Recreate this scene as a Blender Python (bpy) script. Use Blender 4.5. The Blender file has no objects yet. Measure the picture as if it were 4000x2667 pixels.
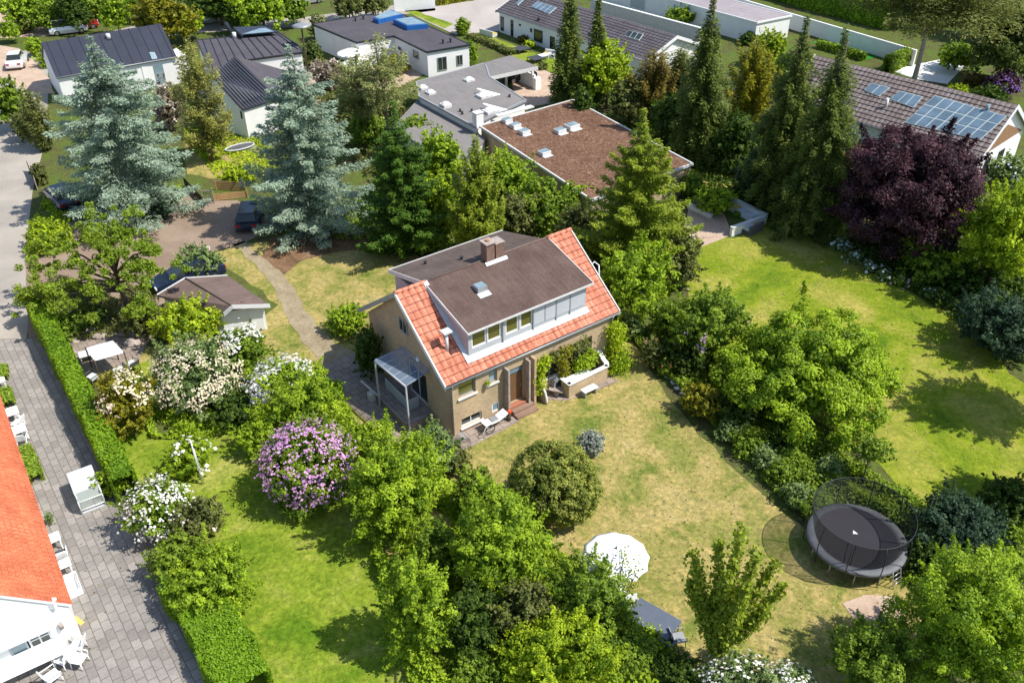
import bpy, bmesh, math, random
import numpy as np
from math import radians, sin, cos, pi

# ------------------------------------------------------------------ camera, light
PITCH, ROLL, CAMH, FPX = radians(34.8), radians(0.6), 30.0, 3500.0
scene = bpy.context.scene
COL = scene.collection
cam_data = bpy.data.cameras.new("camera")
cam = bpy.data.objects.new("camera", cam_data)
COL.objects.link(cam)
cam_data.sensor_width = 36.0
cam_data.lens = FPX / 4000.0 * 36.0
cam_data.clip_end = 2000.0
from mathutils import Matrix, Vector
R1 = np.array([[1, 0, 0], [0, sin(PITCH), cos(PITCH)], [0, cos(PITCH), -sin(PITCH)]])
RZ = np.array([[cos(ROLL), -sin(ROLL), 0], [sin(ROLL), cos(ROLL), 0], [0, 0, 1]])
MC = RZ @ R1                      # rows: camera right, up, forward
mw = Matrix(((MC[0][0], MC[1][0], -MC[2][0], 0), (MC[0][1], MC[1][1], -MC[2][1], 0),
             (MC[0][2], MC[1][2], -MC[2][2], CAMH), (0, 0, 0, 1)))
cam.matrix_world = mw
scene.camera = cam

SUN_AZ, SUN_EL = -13.0, 54.0      # azimuth measured from +X towards +Y
world = bpy.data.worlds.new("World"); scene.world = world
world.use_nodes = True
wn = world.node_tree.nodes; wl = world.node_tree.links
sky = wn.new("ShaderNodeTexSky"); sky.sky_type = 'NISHITA'; sky.sun_disc = False
sky.sun_elevation = radians(SUN_EL); sky.sun_rotation = radians(90 - SUN_AZ)
sky.air_density = 1.0; sky.dust_density = 0.6; sky.ozone_density = 1.0
bg = wn["Background"]; bg.inputs[1].default_value = 0.15
wl.new(sky.outputs[0], bg.inputs[0])
sun_data = bpy.data.lights.new("sun", 'SUN'); sun_data.energy = 4.8; sun_data.angle = radians(0.53)
sun_data.color = (1.0, 0.955, 0.88)
sun = bpy.data.objects.new("sun", sun_data); COL.objects.link(sun)
sd = Vector((cos(radians(SUN_EL)) * cos(radians(SUN_AZ)), cos(radians(SUN_EL)) * sin(radians(SUN_AZ)), sin(radians(SUN_EL))))
sun.rotation_euler = sd.to_track_quat('Z', 'Y').to_euler()
sun.location = (30, 0, 60)
scene.view_settings.view_transform = 'Standard'; scene.view_settings.look = 'None'
scene.view_settings.exposure = 0.36; scene.view_settings.gamma = 1.0
scene.cycles.max_bounces = 6; scene.cycles.transparent_max_bounces = 12
scene.cycles.diffuse_bounces = 3

# ------------------------------------------------------------------ plan coordinates
# The ground plan was surveyed from the photograph (4000 x 2667): a sight line meets a plane.
K = 4000.0 / 2352.0
CAM = np.array([0, 0, CAMH])
def ray(x, y):
    return MC.T @ np.array([(x - 2000) / FPX, -(y - 1333.5) / FPX, 1.0])
def S(x, y, z=0.0):
    d = ray(x, y); return CAM + (z - CAMH) / d[2] * d
def V(x, y, z=0.0):
    return S(x * K, y * K, z)
def proj(P):
    c = MC @ (np.array(P, float) - CAM); return 2000 + FPX * c[0] / c[2], 1333.5 - FPX * c[1] / c[2], c[2]
def on_plane(x, y, p0, n):
    d = ray(x, y); return CAM + ((np.array(p0) - CAM) @ n) / (d @ n) * d
def crop(ox, oy, s):
    return lambda x, y: (ox + x / s, oy + y / s)
cl = crop(0, 1800, 1.809); c1 = crop(0, 0, 3.36); c2 = crop(600, 0, 3.36); c3 = crop(1100, 0, 2.94)
c4 = crop(1800, 0, 2.94); c5 = crop(2500, 0, 2.94); c6 = crop(3200, 200, 2.94); c7 = crop(1560, 300, 2.94)
c8 = crop(0, 1200, 2.24); c9 = crop(550, 1000, 3.2667); c10 = crop(2600, 0, 1.68)
PHI = radians(35.7)
UH = np.array([cos(PHI), sin(PHI), 0.0]); VH = np.array([-sin(PHI), cos(PHI), 0.0]); ZH = np.array([0, 0, 1.0])

# ------------------------------------------------------------------ objects
def setp(o, label=None, cat=None, group=None, kind=None):
    if label: o['label'] = label
    if cat: o['category'] = cat
    if group: o['group'] = group
    if kind: o['kind'] = kind
    return o
def thing(name, loc, label, cat, group=None):
    o = bpy.data.objects.new(name, None); COL.objects.link(o)
    o.empty_display_size = 0.3
    o.location = tuple(float(c) for c in loc)
    return setp(o, label, cat, group)
def base_of(o):
    b = np.zeros(3)
    while o is not None:
        b = b + np.array(o.location); o = o.parent
    return b

class MB:
    """collects faces in world coordinates, several materials"""
    def __init__(s, org=(0, 0, 0), head=None):
        s.v = []; s.f = []; s.m = []; s.sm = []; s.o = np.array(org, float)
        if head is None: s.a, s.b = np.array([1., 0, 0]), np.array([0, 1., 0])
        else: s.a = np.array([cos(head), sin(head), 0]); s.b = np.array([-sin(head), cos(head), 0])
    def w(s, p): return s.o + s.a * p[0] + s.b * p[1] + ZH * p[2]
    def face(s, pts, m=0, local=True, smooth=False):
        i = len(s.v)
        for p in pts: s.v.append(tuple(s.w(p)) if local else tuple(p))
        s.f.append(tuple(range(i, i + len(pts)))); s.m.append(m); s.sm.append(smooth)
    def box(s, x0, x1, y0, y1, z0, z1, m=0):
        c = [(x0, y0, z0), (x1, y0, z0), (x1, y1, z0), (x0, y1, z0), (x0, y0, z1), (x1, y0, z1), (x1, y1, z1), (x0, y1, z1)]
        s.hexa(c, m)
    def hexa(s, c, m=0, local=True):
        i = len(s.v)
        for p in c: s.v.append(tuple(s.w(p)) if local else tuple(p))
        for q in ((3, 2, 1, 0), (4, 5, 6, 7), (0, 1, 5, 4), (1, 2, 6, 5), (2, 3, 7, 6), (3, 0, 4, 7)):
            s.f.append(tuple(i + k for k in q)); s.m.append(m); s.sm.append(False)
    def prism(s, pts, dz, m=0, local=True, top=None):
        """pts: polygon (counter clockwise from above); extruded by vector dz"""
        dz = np.array(dz, float); n = len(pts)
        P = [np.array(s.w(p)) if local else np.array(p, float) for p in pts]
        D = (s.a * dz[0] + s.b * dz[1] + ZH * dz[2]) if local else dz
        Q = [p + D for p in P]
        i = len(s.v); s.v += [tuple(p) for p in P] + [tuple(q) for q in Q]
        s.f.append(tuple(i + k for k in reversed(range(n)))); s.m.append(m); s.sm.append(False)
        s.f.append(tuple(i + n + k for k in range(n))); s.m.append(m if top is None else top); s.sm.append(False)
        for k in range(n):
            k2 = (k + 1) % n
            s.f.append((i + k, i + k2, i + n + k2, i + n + k)); s.m.append(m); s.sm.append(False)
    def tube(s, path, rad, seg=8, m=0, local=True, cap=True):
        P = [np.array(s.w(p)) if local else np.array(p, float) for p in path]
        if not hasattr(rad, '__len__'): rad = [rad] * len(P)
        i0 = len(s.v); ref = None
        for k, p in enumerate(P):
            t = P[min(k + 1, len(P) - 1)] - P[max(k - 1, 0)]; t = t / (np.linalg.norm(t) + 1e-9)
            if ref is None:
                ref = np.cross(t, [0.31, 0.2, 0.93]) if abs(t[2]) < .9 else np.cross(t, [1, 0, 0])
            ref = ref - t * (ref @ t); ref = ref / (np.linalg.norm(ref) + 1e-9); b = np.cross(t, ref)
            for j in range(seg):
                a = 2 * pi * j / seg; s.v.append(tuple(p + rad[k] * (ref * cos(a) + b * sin(a))))
        for k in range(len(P) - 1):
            for j in range(seg):
                j2 = (j + 1) % seg
                s.f.append((i0 + k * seg + j, i0 + k * seg + j2, i0 + (k + 1) * seg + j2, i0 + (k + 1) * seg + j)); s.m.append(m); s.sm.append(seg > 5)
        if cap:
            s.f.append(tuple(i0 + j for j in reversed(range(seg)))); s.m.append(m); s.sm.append(False)
            s.f.append(tuple(i0 + (len(P) - 1) * seg + j for j in range(seg))); s.m.append(m); s.sm.append(False)
    def lathe(s, c, prof, seg=24, m=0, smooth=True):
        """prof: list of (r, z) around point c (local)"""
        i0 = len(s.v)
        for r, z in prof:
            for j in range(seg):
                a = 2 * pi * j / seg; s.v.append(tuple(s.w((c[0] + r * cos(a), c[1] + r * sin(a), c[2] + z))))
        for k in range(len(prof) - 1):
            for j in range(seg):
                j2 = (j + 1) % seg
                s.f.append((i0 + k * seg + j, i0 + k * seg + j2, i0 + (k + 1) * seg + j2, i0 + (k + 1) * seg + j)); s.m.append(m); s.sm.append(smooth)
    def grid(s, P, m=0, smooth=False):
        """P: array (r, c, 3) of world points"""
        r, c = P.shape[:2]; i0 = len(s.v); s.v += [tuple(p) for p in P.reshape(-1, 3)]
        for y in range(r - 1):
            for x in range(c - 1):
                s.f.append((i0 + y * c + x, i0 + y * c + x + 1, i0 + (y + 1) * c + x + 1, i0 + (y + 1) * c + x)); s.m.append(m); s.sm.append(smooth)

def link_mesh(name, V_, F_, mats, parent=None, midx=None, smooth=None, uv=True, head=PHI, bevel=0.0):
    base = base_of(parent)
    Vn = np.array(V_, float)
    org = base
    if parent is None and len(Vn):
        org = np.array([Vn[:, 0].mean(), Vn[:, 1].mean(), Vn[:, 2].min()])
    me = bpy.data.meshes.new(name)
    me.from_pydata([tuple(p) for p in (Vn - org)], [], F_)
    for mt in (mats if isinstance(mats, (list, tuple)) else [mats]): me.materials.append(mt)
    if midx is not None: me.polygons.foreach_set("material_index", midx)
    if smooth is not None: me.polygons.foreach_set("use_smooth", smooth)
    o = bpy.data.objects.new(name, me); COL.objects.link(o)
    if parent is not None: o.parent = parent
    else: o.location = org
    if uv:
        lay = me.uv_layers.new(name="uv")
        ca, sa = cos(head), sin(head)
        for p in me.polygons:
            n = p.normal
            if abs(n.z) > 0.985: t = (ca, sa, 0); b = (-sa, ca, 0)
            else:
                l = math.hypot(n.x, n.y); t = (-n.y / l, n.x / l, 0)
                b = (n.y * t[2] - n.z * t[1], n.z * t[0] - n.x * t[2], n.x * t[1] - n.y * t[0])
            for li in p.loop_indices:
                c = Vn[me.loops[li].vertex_index]
                lay.data[li].uv = (c[0] * t[0] + c[1] * t[1] + c[2] * t[2], c[0] * b[0] + c[1] * b[1] + c[2] * b[2])
    me.update()
    if bevel > 0:
        md = o.modifiers.new("bevel", 'BEVEL'); md.width = bevel; md.segments = 2; md.limit_method = 'ANGLE'; md.angle_limit = radians(40)
    return o
def build(mb, name, mats, parent=None, uv=True, head=PHI, bevel=0.0):
    return link_mesh(name, mb.v, mb.f, mats, parent, mb.m, mb.sm, uv, head, bevel)

# ------------------------------------------------------------------ materials
def mat(name):
    m = bpy.data.materials.new(name); m.use_nodes = True
    nt = m.node_tree; return m, nt, nt.nodes["Principled BSDF"]
def nd(nt, t, **kw):
    n = nt.nodes.new(t)
    for k, v in kw.items():
        if k.startswith('i_'): n.inputs[k[2:].replace('_', ' ')].default_value = v
        else: setattr(n, k, v)
    return n
def rgb(c): return (c[0], c[1], c[2], 1.0)
def ramp(nt, fac, stops):
    r = nt.nodes.new("ShaderNodeValToRGB"); e = r.color_ramp.elements
    while len(e) < len(stops): e.new(0.5)
    for i, (p, c) in enumerate(stops): e[i].position = p; e[i].color = rgb(c)
    nt.links.new(fac, r.inputs[0]); return r.outputs[0]
def noise(nt, scale, detail=5, rough=0.6, vec=None, dist=0.0):
    n = nd(nt, "ShaderNodeTexNoise"); n.inputs['Scale'].default_value = scale; n.inputs['Detail'].default_value = detail
    n.inputs['Roughness'].default_value = rough; n.inputs['Distortion'].default_value = dist
    if vec is not None: nt.links.new(vec, n.inputs['Vector'])
    return n.outputs['Fac']
def pos(nt): return nd(nt, "ShaderNodeNewGeometry").outputs['Position']
def uvv(nt): return nd(nt, "ShaderNodeUVMap").outputs[0]
def mixc(nt, fac, a, b, mode='MIX'):
    n = nd(nt, "ShaderNodeMix", data_type='RGBA', blend_type=mode)
    if isinstance(fac, float): n.inputs[0].default_value = fac
    else: nt.links.new(fac, n.inputs[0])
    for i, x in ((6, a), (7, b)):
        if isinstance(x, tuple): n.inputs[i].default_value = rgb(x)
        else: nt.links.new(x, n.inputs[i])
    return n.outputs[2]
def bump(nt, bs, h, strength=0.3, dist=0.02):
    b = nd(nt, "ShaderNodeBump"); b.inputs['Strength'].default_value = strength; b.inputs['Distance'].default_value = dist
    nt.links.new(h, b.inputs['Height']); nt.links.new(b.outputs[0], bs.inputs['Normal'])
def plain(name, c, rough=0.6, metal=0.0, var=0.12, scale=3.0, bmp=0.0, spec=0.4):
    m, nt, b = mat(name)
    d = tuple(x * (1 - var) for x in c); l = tuple(min(1, x * (1 + var)) for x in c)
    n = noise(nt, scale, 6, 0.65, pos(nt))
    nt.links.new(ramp(nt, n, [(0.3, d), (0.7, l)]), b.inputs['Base Color'])
    b.inputs['Roughness'].default_value = rough; b.inputs['Metallic'].default_value = metal
    b.inputs['Specular IOR Level'].default_value = spec
    if bmp: bump(nt, b, noise(nt, scale * 12, 4, 0.6, pos(nt)), bmp)
    return m
def ground_mat(name, stops, scale=0.35, fine=9.0, famt=0.35, bstr=0.5, fdark=(0.5, 0.5, 0.5), flight=(1.4, 1.4, 1.4), patch=None, mid=None):
    m, nt, b = mat(name); p = pos(nt)
    n1 = noise(nt, scale, 6, 0.62, p, 0.6)
    c = ramp(nt, n1, stops)
    if patch:
        n3 = noise(nt, patch[0], 4, 0.6, p, 1.0)
        c = mixc(nt, ramp(nt, n3, [(patch[1], (0, 0, 0)), (patch[1] + .1, (1, 1, 1))]), c, patch[2])
    if mid:
        nm = noise(nt, mid[0], 6, 0.75, p, 1.5)
        c = mixc(nt, mid[1], c, mixc(nt, 1.0, c, ramp(nt, nm, [(0.35, (0.42, 0.62, 0.35)), (0.6, (1.35, 1.25, 1.3))]), 'MULTIPLY'))
    n2 = noise(nt, fine, 6, 0.8, p, .5)
    c = mixc(nt, famt, c, mixc(nt, 1.0, c, ramp(nt, n2, [(0.35, fdark), (0.65, flight)]), 'MULTIPLY'))
    nt.links.new(c, b.inputs['Base Color']); b.inputs['Roughness'].default_value = 0.95
    b.inputs['Specular IOR Level'].default_value = 0.1
    bump(nt, b, n2, bstr, 0.12)
    return m
M = {}
M['lawn'] = ground_mat('dry_lawn', [(0.27, (0.095, 0.15, 0.022)), (0.39, (0.205, 0.215, 0.05)), (0.53, (0.345, 0.28, 0.098)), (0.78, (0.43, 0.34, 0.155))], 0.42, 4.5, 0.75, mid=(1.5, .6))
M['lawn_green'] = ground_mat('green_lawn', [(0.3, (0.10, 0.18, 0.010)), (0.5, (0.20, 0.26, 0.024)), (0.75, (0.34, 0.33, 0.085))], 0.4, 4.5, 0.75, mid=(1.8, .6))
M['lawn_lush'] = ground_mat('neighbour_lawn', [(0.31, (0.095, 0.17, 0.009)), (0.46, (0.20, 0.25, 0.018)), (0.63, (0.37, 0.32, 0.08))], 0.2, 5.0, 0.6, mid=(1.0, .5))
M['turf'] = ground_mat('turf', [(0.3, (0.03, 0.15, 0.015)), (0.7, (0.05, 0.24, 0.03))], 0.8, 6.0, 0.4)
M['soil'] = ground_mat('soil', [(0.3, (0.09, 0.07, 0.04)), (0.5, (0.10, 0.12, 0.03)), (0.7, (0.09, 0.15, 0.02))], 0.5, 5.0, 0.8)
M['litter'] = ground_mat('leaf_litter', [(0.3, (0.10, 0.06, 0.035)), (0.55, (0.22, 0.13, 0.075)), (0.75, (0.30, 0.20, 0.12))], 0.9, 6.0, 0.8)
M['street'] = ground_mat('street_asphalt', [(0.3, (0.30, 0.27, 0.23)), (0.7, (0.42, 0.375, 0.32))], 0.25, 14.0, 0.25, 0.15)
M['lot'] = ground_mat('parking_paving', [(0.3, (0.37, 0.33, 0.30)), (0.7, (0.47, 0.42, 0.38))], 0.15, 10.0, 0.2, 0.15)
M['drive'] = ground_mat('driveway_paving', [(0.3, (0.22, 0.16, 0.115)), (0.7, (0.33, 0.25, 0.19))], 0.4, 10.0, 0.35, 0.2)
M['gravel'] = ground_mat('gravel', [(0.3, (0.27, 0.215, 0.13)), (0.7, (0.41, 0.335, 0.22))], 1.2, 10.0, 0.7, 0.6)
M['sand'] = ground_mat('sandy_ground', [(0.3, (0.42, 0.30, 0.22)), (0.7, (0.55, 0.42, 0.32))], 1.0, 12.0, 0.4, 0.3)
def paver_mat(name, c1_, c2_, cm, bw, bh, rot=0.0, mortar=0.02):
    m, nt, b = mat(name)
    mp = nd(nt, "ShaderNodeMapping"); nt.links.new(uvv(nt), mp.inputs[0]); mp.inputs['Rotation'].default_value = (0, 0, rot)
    br = nd(nt, "ShaderNodeTexBrick"); nt.links.new(mp.outputs[0], br.inputs['Vector'])
    br.inputs['Color1'].default_value = rgb(c1_); br.inputs['Color2'].default_value = rgb(c2_); br.inputs['Mortar'].default_value = rgb(cm)
    br.inputs['Scale'].default_value = 1.0; br.inputs['Brick Width'].default_value = bw; br.inputs['Row Height'].default_value = bh
    br.inputs['Mortar Size'].default_value = mortar; br.inputs['Mortar Smooth'].default_value = 0.3; br.inputs['Bias'].default_value = 0.0
    n = noise(nt, 0.7, 5, 0.6, pos(nt)); n2 = noise(nt, 9, 4, 0.7, pos(nt))
    c = mixc(nt, 1.0, br.outputs['Color'], ramp(nt, n, [(0.3, (0.82, 0.82, 0.82)), (0.7, (1.12, 1.1, 1.08))]), 'MULTIPLY')
    c = mixc(nt, 1.0, c, ramp(nt, n2, [(0.3, (0.85, 0.85, 0.85)), (0.7, (1.1, 1.1, 1.1))]), 'MULTIPLY')
    nt.links.new(c, b.inputs['Base Color']); b.inputs['Roughness'].default_value = 0.9; b.inputs['Specular IOR Level'].default_value = 0.2
    inv = nd(nt, "ShaderNodeMath", operation='SUBTRACT'); inv.inputs[0].default_value = 1.0; nt.links.new(br.outputs['Fac'], inv.inputs[1])
    bump(nt, b, inv.outputs[0], 0.5, 0.01)
    return m
M['pavers'] = paver_mat('grey_slabs', (0.235, 0.215, 0.195), (0.32, 0.295, 0.27), (0.16, 0.145, 0.12), 0.55, 0.36, radians(90))
M['slabs'] = paver_mat('terrace_slabs', (0.27, 0.22, 0.185), (0.34, 0.275, 0.23), (0.15, 0.125, 0.10), 0.5, 0.5)
M['brick'] = paver_mat('yellow_brick', (0.47, 0.345, 0.20), (0.56, 0.42, 0.255), (0.42, 0.35, 0.26), 0.235, 0.072, 0, 0.010)
M['brick_red'] = paver_mat('chimney_brick', (0.19, 0.095, 0.07), (0.27, 0.15, 0.11), (0.22, 0.18, 0.15), 0.2, 0.07, 0, 0.01)
M['boards'] = paver_mat('deck_boards', (0.27, 0.17, 0.12), (0.35, 0.235, 0.17), (0.07, 0.05, 0.04), 3.0, 0.13, 0, 0.012)
M['wood_brown'] = paver_mat('brown_boards', (0.13, 0.08, 0.05), (0.19, 0.125, 0.08), (0.03, 0.02, 0.015), 3.0, 0.14, radians(90), 0.012)
M['wood_fence'] = paver_mat('fence_boards', (0.55, 0.36, 0.15), (0.62, 0.42, 0.20), (0.16, 0.10, 0.04), 3.0, 0.14, 0, 0.015)
M['white'] = plain('white_render', (0.80, 0.79, 0.76), 0.85, var=0.05, scale=1.2)
M['white_trim'] = plain('white_paint', (0.78, 0.78, 0.76), 0.5, var=0.04)
M['white_dull'] = plain('pale_coping', (0.62, 0.61, 0.59), 0.7, var=0.12)
M['plastic'] = plain('white_plastic', (0.86, 0.86, 0.85), 0.45, var=0.03)
M['grey_trim'] = plain('grey_paint', (0.30, 0.31, 0.32), 0.5, var=0.08)
M['panel_grey'] = plain('dormer_panel', (0.43, 0.45, 0.465), 0.6, var=0.07, scale=1.5)
M['panel_pink'] = plain('dormer_side', (0.50, 0.44, 0.44), 0.7, var=0.06)
M['lead'] = plain('lead_flashing', (0.60, 0.62, 0.63), 0.5, var=0.08)
M['zinc'] = plain('zinc', (0.30, 0.31, 0.32), 0.45, metal=0.3)
M['black_metal'] = plain('black_metal', (0.025, 0.026, 0.028), 0.5)
M['steel'] = plain('galvanised_steel', (0.45, 0.46, 0.47), 0.35, metal=0.7)
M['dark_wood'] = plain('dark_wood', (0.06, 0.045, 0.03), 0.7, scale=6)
M['door_wood'] = plain('door_wood', (0.16, 0.085, 0.04), 0.55, scale=5)
M['red_tile'] = plain('red_floor_tiles', (0.36, 0.14, 0.08), 0.7)
M['bark'] = plain('bark', (0.12, 0.09, 0.065), 0.95, var=0.3, scale=6, bmp=0.5)
M['bark_pale'] = plain('pale_bark', (0.32, 0.28, 0.22), 0.9, var=0.3, scale=6)
M['stone'] = plain('field_stone', (0.36, 0.30, 0.26), 0.9, var=0.3, scale=4, bmp=0.4)
M['canvas'] = plain('white_canvas', (0.82, 0.82, 0.80), 0.9, var=0.03)
M['canvas_grey'] = plain('grey_canvas', (0.55, 0.57, 0.58), 0.85, var=0.06)
M['cloth_blue'] = plain('blue_grey_cloth', (0.10, 0.12, 0.16), 0.85, var=0.1)
M['cushion_dark'] = plain('dark_cushion', (0.05, 0.055, 0.07), 0.9)
M['cushion_yellow'] = plain('yellow_cushion', (0.55, 0.42, 0.12), 0.9)
M['orange_paint'] = plain('orange_plastic', (0.55, 0.07, 0.02), 0.5)
M['terracotta'] = plain('terracotta', (0.45, 0.20, 0.10), 0.8)
M['blue_paint'] = plain('blue_frame', (0.02, 0.12, 0.38), 0.4, var=0.2)
M['fence_dark'] = plain('dark_fence', (0.10, 0.10, 0.10), 0.8, var=0.25)
M['tyre'] = plain('rubber', (0.02, 0.02, 0.02), 0.8)
M['rim'] = plain('alloy', (0.5, 0.5, 0.52), 0.3, metal=0.8)
M['lamp_red'] = plain('tail_lamp', (0.35, 0.01, 0.01), 0.25)
M['lamp_clear'] = plain('head_lamp', (0.75, 0.77, 0.8), 0.15)
def felt(name, a, c, scale=0.7):
    m, nt, b = mat(name); p = pos(nt)
    n = noise(nt, scale, 6, 0.65, p, 0.4)
    n2 = noise(nt, 14, 5, 0.75, p)
    mp = nd(nt, "ShaderNodeMapping"); nt.links.new(uvv(nt), mp.inputs[0]); mp.inputs['Scale'].default_value = (7, 0.5, 1)
    n3 = noise(nt, 1.0, 4, 0.7, mp.outputs[0])
    cc = ramp(nt, n, [(0.3, a), (0.7, c)])
    cc = mixc(nt, 1.0, cc, ramp(nt, n2, [(0.3, (0.7, 0.7, 0.7)), (0.72, (1.35, 1.3, 1.25))]), 'MULTIPLY')
    cc = mixc(nt, 1.0, cc, ramp(nt, n3, [(0.3, (0.82, 0.82, 0.82)), (0.7, (1.18, 1.15, 1.12))]), 'MULTIPLY')
    nt.links.new(cc, b.inputs['Base Color']); b.inputs['Roughness'].default_value = 0.95; b.inputs['Specular IOR Level'].default_value = 0.15
    bump(nt, b, n2, 0.4, 0.02); return m
M['felt_brown'] = felt('brown_felt', (0.085, 0.058, 0.050), (0.14, 0.098, 0.086))
M['felt_grey'] = felt('grey_brown_felt', (0.085, 0.066, 0.058), (0.15, 0.118, 0.103), 0.5)
M['shed_roof'] = felt('shed_felt', (0.13, 0.095, 0.085), (0.18, 0.135, 0.12), 0.9)
M['roof_grey'] = felt('flat_grey_roof', (0.185, 0.18, 0.18), (0.225, 0.215, 0.215), 0.3)
M['roof_dark'] = felt('flat_dark_roof', (0.075, 0.072, 0.085), (0.098, 0.094, 0.11), 0.3)
M['roof_black'] = plain('black_metal_roof', (0.028, 0.032, 0.048), 0.45, var=0.15, scale=0.8, spec=0.5)
M['roof_garage'] = felt('light_grey_roof', (0.27, 0.25, 0.27), (0.34, 0.31, 0.33), 0.5)
m, nt, b = mat('gravel_roof'); p = pos(nt)
n = noise(nt, 3.2, 8, 0.75, p, 2.2); n2 = noise(nt, 0.35, 4, 0.6, p)
cc = ramp(nt, n, [(0.36, (0.065, 0.034, 0.020)), (0.52, (0.175, 0.092, 0.056)), (0.66, (0.36, 0.26, 0.20))])
cc = mixc(nt, 1.0, cc, ramp(nt, n2, [(0.3, (0.8, 0.78, 0.78)), (0.7, (1.1, 1.1, 1.1))]), 'MULTIPLY')
nt.links.new(cc, b.inputs['Base Color']); b.inputs['Roughness'].default_value = 0.95; b.inputs['Specular IOR Level'].default_value = 0.1
bump(nt, b, n, 0.6, 0.05); M['roof_gravel'] = m
def tile_mat(name, a, c, tw, th, dark=0.35, moss=None, grain=1.3, ms=.02):
    m, nt, b = mat(name)
    uv = uvv(nt)
    br = nd(nt, "ShaderNodeTexBrick", offset=0.0); nt.links.new(uv, br.inputs['Vector'])
    br.inputs['Color1'].default_value = rgb(a); br.inputs['Color2'].default_value = rgb(c)
    br.inputs['Mortar'].default_value = rgb(tuple(x * dark for x in a))
    br.inputs['Scale'].default_value = 1.0; br.inputs['Brick Width'].default_value = tw; br.inputs['Row Height'].default_value = th
    br.inputs['Mortar Size'].default_value = ms; br.inputs['Mortar Smooth'].default_value = 0.6; br.inputs['Bias'].default_value = -0.1
    n = noise(nt, 0.9, 5, 0.6, pos(nt)); n2 = noise(nt, 9, 4, 0.7, pos(nt))
    cc = mixc(nt, 1.0, br.outputs['Color'], ramp(nt, n, [(0.3, (0.78, 0.74, 0.72)), (0.7, (1.12, 1.15, 1.18))]), 'MULTIPLY')
    cc = mixc(nt, 1.0, cc, ramp(nt, n2, [(0.3, (0.8, 0.8, 0.82)), (0.7, (grain * .92, grain * .95, grain))]), 'MULTIPLY')
    nt.links.new(cc, b.inputs['Base Color']); b.inputs['Roughness'].default_value = 0.75; b.inputs['Specular IOR Level'].default_value = 0.3
    bump(nt, b, n2, 0.25, 0.01); return m
M['tile_red'] = tile_mat('red_clay_tiles', (0.47, 0.15, 0.078), (0.70, 0.27, 0.165), 0.36, 0.42, 0.8, ms=.001)
for k, c in dict(red=(.19, .05, .03), slate=(.045, .04, .045), brown=(.10, .075, .065), orange=(.36, .085, .035)).items(): M['groove_' + k] = plain('tile_lap_shade_' + k, c, .9)  # dark tones paint the shadow lines where tiles overlap
M['tile_slate'] = tile_mat('dark_concrete_tiles', (0.105, 0.09, 0.095), (0.14, 0.12, 0.125), 0.5, 0.42, 0.45)
M['tile_brown'] = tile_mat('weathered_brown_tiles', (0.21, 0.165, 0.145), (0.29, 0.235, 0.205), 0.4, 0.42, 0.4)
M['tile_orange'] = tile_mat('orange_small_tiles', (0.56, 0.14, 0.06), (0.74, 0.215, 0.095), 0.25, 0.26, 0.5, grain=1.25, ms=.014)
def glass_mat(name, c, rough=0.06, spec=0.8):
    m, nt, b = mat(name); n = noise(nt, 0.8, 3, 0.5, pos(nt))
    nt.links.new(ramp(nt, n, [(0.3, tuple(x * .6 for x in c)), (0.7, c)]), b.inputs['Base Color'])
    b.inputs['Roughness'].default_value = rough; b.inputs['Specular IOR Level'].default_value = spec; return m
M['glass'] = glass_mat('window_glass', (0.035, 0.045, 0.04))
M['glass_green'] = glass_mat('garden_reflection_tint', (0.13, 0.13, 0.03), 0.08)  # reflected garden green is put into the base colour
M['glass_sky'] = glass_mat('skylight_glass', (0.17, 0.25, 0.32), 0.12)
M['frame_teal'] = plain('pale_teal_frame', (0.50, 0.56, 0.54), .5)
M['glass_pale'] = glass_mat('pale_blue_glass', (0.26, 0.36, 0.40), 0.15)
def see_through(name, c, alpha, rough=0.1):
    m, nt, b = mat(name); b.inputs['Base Color'].default_value = rgb(c); b.inputs['Roughness'].default_value = rough
    b.inputs['Alpha'].default_value = alpha; return m
M['roof_glass'] = see_through('veranda_glass', (0.35, 0.45, 0.58), 0.22)
M['box_glass'] = see_through('cabinet_glass', (0.5, 0.55, 0.5), 0.4)
M['net'] = see_through('trampoline_net', (0.012, 0.016, 0.016), 0.55, 0.9)
def paint(name, c):
    m, nt, b = mat(name); b.inputs['Base Color'].default_value = rgb(c); b.inputs['Roughness'].default_value = 0.25
    b.inputs['Coat Weight'].default_value = 0.6; b.inputs['Metallic'].default_value = 0.2; return m
for k, c in dict(car_navy=(0.012, 0.02, 0.05), car_dark=(0.02, 0.02, 0.024), car_silver=(0.45, 0.46, 0.48), car_white=(0.8, 0.8, 0.8), car_red=(0.4, 0.02, 0.02)).items():
    M[k] = paint(k, c)
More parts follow.
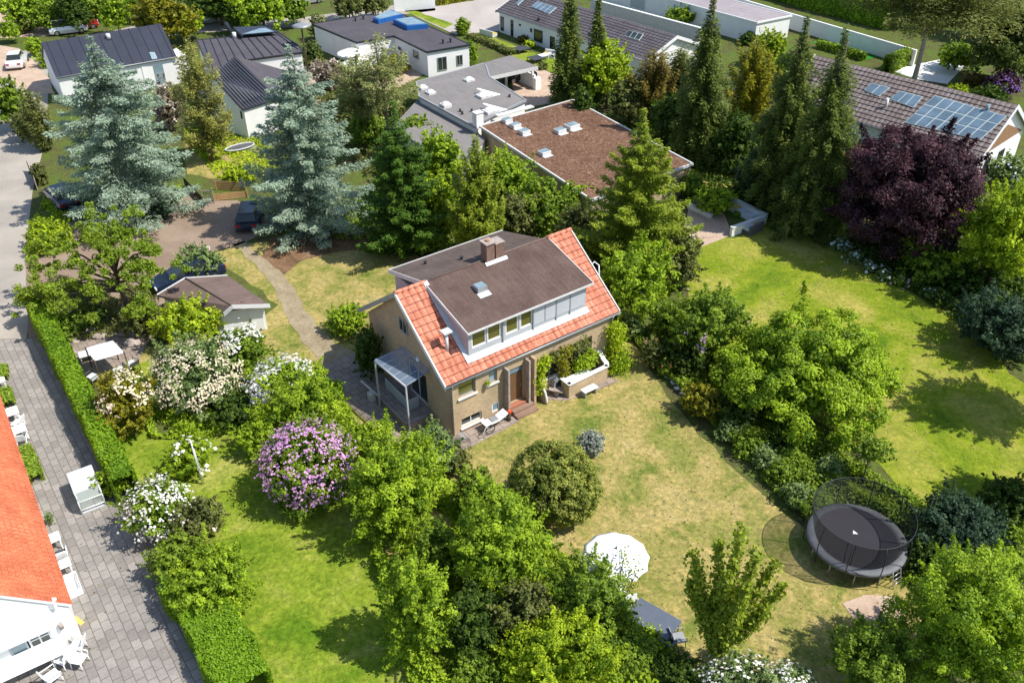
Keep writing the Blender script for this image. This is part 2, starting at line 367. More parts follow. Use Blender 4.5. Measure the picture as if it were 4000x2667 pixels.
def leaf_mat(name, a, c, trans=0.34, rough=0.5):
    m, nt, b = mat(name)
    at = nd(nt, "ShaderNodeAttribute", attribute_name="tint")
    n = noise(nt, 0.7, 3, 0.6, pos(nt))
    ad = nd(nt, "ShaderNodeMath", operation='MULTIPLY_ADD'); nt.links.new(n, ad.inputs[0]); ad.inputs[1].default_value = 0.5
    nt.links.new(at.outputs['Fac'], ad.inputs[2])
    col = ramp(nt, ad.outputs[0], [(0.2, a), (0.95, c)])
    nt.links.new(col, b.inputs['Base Color']); b.inputs['Roughness'].default_value = rough
    b.inputs['Specular IOR Level'].default_value = 0.16
    tr = nd(nt, "ShaderNodeBsdfTranslucent"); hs = nd(nt, "ShaderNodeHueSaturation")
    hs.inputs['Saturation'].default_value = 1.2; hs.inputs['Value'].default_value = 1.2
    nt.links.new(col, hs.inputs['Color']); nt.links.new(hs.outputs[0], tr.inputs['Color'])
    mx = nd(nt, "ShaderNodeMixShader"); mx.inputs[0].default_value = trans
    nt.links.new(b.outputs[0], mx.inputs[1]); nt.links.new(tr.outputs[0], mx.inputs[2])
    nt.links.new(mx.outputs[0], nt.nodes["Material Output"].inputs['Surface']); return m
L = dict(
    spring=((0.070, 0.131, 0.008), (0.206, 0.276, 0.017)), lime=((0.095, 0.160, 0.007), (0.25, 0.305, 0.016)),
    mid=((0.050, 0.100, 0.009), (0.150, 0.205, 0.020)), deep=((0.022, 0.052, 0.008), (0.078, 0.125, 0.016)),
    olive=((0.055, 0.075, 0.018), (0.150, 0.160, 0.045)), gold=((0.085, 0.10, 0.008), (0.24, 0.225, 0.018)),
    bluegreen=((0.15, 0.23, 0.155), (0.38, 0.47, 0.35)), fir=((0.024, 0.07, 0.012), (0.09, 0.16, 0.022)),
    firyellow=((0.065, 0.11, 0.010), (0.20, 0.24, 0.025)), darkfir=((0.024, 0.055, 0.015), (0.15, 0.185, 0.04)),
    pine=((0.075, 0.095, 0.03), (0.18, 0.19, 0.07)), larch=((0.11, 0.125, 0.025), (0.235, 0.23, 0.06)),
    copper=((0.010, 0.005, 0.008), (0.062, 0.028, 0.034)), teal=((0.018, 0.042, 0.022), (0.055, 0.095, 0.048)),
    silver=((0.16, 0.19, 0.16), (0.30, 0.33, 0.28)), sage=((0.075, 0.125, 0.035), (0.19, 0.25, 0.085)),
    hedge=((0.065, 0.145, 0.008), (0.170, 0.280, 0.014)), rust=((0.06, 0.055, 0.012), (0.18, 0.14, 0.03)),
    cream=((0.16, 0.17, 0.05), (0.42, 0.36, 0.16)), pinkish=((0.18, 0.15, 0.09), (0.42, 0.34, 0.26)),
    clipped=((0.06, 0.09, 0.012), (0.195, 0.205, 0.042)))
L['grass_dry'] = ((0.15, 0.15, 0.04), (0.38, 0.32, 0.13)); L['grass_green'] = ((0.10, 0.16, 0.012), (0.27, 0.30, 0.03))
for k, (a, c) in L.items():
    g_ = 1.5 if k in ('sage', 'olive') else 1.35 if k in ('darkfir', 'silver', 'rust', 'hedge', 'teal', 'gold', 'fir', 'deep') else 1.6 if k in ('firyellow', 'larch') else 1.88
    g_ = 1.0 if k in ('bluegreen', 'cream', 'pinkish', 'grass_dry', 'grass_green') else g_
    M['l_' + k] = leaf_mat('leaves_' + k, tuple(x * g_ * .72 for x in a), tuple(min(.62, x * g_ * 1.04) for x in c))
for k, a, c in (('white', (0.62, 0.60, 0.52), (0.85, 0.84, 0.78)), ('creamy', (0.60, 0.50, 0.32), (0.82, 0.74, 0.55)), ('pink', (0.55, 0.46, 0.38), (0.82, 0.74, 0.64)),
                ('magenta', (0.40, 0.17, 0.37), (0.70, 0.42, 0.64)), ('lilac', (0.34, 0.22, 0.34), (0.55, 0.42, 0.50)), ('red', (0.5, 0.05, 0.05), (0.7, 0.2, 0.2)),
                ('purple', (0.10, 0.05, 0.16), (0.22, 0.12, 0.32)), ('bluewhite', (0.35, 0.42, 0.50), (0.6, 0.66, 0.72))):
    M['b_' + k] = leaf_mat('blossom_' + k, a, c, 0.2, 0.8)

# ------------------------------------------------------------------ foliage
def nrm(a): return a / (np.linalg.norm(a, axis=-1, keepdims=True) + 1e-9)
def cards(C, T, N, Ln, Wd):
    T = nrm(T); B = nrm(np.cross(N, T)); Ln = np.asarray(Ln)[..., None] * np.ones((len(C), 1)); Wd = np.asarray(Wd)[..., None] * np.ones((len(C), 1))
    return np.stack([C - T * Ln / 2, C + B * Wd / 2 + T * Ln * .08, C + T * Ln / 2, C - B * Wd / 2 + T * Ln * .08], 1)
def card_mesh(name, Q, tint, material, parent, extra=None):
    """Q (n,4,3) quads in world coordinates; extra = (verts, tri/quad faces) closed solids added to the mesh"""
    base = base_of(parent); n = len(Q)
    Vv = (Q.reshape(-1, 3) - base)
    nv = n * 4; lt = np.full(n, 4); loops = np.arange(nv); tn = tint
    if extra is not None:
        ev, ef = extra; ev = np.array(ev) - base; Vv = np.vstack([Vv, ev])
        loops = np.concatenate([loops, (np.array(ef) + nv).ravel()]); lt = np.concatenate([lt, np.full(len(ef), len(ef[0]))])
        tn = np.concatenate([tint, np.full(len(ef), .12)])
    me = bpy.data.meshes.new(name)
    me.vertices.add(len(Vv)); me.vertices.foreach_set("co", Vv.astype(np.float32).ravel())
    me.loops.add(len(loops)); me.loops.foreach_set("vertex_index", loops.astype(np.int32))
    me.polygons.add(len(lt)); st = np.concatenate([[0], np.cumsum(lt)[:-1]])
    me.polygons.foreach_set("loop_start", st.astype(np.int32))
    me.update(calc_edges=True)
    at = me.attributes.new("tint", 'FLOAT', 'FACE'); at.data.foreach_set("value", tn.astype(np.float32))
    me.materials.append(material)
    o = bpy.data.objects.new(name, me); COL.objects.link(o)
    if parent is not None: o.parent = parent
    return o
_b = bmesh.new(); bmesh.ops.create_icosphere(_b, subdivisions=3, radius=1.0)
ICO_V = np.array([v.co[:] for v in _b.verts]); ICO_F = np.array([[v.index for v in f.verts] for f in _b.faces]); _b.free()
def rsph(rng, n):
    return nrm(rng.normal(size=(n, 3)))
class Lobes:
    def __init__(s, rng, amp=.2):
        s.d = rsph(rng, 7); s.f = rng.uniform(2.5, 5.5, 7); s.p = rng.uniform(0, 6.28, 7); s.a = amp
    def __call__(s, D):
        x = D @ s.d.T
        return 1 + s.a * np.mean(np.sin(x * s.f + s.p), 1) * 2.2
def crown_quads(rng, c, r, leaf, cov=2.2, amp=.2, clump=.17, spiky=.25, lo=-.75, shell=.58):
    """uneven leafy crown made of many clumps round centre c with semi-axes r"""
    r = np.array(r); Rm = (r[0] * r[1] * r[2]) ** (1 / 3.)
    lob = Lobes(rng, amp)
    nc = int(8 / clump ** 2)
    D = rsph(rng, nc * 2); D = D[D[:, 2] > lo][:nc]
    rad = (shell + (1 - shell) * rng.random(len(D)) ** .6)
    Cc = c + D * r * (rad * lob(D))[:, None] * (1 - clump * .5)
    rc = Rm * clump * rng.uniform(.5, 1.3, len(Cc))
    n = int(cov * 4 * pi * Rm ** 2 * .75 / (leaf * leaf * .68 / 2))
    k = rng.choice(len(Cc), n, p=rc ** 2 / np.sum(rc ** 2))
    d = nrm(rsph(rng, n) * .9 + D[k] * .55 + np.array([0, 0, .3]))
    P = Cc[k] + d * np.array([1, 1, .8]) * (rc[k] * rng.uniform(.25, 1.08, n))[:, None]
    if spiky > 0:                                # some clumps run out into shoots
        sp = (rng.random(len(Cc)) < spiky)[k]; sd = nrm(D + np.array([0, 0, .5]))[k]; u_ = rng.random(n) ** .8
        Ps = Cc[k] + sd * (rc[k] * (u_ * 2.6 - .4))[:, None] + rng.normal(0, 1, (n, 3)) * (rc[k] * .34 * (1.15 - u_))[:, None]
        P[sp] = Ps[sp]
    N = nrm(d + rsph(rng, n) * .62 + np.array([0, 0, .45]))
    T = np.cross(N, rsph(rng, n))
    L_ = leaf * rng.uniform(.65, 1.35, n)
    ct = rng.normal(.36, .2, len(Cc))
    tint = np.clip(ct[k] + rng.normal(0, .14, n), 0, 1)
    ni = int(n * .16)                            # larger, darker-tinted filler leaves deep inside
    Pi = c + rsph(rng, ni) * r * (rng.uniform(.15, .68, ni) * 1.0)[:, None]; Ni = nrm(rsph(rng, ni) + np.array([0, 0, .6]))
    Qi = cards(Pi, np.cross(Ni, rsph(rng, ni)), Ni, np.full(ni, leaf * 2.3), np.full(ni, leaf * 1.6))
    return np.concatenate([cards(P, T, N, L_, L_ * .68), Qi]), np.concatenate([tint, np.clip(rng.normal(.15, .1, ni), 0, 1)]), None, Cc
def trunk_mesh(rng, parent, base, top, r0, limbs=None, material=None, name='trunk', limb_from=.35, seg=8):
    mb = MB(); base = np.array(base, float); top = np.array(top, float)
    n = 7; side = rsph(rng, 1)[0] * np.array([1, 1, 0]) * np.linalg.norm(top - base) * .02
    path = [base + (top - base) * t + side * sin(t * 5) for t in np.linspace(0, 1, n)]
    mb.tube(path, [r0 * (1.25 if k == 0 else 1) * (1 - .85 * k / (n - 1)) for k in range(n)], seg, local=False)
    if limbs is not None:
        for q in limbs:
            t = rng.uniform(limb_from, .85); a = base + (top - base) * t; q = np.array(q)
            mid = (a + q) / 2 + np.array([0, 0, .1 * np.linalg.norm(q - a)])
            mb.tube([a, mid, q], [r0 * .42 * (1 - t * .5), r0 * .22, r0 * .06], 5, local=False)
    return build(mb, name, material or M['bark'], parent, uv=False)
def leafsize(depth, k=1.0): return max(.10, depth * .0031) * k
SEED = [100]
def rng_():
    SEED[0] += 1; return np.random.default_rng(SEED[0])
def plant(name, cx, cy, hw, hh, pal, label, cat, lift=0.0, cov=2.3, amp=.2, clump=.17, bloom=None, group=None, spiky=.3, leaf=1.0, shell=.58, trunk=True, core=True, lo=-.75, rzk=1.0):
    """leafy crown seen at picture place (cx,cy) in the 2352-wide view with half sizes hw,hh; lift = clear trunk height"""
    rng = rng_()
    z = 1.5 + lift
    for _ in range(6):
        c = V(cx, cy, z); dep = proj(c)[2]
        al = math.atan2(CAMH - z, math.hypot(c[0], c[1]))
        r = hw * K / FPX * dep; rv = hh * K / FPX * dep
        q = rv ** 2 - (r * sin(al)) ** 2
        rz = math.sqrt(max(q, (.55 * r) ** 2)) / cos(al) if q > 0 else .62 * r
        rz = min(max(rz, .5 * r), 2.0 * r) * rzk * .93
        z = lift + rz * .92
    c = V(cx, cy, z)
    base = np.array([c[0], c[1], 0.0])
    t = thing(name, base, label, cat, group)
    lf = leafsize(dep, leaf)
    r *= .91
    Q, tint, cr, Cc = crown_quads(rng, c, (r, r, rz), lf, cov, amp, clump, spiky, lo, shell)
    Q[:, :, 2] = np.maximum(Q[:, :, 2], .02)
    card_mesh('crown', Q, tint, M['l_' + pal], t)
    if trunk:
        sel = Cc[rng.choice(len(Cc), min(len(Cc), 9 if lift > .5 else 5), replace=False)]
        trunk_mesh(rng, t, base, c + np.array([0, 0, rz * .45]), max(.05, r * .055), sel)
    if bloom:
        col, cov2, sz = bloom[:3]; side = bloom[3] if len(bloom) > 3 else None
        lob = Lobes(rng, amp)
        n = int(cov2 * 4 * pi * r * r / (sz * sz))
        D = rsph(rng, n * 3); D = D[D[:, 2] > -.35]
        if side is not None: D = D[(D @ nrm(np.array(side, float))) > .1]
        lb2 = Lobes(rng, .5); lb2.f *= 1.8
        if cov2 < .6: D = D[lb2(D) > .93]
        nb = max(12, n // 5)                     # flower heads gather in trusses
        D0 = D[:nb]; k = rng.integers(0, len(D0), n)
        rr = rng.uniform(.90, 1.06, nb)
        P = c + D0[k] * np.array([r, r, rz]) * rr[k][:, None] + rng.normal(0, sz * .9, (n, 3)) * np.array([1, 1, .7])
        P[:, 2] = np.maximum(P[:, 2], .05)
        N = nrm(D0[k] + rsph(rng, n) * .6 + np.array([0, 0, .5]))
        Lb = sz * rng.uniform(.7, 1.3, n)
        card_mesh('blossom', cards(P, np.cross(N, rsph(rng, n)), N, Lb, Lb * .9), np.clip(rng.normal(.4, .2, n), 0, 1), M['b_' + col], t)
    return t
def solve_tip(tx, ty, by):
    """ground point at row by whose vertical passes picture point (tx,ty); its height"""
    bx = tx; h = 5
    for _ in range(60):
        g = V(bx, by); lo_, hi = 0, 60
        for _ in range(40):
            h = (lo_ + hi) / 2
            if proj(g + ZH * h)[1] / K > ty: lo_ = h
            else: hi = h
        bx += tx - proj(g + ZH * h)[0] / K
    return g, h
def conifer(name, tx, ty, by, hw, pal, label, cat='tree', z0=.06, taper=.85, nl=34, nb=11, droop=.25, lift_tip=.15, dens=1.0, irr=.28, leaf=1.0, wide=.30, group=None, top_w=.05, up=0.0, trunkpal=None, core=.35, fluff=.5):
    rng = rng_()
    g, H_ = solve_tip(tx, ty, by)
    dep = proj(g + ZH * H_ * .35)[2]; R = hw * K / FPX * dep
    t = thing(name, g, label, cat, group); lf = leafsize(dep, leaf)
    trunk_mesh(rng, t, g, g + ZH * H_ * .97, max(.1, H_ * .017), None, M[trunkpal or 'bark'])
    Qs = []; Ts = []
    az0 = 0
    for i in range(nl):
        f = i / (nl - 1); zf = z0 + (1 - z0) * f ** .95
        z = zf * H_; Lr = min(1.0, .10 + (1 - f) * 4.5) * R * (top_w + (1 - top_w) * (1 - f) ** taper) * (1 if f > .12 else .8 + f * 1.6)
        n_b = max(4, int(nb * (1 - .45 * f)))
        for j in range(n_b):
            az = az0 + 2 * pi * j / n_b + rng.normal(0, .22); Lb = Lr * (1 + rng.normal(0, irr)); Lb = max(.2, min(Lb, Lr * 1.5))
            d = np.array([cos(az), sin(az), 0]); s = np.array([-sin(az), cos(az), 0])
            n = int(dens * Lb * 2 * wide * Lb * 1.5 / (lf * lf * .3)) + int(10 * dens)
            n = min(n, 420)
            tt = rng.random(n) ** .7; wv = wide * Lb * (1 - tt * .8) * rng.uniform(-1, 1, n) + rng.normal(0, lf * .4, n)
            zz = z + up * Lb * tt - droop * Lb * tt ** 1.3 + lift_tip * Lb * tt ** 3 + rng.normal(0, lf * fluff, n) - np.abs(wv) * .25
            P = g + d * (tt * Lb)[:, None] + s * wv[:, None]; P[:, 2] = np.maximum(zz, .03)
            T = d + s * (np.sign(wv) * .9)[:, None] + rng.normal(0, .3, (n, 3)) + np.array([0, 0, -.1])
            N = nrm(np.array([0, 0, 1.]) + rng.normal(0, .45, (n, 3)))
            LL = lf * rng.uniform(.8, 1.7, n)
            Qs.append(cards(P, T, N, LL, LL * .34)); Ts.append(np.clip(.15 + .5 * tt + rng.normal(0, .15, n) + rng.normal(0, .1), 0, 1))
        az0 += 1.1
    Q = np.concatenate(Qs); tn = np.concatenate(Ts)
    cv = None
    if core > 0:
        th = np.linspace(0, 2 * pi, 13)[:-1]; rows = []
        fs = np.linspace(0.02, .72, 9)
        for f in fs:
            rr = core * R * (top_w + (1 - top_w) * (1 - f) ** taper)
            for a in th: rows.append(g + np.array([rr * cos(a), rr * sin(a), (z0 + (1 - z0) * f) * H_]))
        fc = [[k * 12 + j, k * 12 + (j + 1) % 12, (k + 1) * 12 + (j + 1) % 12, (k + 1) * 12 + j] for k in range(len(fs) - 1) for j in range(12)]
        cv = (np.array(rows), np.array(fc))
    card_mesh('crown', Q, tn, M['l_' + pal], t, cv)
    return t
def hedge(name, pts, w, h, pal, label, leafk=1.0, cov=3.0, wob=.12, group=None):
    """hedge along ground polyline pts (world), width w, height h"""
    rng = rng_(); pts = [np.array(p, float) for p in pts]
    t = thing(name, pts[0] * np.array([1, 1, 0]), label, 'hedge', group)
    dep = proj(pts[len(pts) // 2])[2]; lf = leafsize(dep, leafk)
    mb = MB(); Qs = []; Ts = []
    lob = rng.uniform(0, 6.28, 8)
    tot = 0
    for a, b_ in zip(pts[:-1], pts[1:]):
        d = b_ - a; ln = np.linalg.norm(d); d = d / ln; s = np.array([-d[1], d[0], 0])
        ns = max(2, int(ln / .6)); prof = [(-.42, 0), (-.45, .5), (-.40, .9), (-.2, .96), (.2, .96), (.40, .9), (.45, .5), (.42, 0)]
        G_ = []
        for k in range(ns + 1):
            q = a + d * (ln * k / ns); wb = 1 + wob * sin((tot + ln * k / ns) * 1.3 + lob[0]) * .5
            G_.append([q + s * x * w * wb + ZH * zz * h * (1 + wob * .3 * sin((tot + ln * k / ns) * .9 + lob[1])) for x, zz in prof])
        mb.grid(np.array(G_)); mb.face(G_[0][::-1], local=False); mb.face(G_[-1], local=False)
        area = ln * (w + 2 * h); n = int(cov * area / (lf * lf * .34))
        x = rng.random(n) * (ln + w * .3) - w * .15; per = rng.random(n) * (w + 2 * h)
        bulge = lambda xx: 1 + wob * .5 * np.sin((tot + xx) * 1.3 + lob[0]) + wob * .5 * np.sin((tot + xx) * 3.1 + lob[2])
        top = (per > h) & (per < h + w)
        off = np.where(per <= h, -w / 2, np.where(per >= h + w, w / 2, per - h - w / 2)) * bulge(x)
        zz = np.where(per <= h, per, np.where(per >= h + w, per - h - w, h * (1 + wob * .25 * np.sin((tot + x) * 2.1 + lob[1]) + wob * .2 * np.sin(off * 7 + x * 3))))
        nn = np.where(top[:, None], ZH, s * np.sign(off)[:, None])
        P = a + d * x[:, None] + s * off[:, None] + ZH * zz[:, None] - nn * (rng.random(n) * lf * 1.3 - lf * .5)[:, None]
        P[:, 2] = np.maximum(P[:, 2], .02)
        N = nrm(nn + rsph(rng, n) * .8 + ZH * .2)
        LL = lf * rng.uniform(.7, 1.4, n)
        Qs.append(cards(P, np.cross(N, rsph(rng, n)), N, LL, LL * .55)); Ts.append(np.clip(rng.normal(.45, .2, n) + .12 * np.sin(x * .8), 0, 1)); tot += ln
    ev = np.array(mb.v); quads = [f for f in mb.f if len(f) == 4]
    card_mesh('foliage', np.concatenate(Qs), np.concatenate(Ts), M['l_' + pal], t, (ev, np.array(quads)))
    return t

# ------------------------------------------------------------------ setting: ground sheets
def sheet(name, pts, z, material, wob=0.0, step=1.0, head=PHI):
    P = [np.array(p, float) for p in pts]; rng = rng_(); out = []
    ph = rng.uniform(0, 6.28, 6)
    for a, b_ in zip(P, P[1:] + P[:1]):
        n = max(1, int(np.linalg.norm(b_ - a) / step)) if wob else 1
        for k in range(n):
            q = a + (b_ - a) * k / n
            if wob and k: q = q + wob * np.array([sin(q[0] * 2.1 + q[1] + ph[0]) + .6 * sin(q[1] * 3.7 + ph[1]), sin(q[1] * 1.9 - q[0] + ph[2]) + .6 * sin(q[0] * 4.1 + ph[3]), 0])
            out.append((q[0], q[1], z))
    o = link_mesh(name, out, [tuple(range(len(out)))], material, head=head)
    if o.data.polygons[0].normal.z < 0: o.data.flip_normals()
    return setp(o, kind='structure')
def VP(*pts): return [V(x, y) for x, y in pts]
def SP(*pts): return [S(x, y) for x, y in pts]
mb = MB(); mb.face([(-700, -200, 0), (700, -200, 0), (700, 1200, 0), (-700, 1200, 0)])
setp(build(mb, 'ground', M['soil']), kind='structure')
sheet('lawn', VP((480, 585), (560, 560), (900, 540), (1000, 620), (1340, 640), (1450, 780), (1500, 860), (1560, 940), (1700, 1090), (1850, 1210), (2070, 1330), (2120, 1420), (2050, 1700), (560, 1700), (420, 1420), (235, 900), (160, 840), (300, 790), (480, 820), (640, 700)), .004, M['lawn'], .12)
sheet('side_lawn', VP((235, 880), (380, 800), (600, 960), (760, 1010), (850, 1060), (900, 1200), (900, 1350), (1010, 1700), (600, 1700), (470, 1540), (400, 1330), (320, 1180)), .008, M['lawn_green'], .25)
sheet('neighbour_lawn', VP((1560, 590), (1640, 545), (1690, 548), (1760, 500), (1950, 515), (2060, 650), (2190, 730), (2352, 880), (2700, 1000), (2700, 1300), (2352, 1230), (2180, 1180), (2090, 1140), (1900, 980), (1740, 900), (1600, 720)), .008, M['lawn_lush'], .2)
sheet('far_lawn', VP((1560, 380), (1660, 385), (1720, 480), (1690, 490), (1600, 460)), .008, M['lawn_lush'], .1)
sheet('left_lawn', VP((425, 330), (500, 300), (600, 330), (640, 400), (560, 410), (480, 410), (430, 400)), .008, M['lawn'], .1)
sheet('street', VP((-500, 60), (0, 130), (330, 55), (700, 40), (1000, 0), (1000, 25), (700, 62), (420, 78), (110, 130), (110, 300), (75, 440), (60, 560), (60, 620), (75, 700), (60, 778), (-500, 800)), .012, M['street'])
sheet('driveway', VP((55, 560), (170, 470), (390, 478), (440, 440), (470, 462), (545, 460), (640, 520), (545, 565), (500, 575), (420, 625), (375, 700), (240, 760), (65, 776)), .016, M['drive'], .06)
sheet('paved_lane', VP((-400, 788), (62, 778), (112, 770), (320, 1185), (420, 1340), (560, 1720), (-400, 1720)), .012, M['pavers'])
sheet('parking_lot', SP(c3(1410, 130), c3(2352, -30), (2060, -60), (2100, 40), (1980, 120), c3(1990, 400)), .012, M['lot'])
sheet('verge_grass', SP(c3(1420, 140), c3(1540, 130), c3(1980, 280), c3(1870, 330)), .02, M['lawn_green'], .1)
sheet('house_garden_grass', SP(c3(2040, 410), c4(250, 390), c4(700, 560), c4(1150, 700), c4(1120, 860), c4(880, 770), c4(570, 640), c4(330, 500)), .012, M['lawn_green'], .1)
sheet('carport_drive', SP(c4(500, 800), c4(920, 790), c4(1180, 900), c4(1250, 1150), c4(700, 1250)), .012, M['sand'], .05)
sheet('left_yard', SP(c1(0, 600), c1(250, 640), c1(660, 1040), c1(720, 1230), c1(500, 1240), c1(90, 1090), c1(-300, 900)), .02, M['sand'], .1)
sheet('far_plots', SP(c1(-900, 120), c1(500, 130), c1(1300, -20), c1(2300, -40), c1(1200, 260), c1(600, 480), c1(0, 500), c1(-900, 560)), .008, M['sand'], .2)
sheet('middle_yard', SP(c2(1150, 1000), c2(1900, 800), c3(1700, 800), c3(1560, 900), c3(700, 1300), c3(0, 1100)), .006, M['sand'], .1)
sheet('conifer_litter', VP((620, 545), (740, 520), (900, 540), (905, 580), (800, 575), (690, 600), (640, 640), (600, 590)), .012, M['litter'], .15)
def strip(name, pts, w, z, material, wob=.05):
    """pts: V-view centre line"""
    C_ = [V(*p) for p in pts]; Lf = []; Rt = []
    for i, p in enumerate(C_):
        d = C_[min(i + 1, len(C_) - 1)] - C_[max(i - 1, 0)]; d = d / np.linalg.norm(d); s = np.array([-d[1], d[0], 0])
        ww = w if not hasattr(w, '__len__') else w[i]
        Lf.append(p + s * ww / 2); Rt.append(p - s * ww / 2)
    return sheet(name, Lf + Rt[::-1], z, material, wob, .5)
strip('garden_path', [(548, 558), (585, 592), (625, 625), (655, 665), (680, 720), (712, 765), (745, 800), (790, 830)], [.9, .9, 1.0, 1.1, 1.15, 1.25, 1.4, 1.9], .016, M['gravel'], .10)
HO = np.array([-3.12, 34.69, 0.0])      # near corner of the brick house
def hp(u, v, z=0.0): return HO + UH * u + VH * v + ZH * z
sheet('house_paving', [hp(-3.2, 9.5), hp(-2.9, 4.5), hp(-2.6, 1.5), hp(-1.1, -1.0), hp(-.45, -1.25), hp(1.6, -1.15), hp(3.56, -1.05), hp(3.5, -.55), hp(4.9, -.55), hp(4.9, .1), hp(0, .1), hp(-.1, 7), hp(-.3, 9.5)], .020, M['slabs'])
sheet('terrace_paving', [hp(5.3, -.1), hp(6.5, -1.15), hp(8.4, -1.5), hp(9.9, -1.55), hp(9.9, .3), hp(5.3, .3)], .020, M['slabs'])
sheet('border_bed', VP((1440, 770), (1530, 740), (1620, 820), (1760, 960), (1960, 1060), (2120, 1160), (2352, 1200), (2352, 1330), (2100, 1330), (1850, 1215), (1720, 1090), (1580, 930), (1500, 850)), .016, M['soil'], .1)
sheet('sandy_patch', VP((1935, 1385), (1990, 1365), (2060, 1370), (2080, 1430), (2020, 1440), (1960, 1420)), .020, M['sand'], .15)
sheet('house_edge_bed', VP((640, 870), (560, 900), (500, 980), (380, 1010), (350, 980), (300, 900), (420, 820), (560, 800)), .012, M['soil'], .15)
sheet('white_terrace', SP((3475, 274), (3731, 222), (3765, 262), (3700, 330), (3576, 310)), .02, plain('white_paving', (0.75, 0.73, 0.71), 0.8, var=.05))
sheet('turf_garden', SP(c10(960, 280), c10(1180, 205), c10(1620, 320), c10(1300, 400)), .02, M['turf'])
sheet('kitchen_garden', SP(c5(1930, 290), c5(2352, 390), c5(1980, 470)), .02, M['soil'])
sheet('patio', SP((2705, 751), (2806, 780), (2849, 888), (2853, 921), (2741, 965), (2670, 900)), .020, M['sand'])
sheet('rockery_ground', SP(c8(570, 290), c8(840, 190), c8(1230, 190), c8(1330, 250), c8(1200, 480), c8(740, 640)), .018, M['slabs'])

# ------------------------------------------------------------------ building helpers
def wall_panel(mb, P0, P1, z0, z1, openings=(), th=.25, m=0, rm=None, gable=None):
    """wall from P0 to P1 (world xy, outside is to the right of P0->P1) with real openings [(a0,a1,b0,b1)]"""
    P0 = np.array(P0, float) * [1, 1, 0]; P1 = np.array(P1, float) * [1, 1, 0]
    ln = np.linalg.norm(P1 - P0); d = (P1 - P0) / ln; n = np.array([d[1], -d[0], 0])
    xs = sorted({0, ln, *[q for o in openings for q in o[:2]]}); zs = sorted({z0, z1, *[q for o in openings for q in o[2:]]})
    W = lambda a, z, k=0.0: P0 + d * a - n * k + ZH * z
    inside = lambda a, z: any(o[0] < a < o[1] and o[2] < z < o[3] for o in openings)
    for x0, x1 in zip(xs, xs[1:]):
        for b0, b1 in zip(zs, zs[1:]):
            if inside((x0 + x1) / 2, (b0 + b1) / 2): continue
            mb.face([W(x0, b0), W(x1, b0), W(x1, b1), W(x0, b1)], m, local=False)
    for a0, a1, b0, b1 in openings:
        r = m if rm is None else rm
        mb.face([W(a0, b0), W(a1, b0), W(a1, b0, th), W(a0, b0, th)], r, local=False)
        mb.face([W(a0, b1), W(a0, b1, th), W(a1, b1, th), W(a1, b1)], r, local=False)
        mb.face([W(a0, b0), W(a0, b0, th), W(a0, b1, th), W(a0, b1)], r, local=False)
        mb.face([W(a1, b0), W(a1, b1), W(a1, b1, th), W(a1, b0, th)], r, local=False)
    if gable: mb.face([W(a, z) for a, z in gable], m, local=False)
    return W
def window(parent, P0, P1, a0, a1, z0, z1, frame=None, pane=None, nx=1, nz=1, rec=.10, fw=.06, name='window', sill=None, label=None, proud=None):
    """window set in wall P0->P1: frame mesh with a pane child; rec = depth of the glass behind the wall face"""
    P0 = np.array(P0, float) * [1, 1, 0]; P1 = np.array(P1, float) * [1, 1, 0]; d = P1 - P0; d = d / np.linalg.norm(d); n = np.array([d[1], -d[0], 0])
    o = P0 - n * rec
    mb = MB(o); mb.a = d; mb.b = -n
    def bar(x0, x1, b0, b1, dd=0.0): mb.box(x0, x1, -.03 - dd, .03, b0, b1)
    bar(a0, a1, z0, z0 + fw); bar(a0, a1, z1 - fw, z1); bar(a0, a0 + fw, z0 + fw, z1 - fw); bar(a1 - fw, a1, z0 + fw, z1 - fw)
    for k in range(1, nx):
        x = a0 + (a1 - a0) * k / nx; bar(x - fw * .4, x + fw * .4, z0 + fw, z1 - fw)
    for k in range(1, nz):
        z = z0 + (z1 - z0) * k / nz
        for q in range(nx):
            xa = a0 + (a1 - a0) * q / nx + (fw if q == 0 else fw * .4); xb = a0 + (a1 - a0) * (q + 1) / nx - (fw if q == nx - 1 else fw * .4)
            bar(xa, xb, z - fw * .35, z + fw * .35)
    w = build(mb, name, frame or M['white_trim'], parent, uv=False)
    if label: w['label'] = label
    g = MB(o); g.a = d; g.b = -n; g.box(a0 + fw * .5, a1 - fw * .5, .005, .015, z0 + fw * .5, z1 - fw * .5)
    build(g, 'pane', pane or M['glass'], w, uv=False)
    if sill:
        s = MB(o); s.a = d; s.b = -n; s.box(a0 - .08, a1 + .08, -rec - .10, -.031, z0 - .09, z0 - .002); build(s, 'sill', sill, w, uv=False, bevel=.01)
    return w
def wpx(p, P0, P1):
    """picture point p (source px) on the vertical wall plane P0-P1 -> (along, z)"""
    P0 = np.array(P0, float) * [1, 1, 0]; P1 = np.array(P1, float) * [1, 1, 0]; d = P1 - P0; ln = np.linalg.norm(d); d = d / ln
    n = np.array([d[1], -d[0], 0]); q = on_plane(p[0], p[1], P0, n); return (q - P0) @ d, q[2]
def px_window(parent, P0, P1, ptl, pbr, **kw):
    a0, z1 = wpx(ptl, P0, P1); a1, z0 = wpx(pbr, P0, P1)
    if a0 > a1: a0, a1 = a1, a0
    return window(parent, P0, P1, a0, a1, max(.05, z0), z1, rec=-.035, **kw)
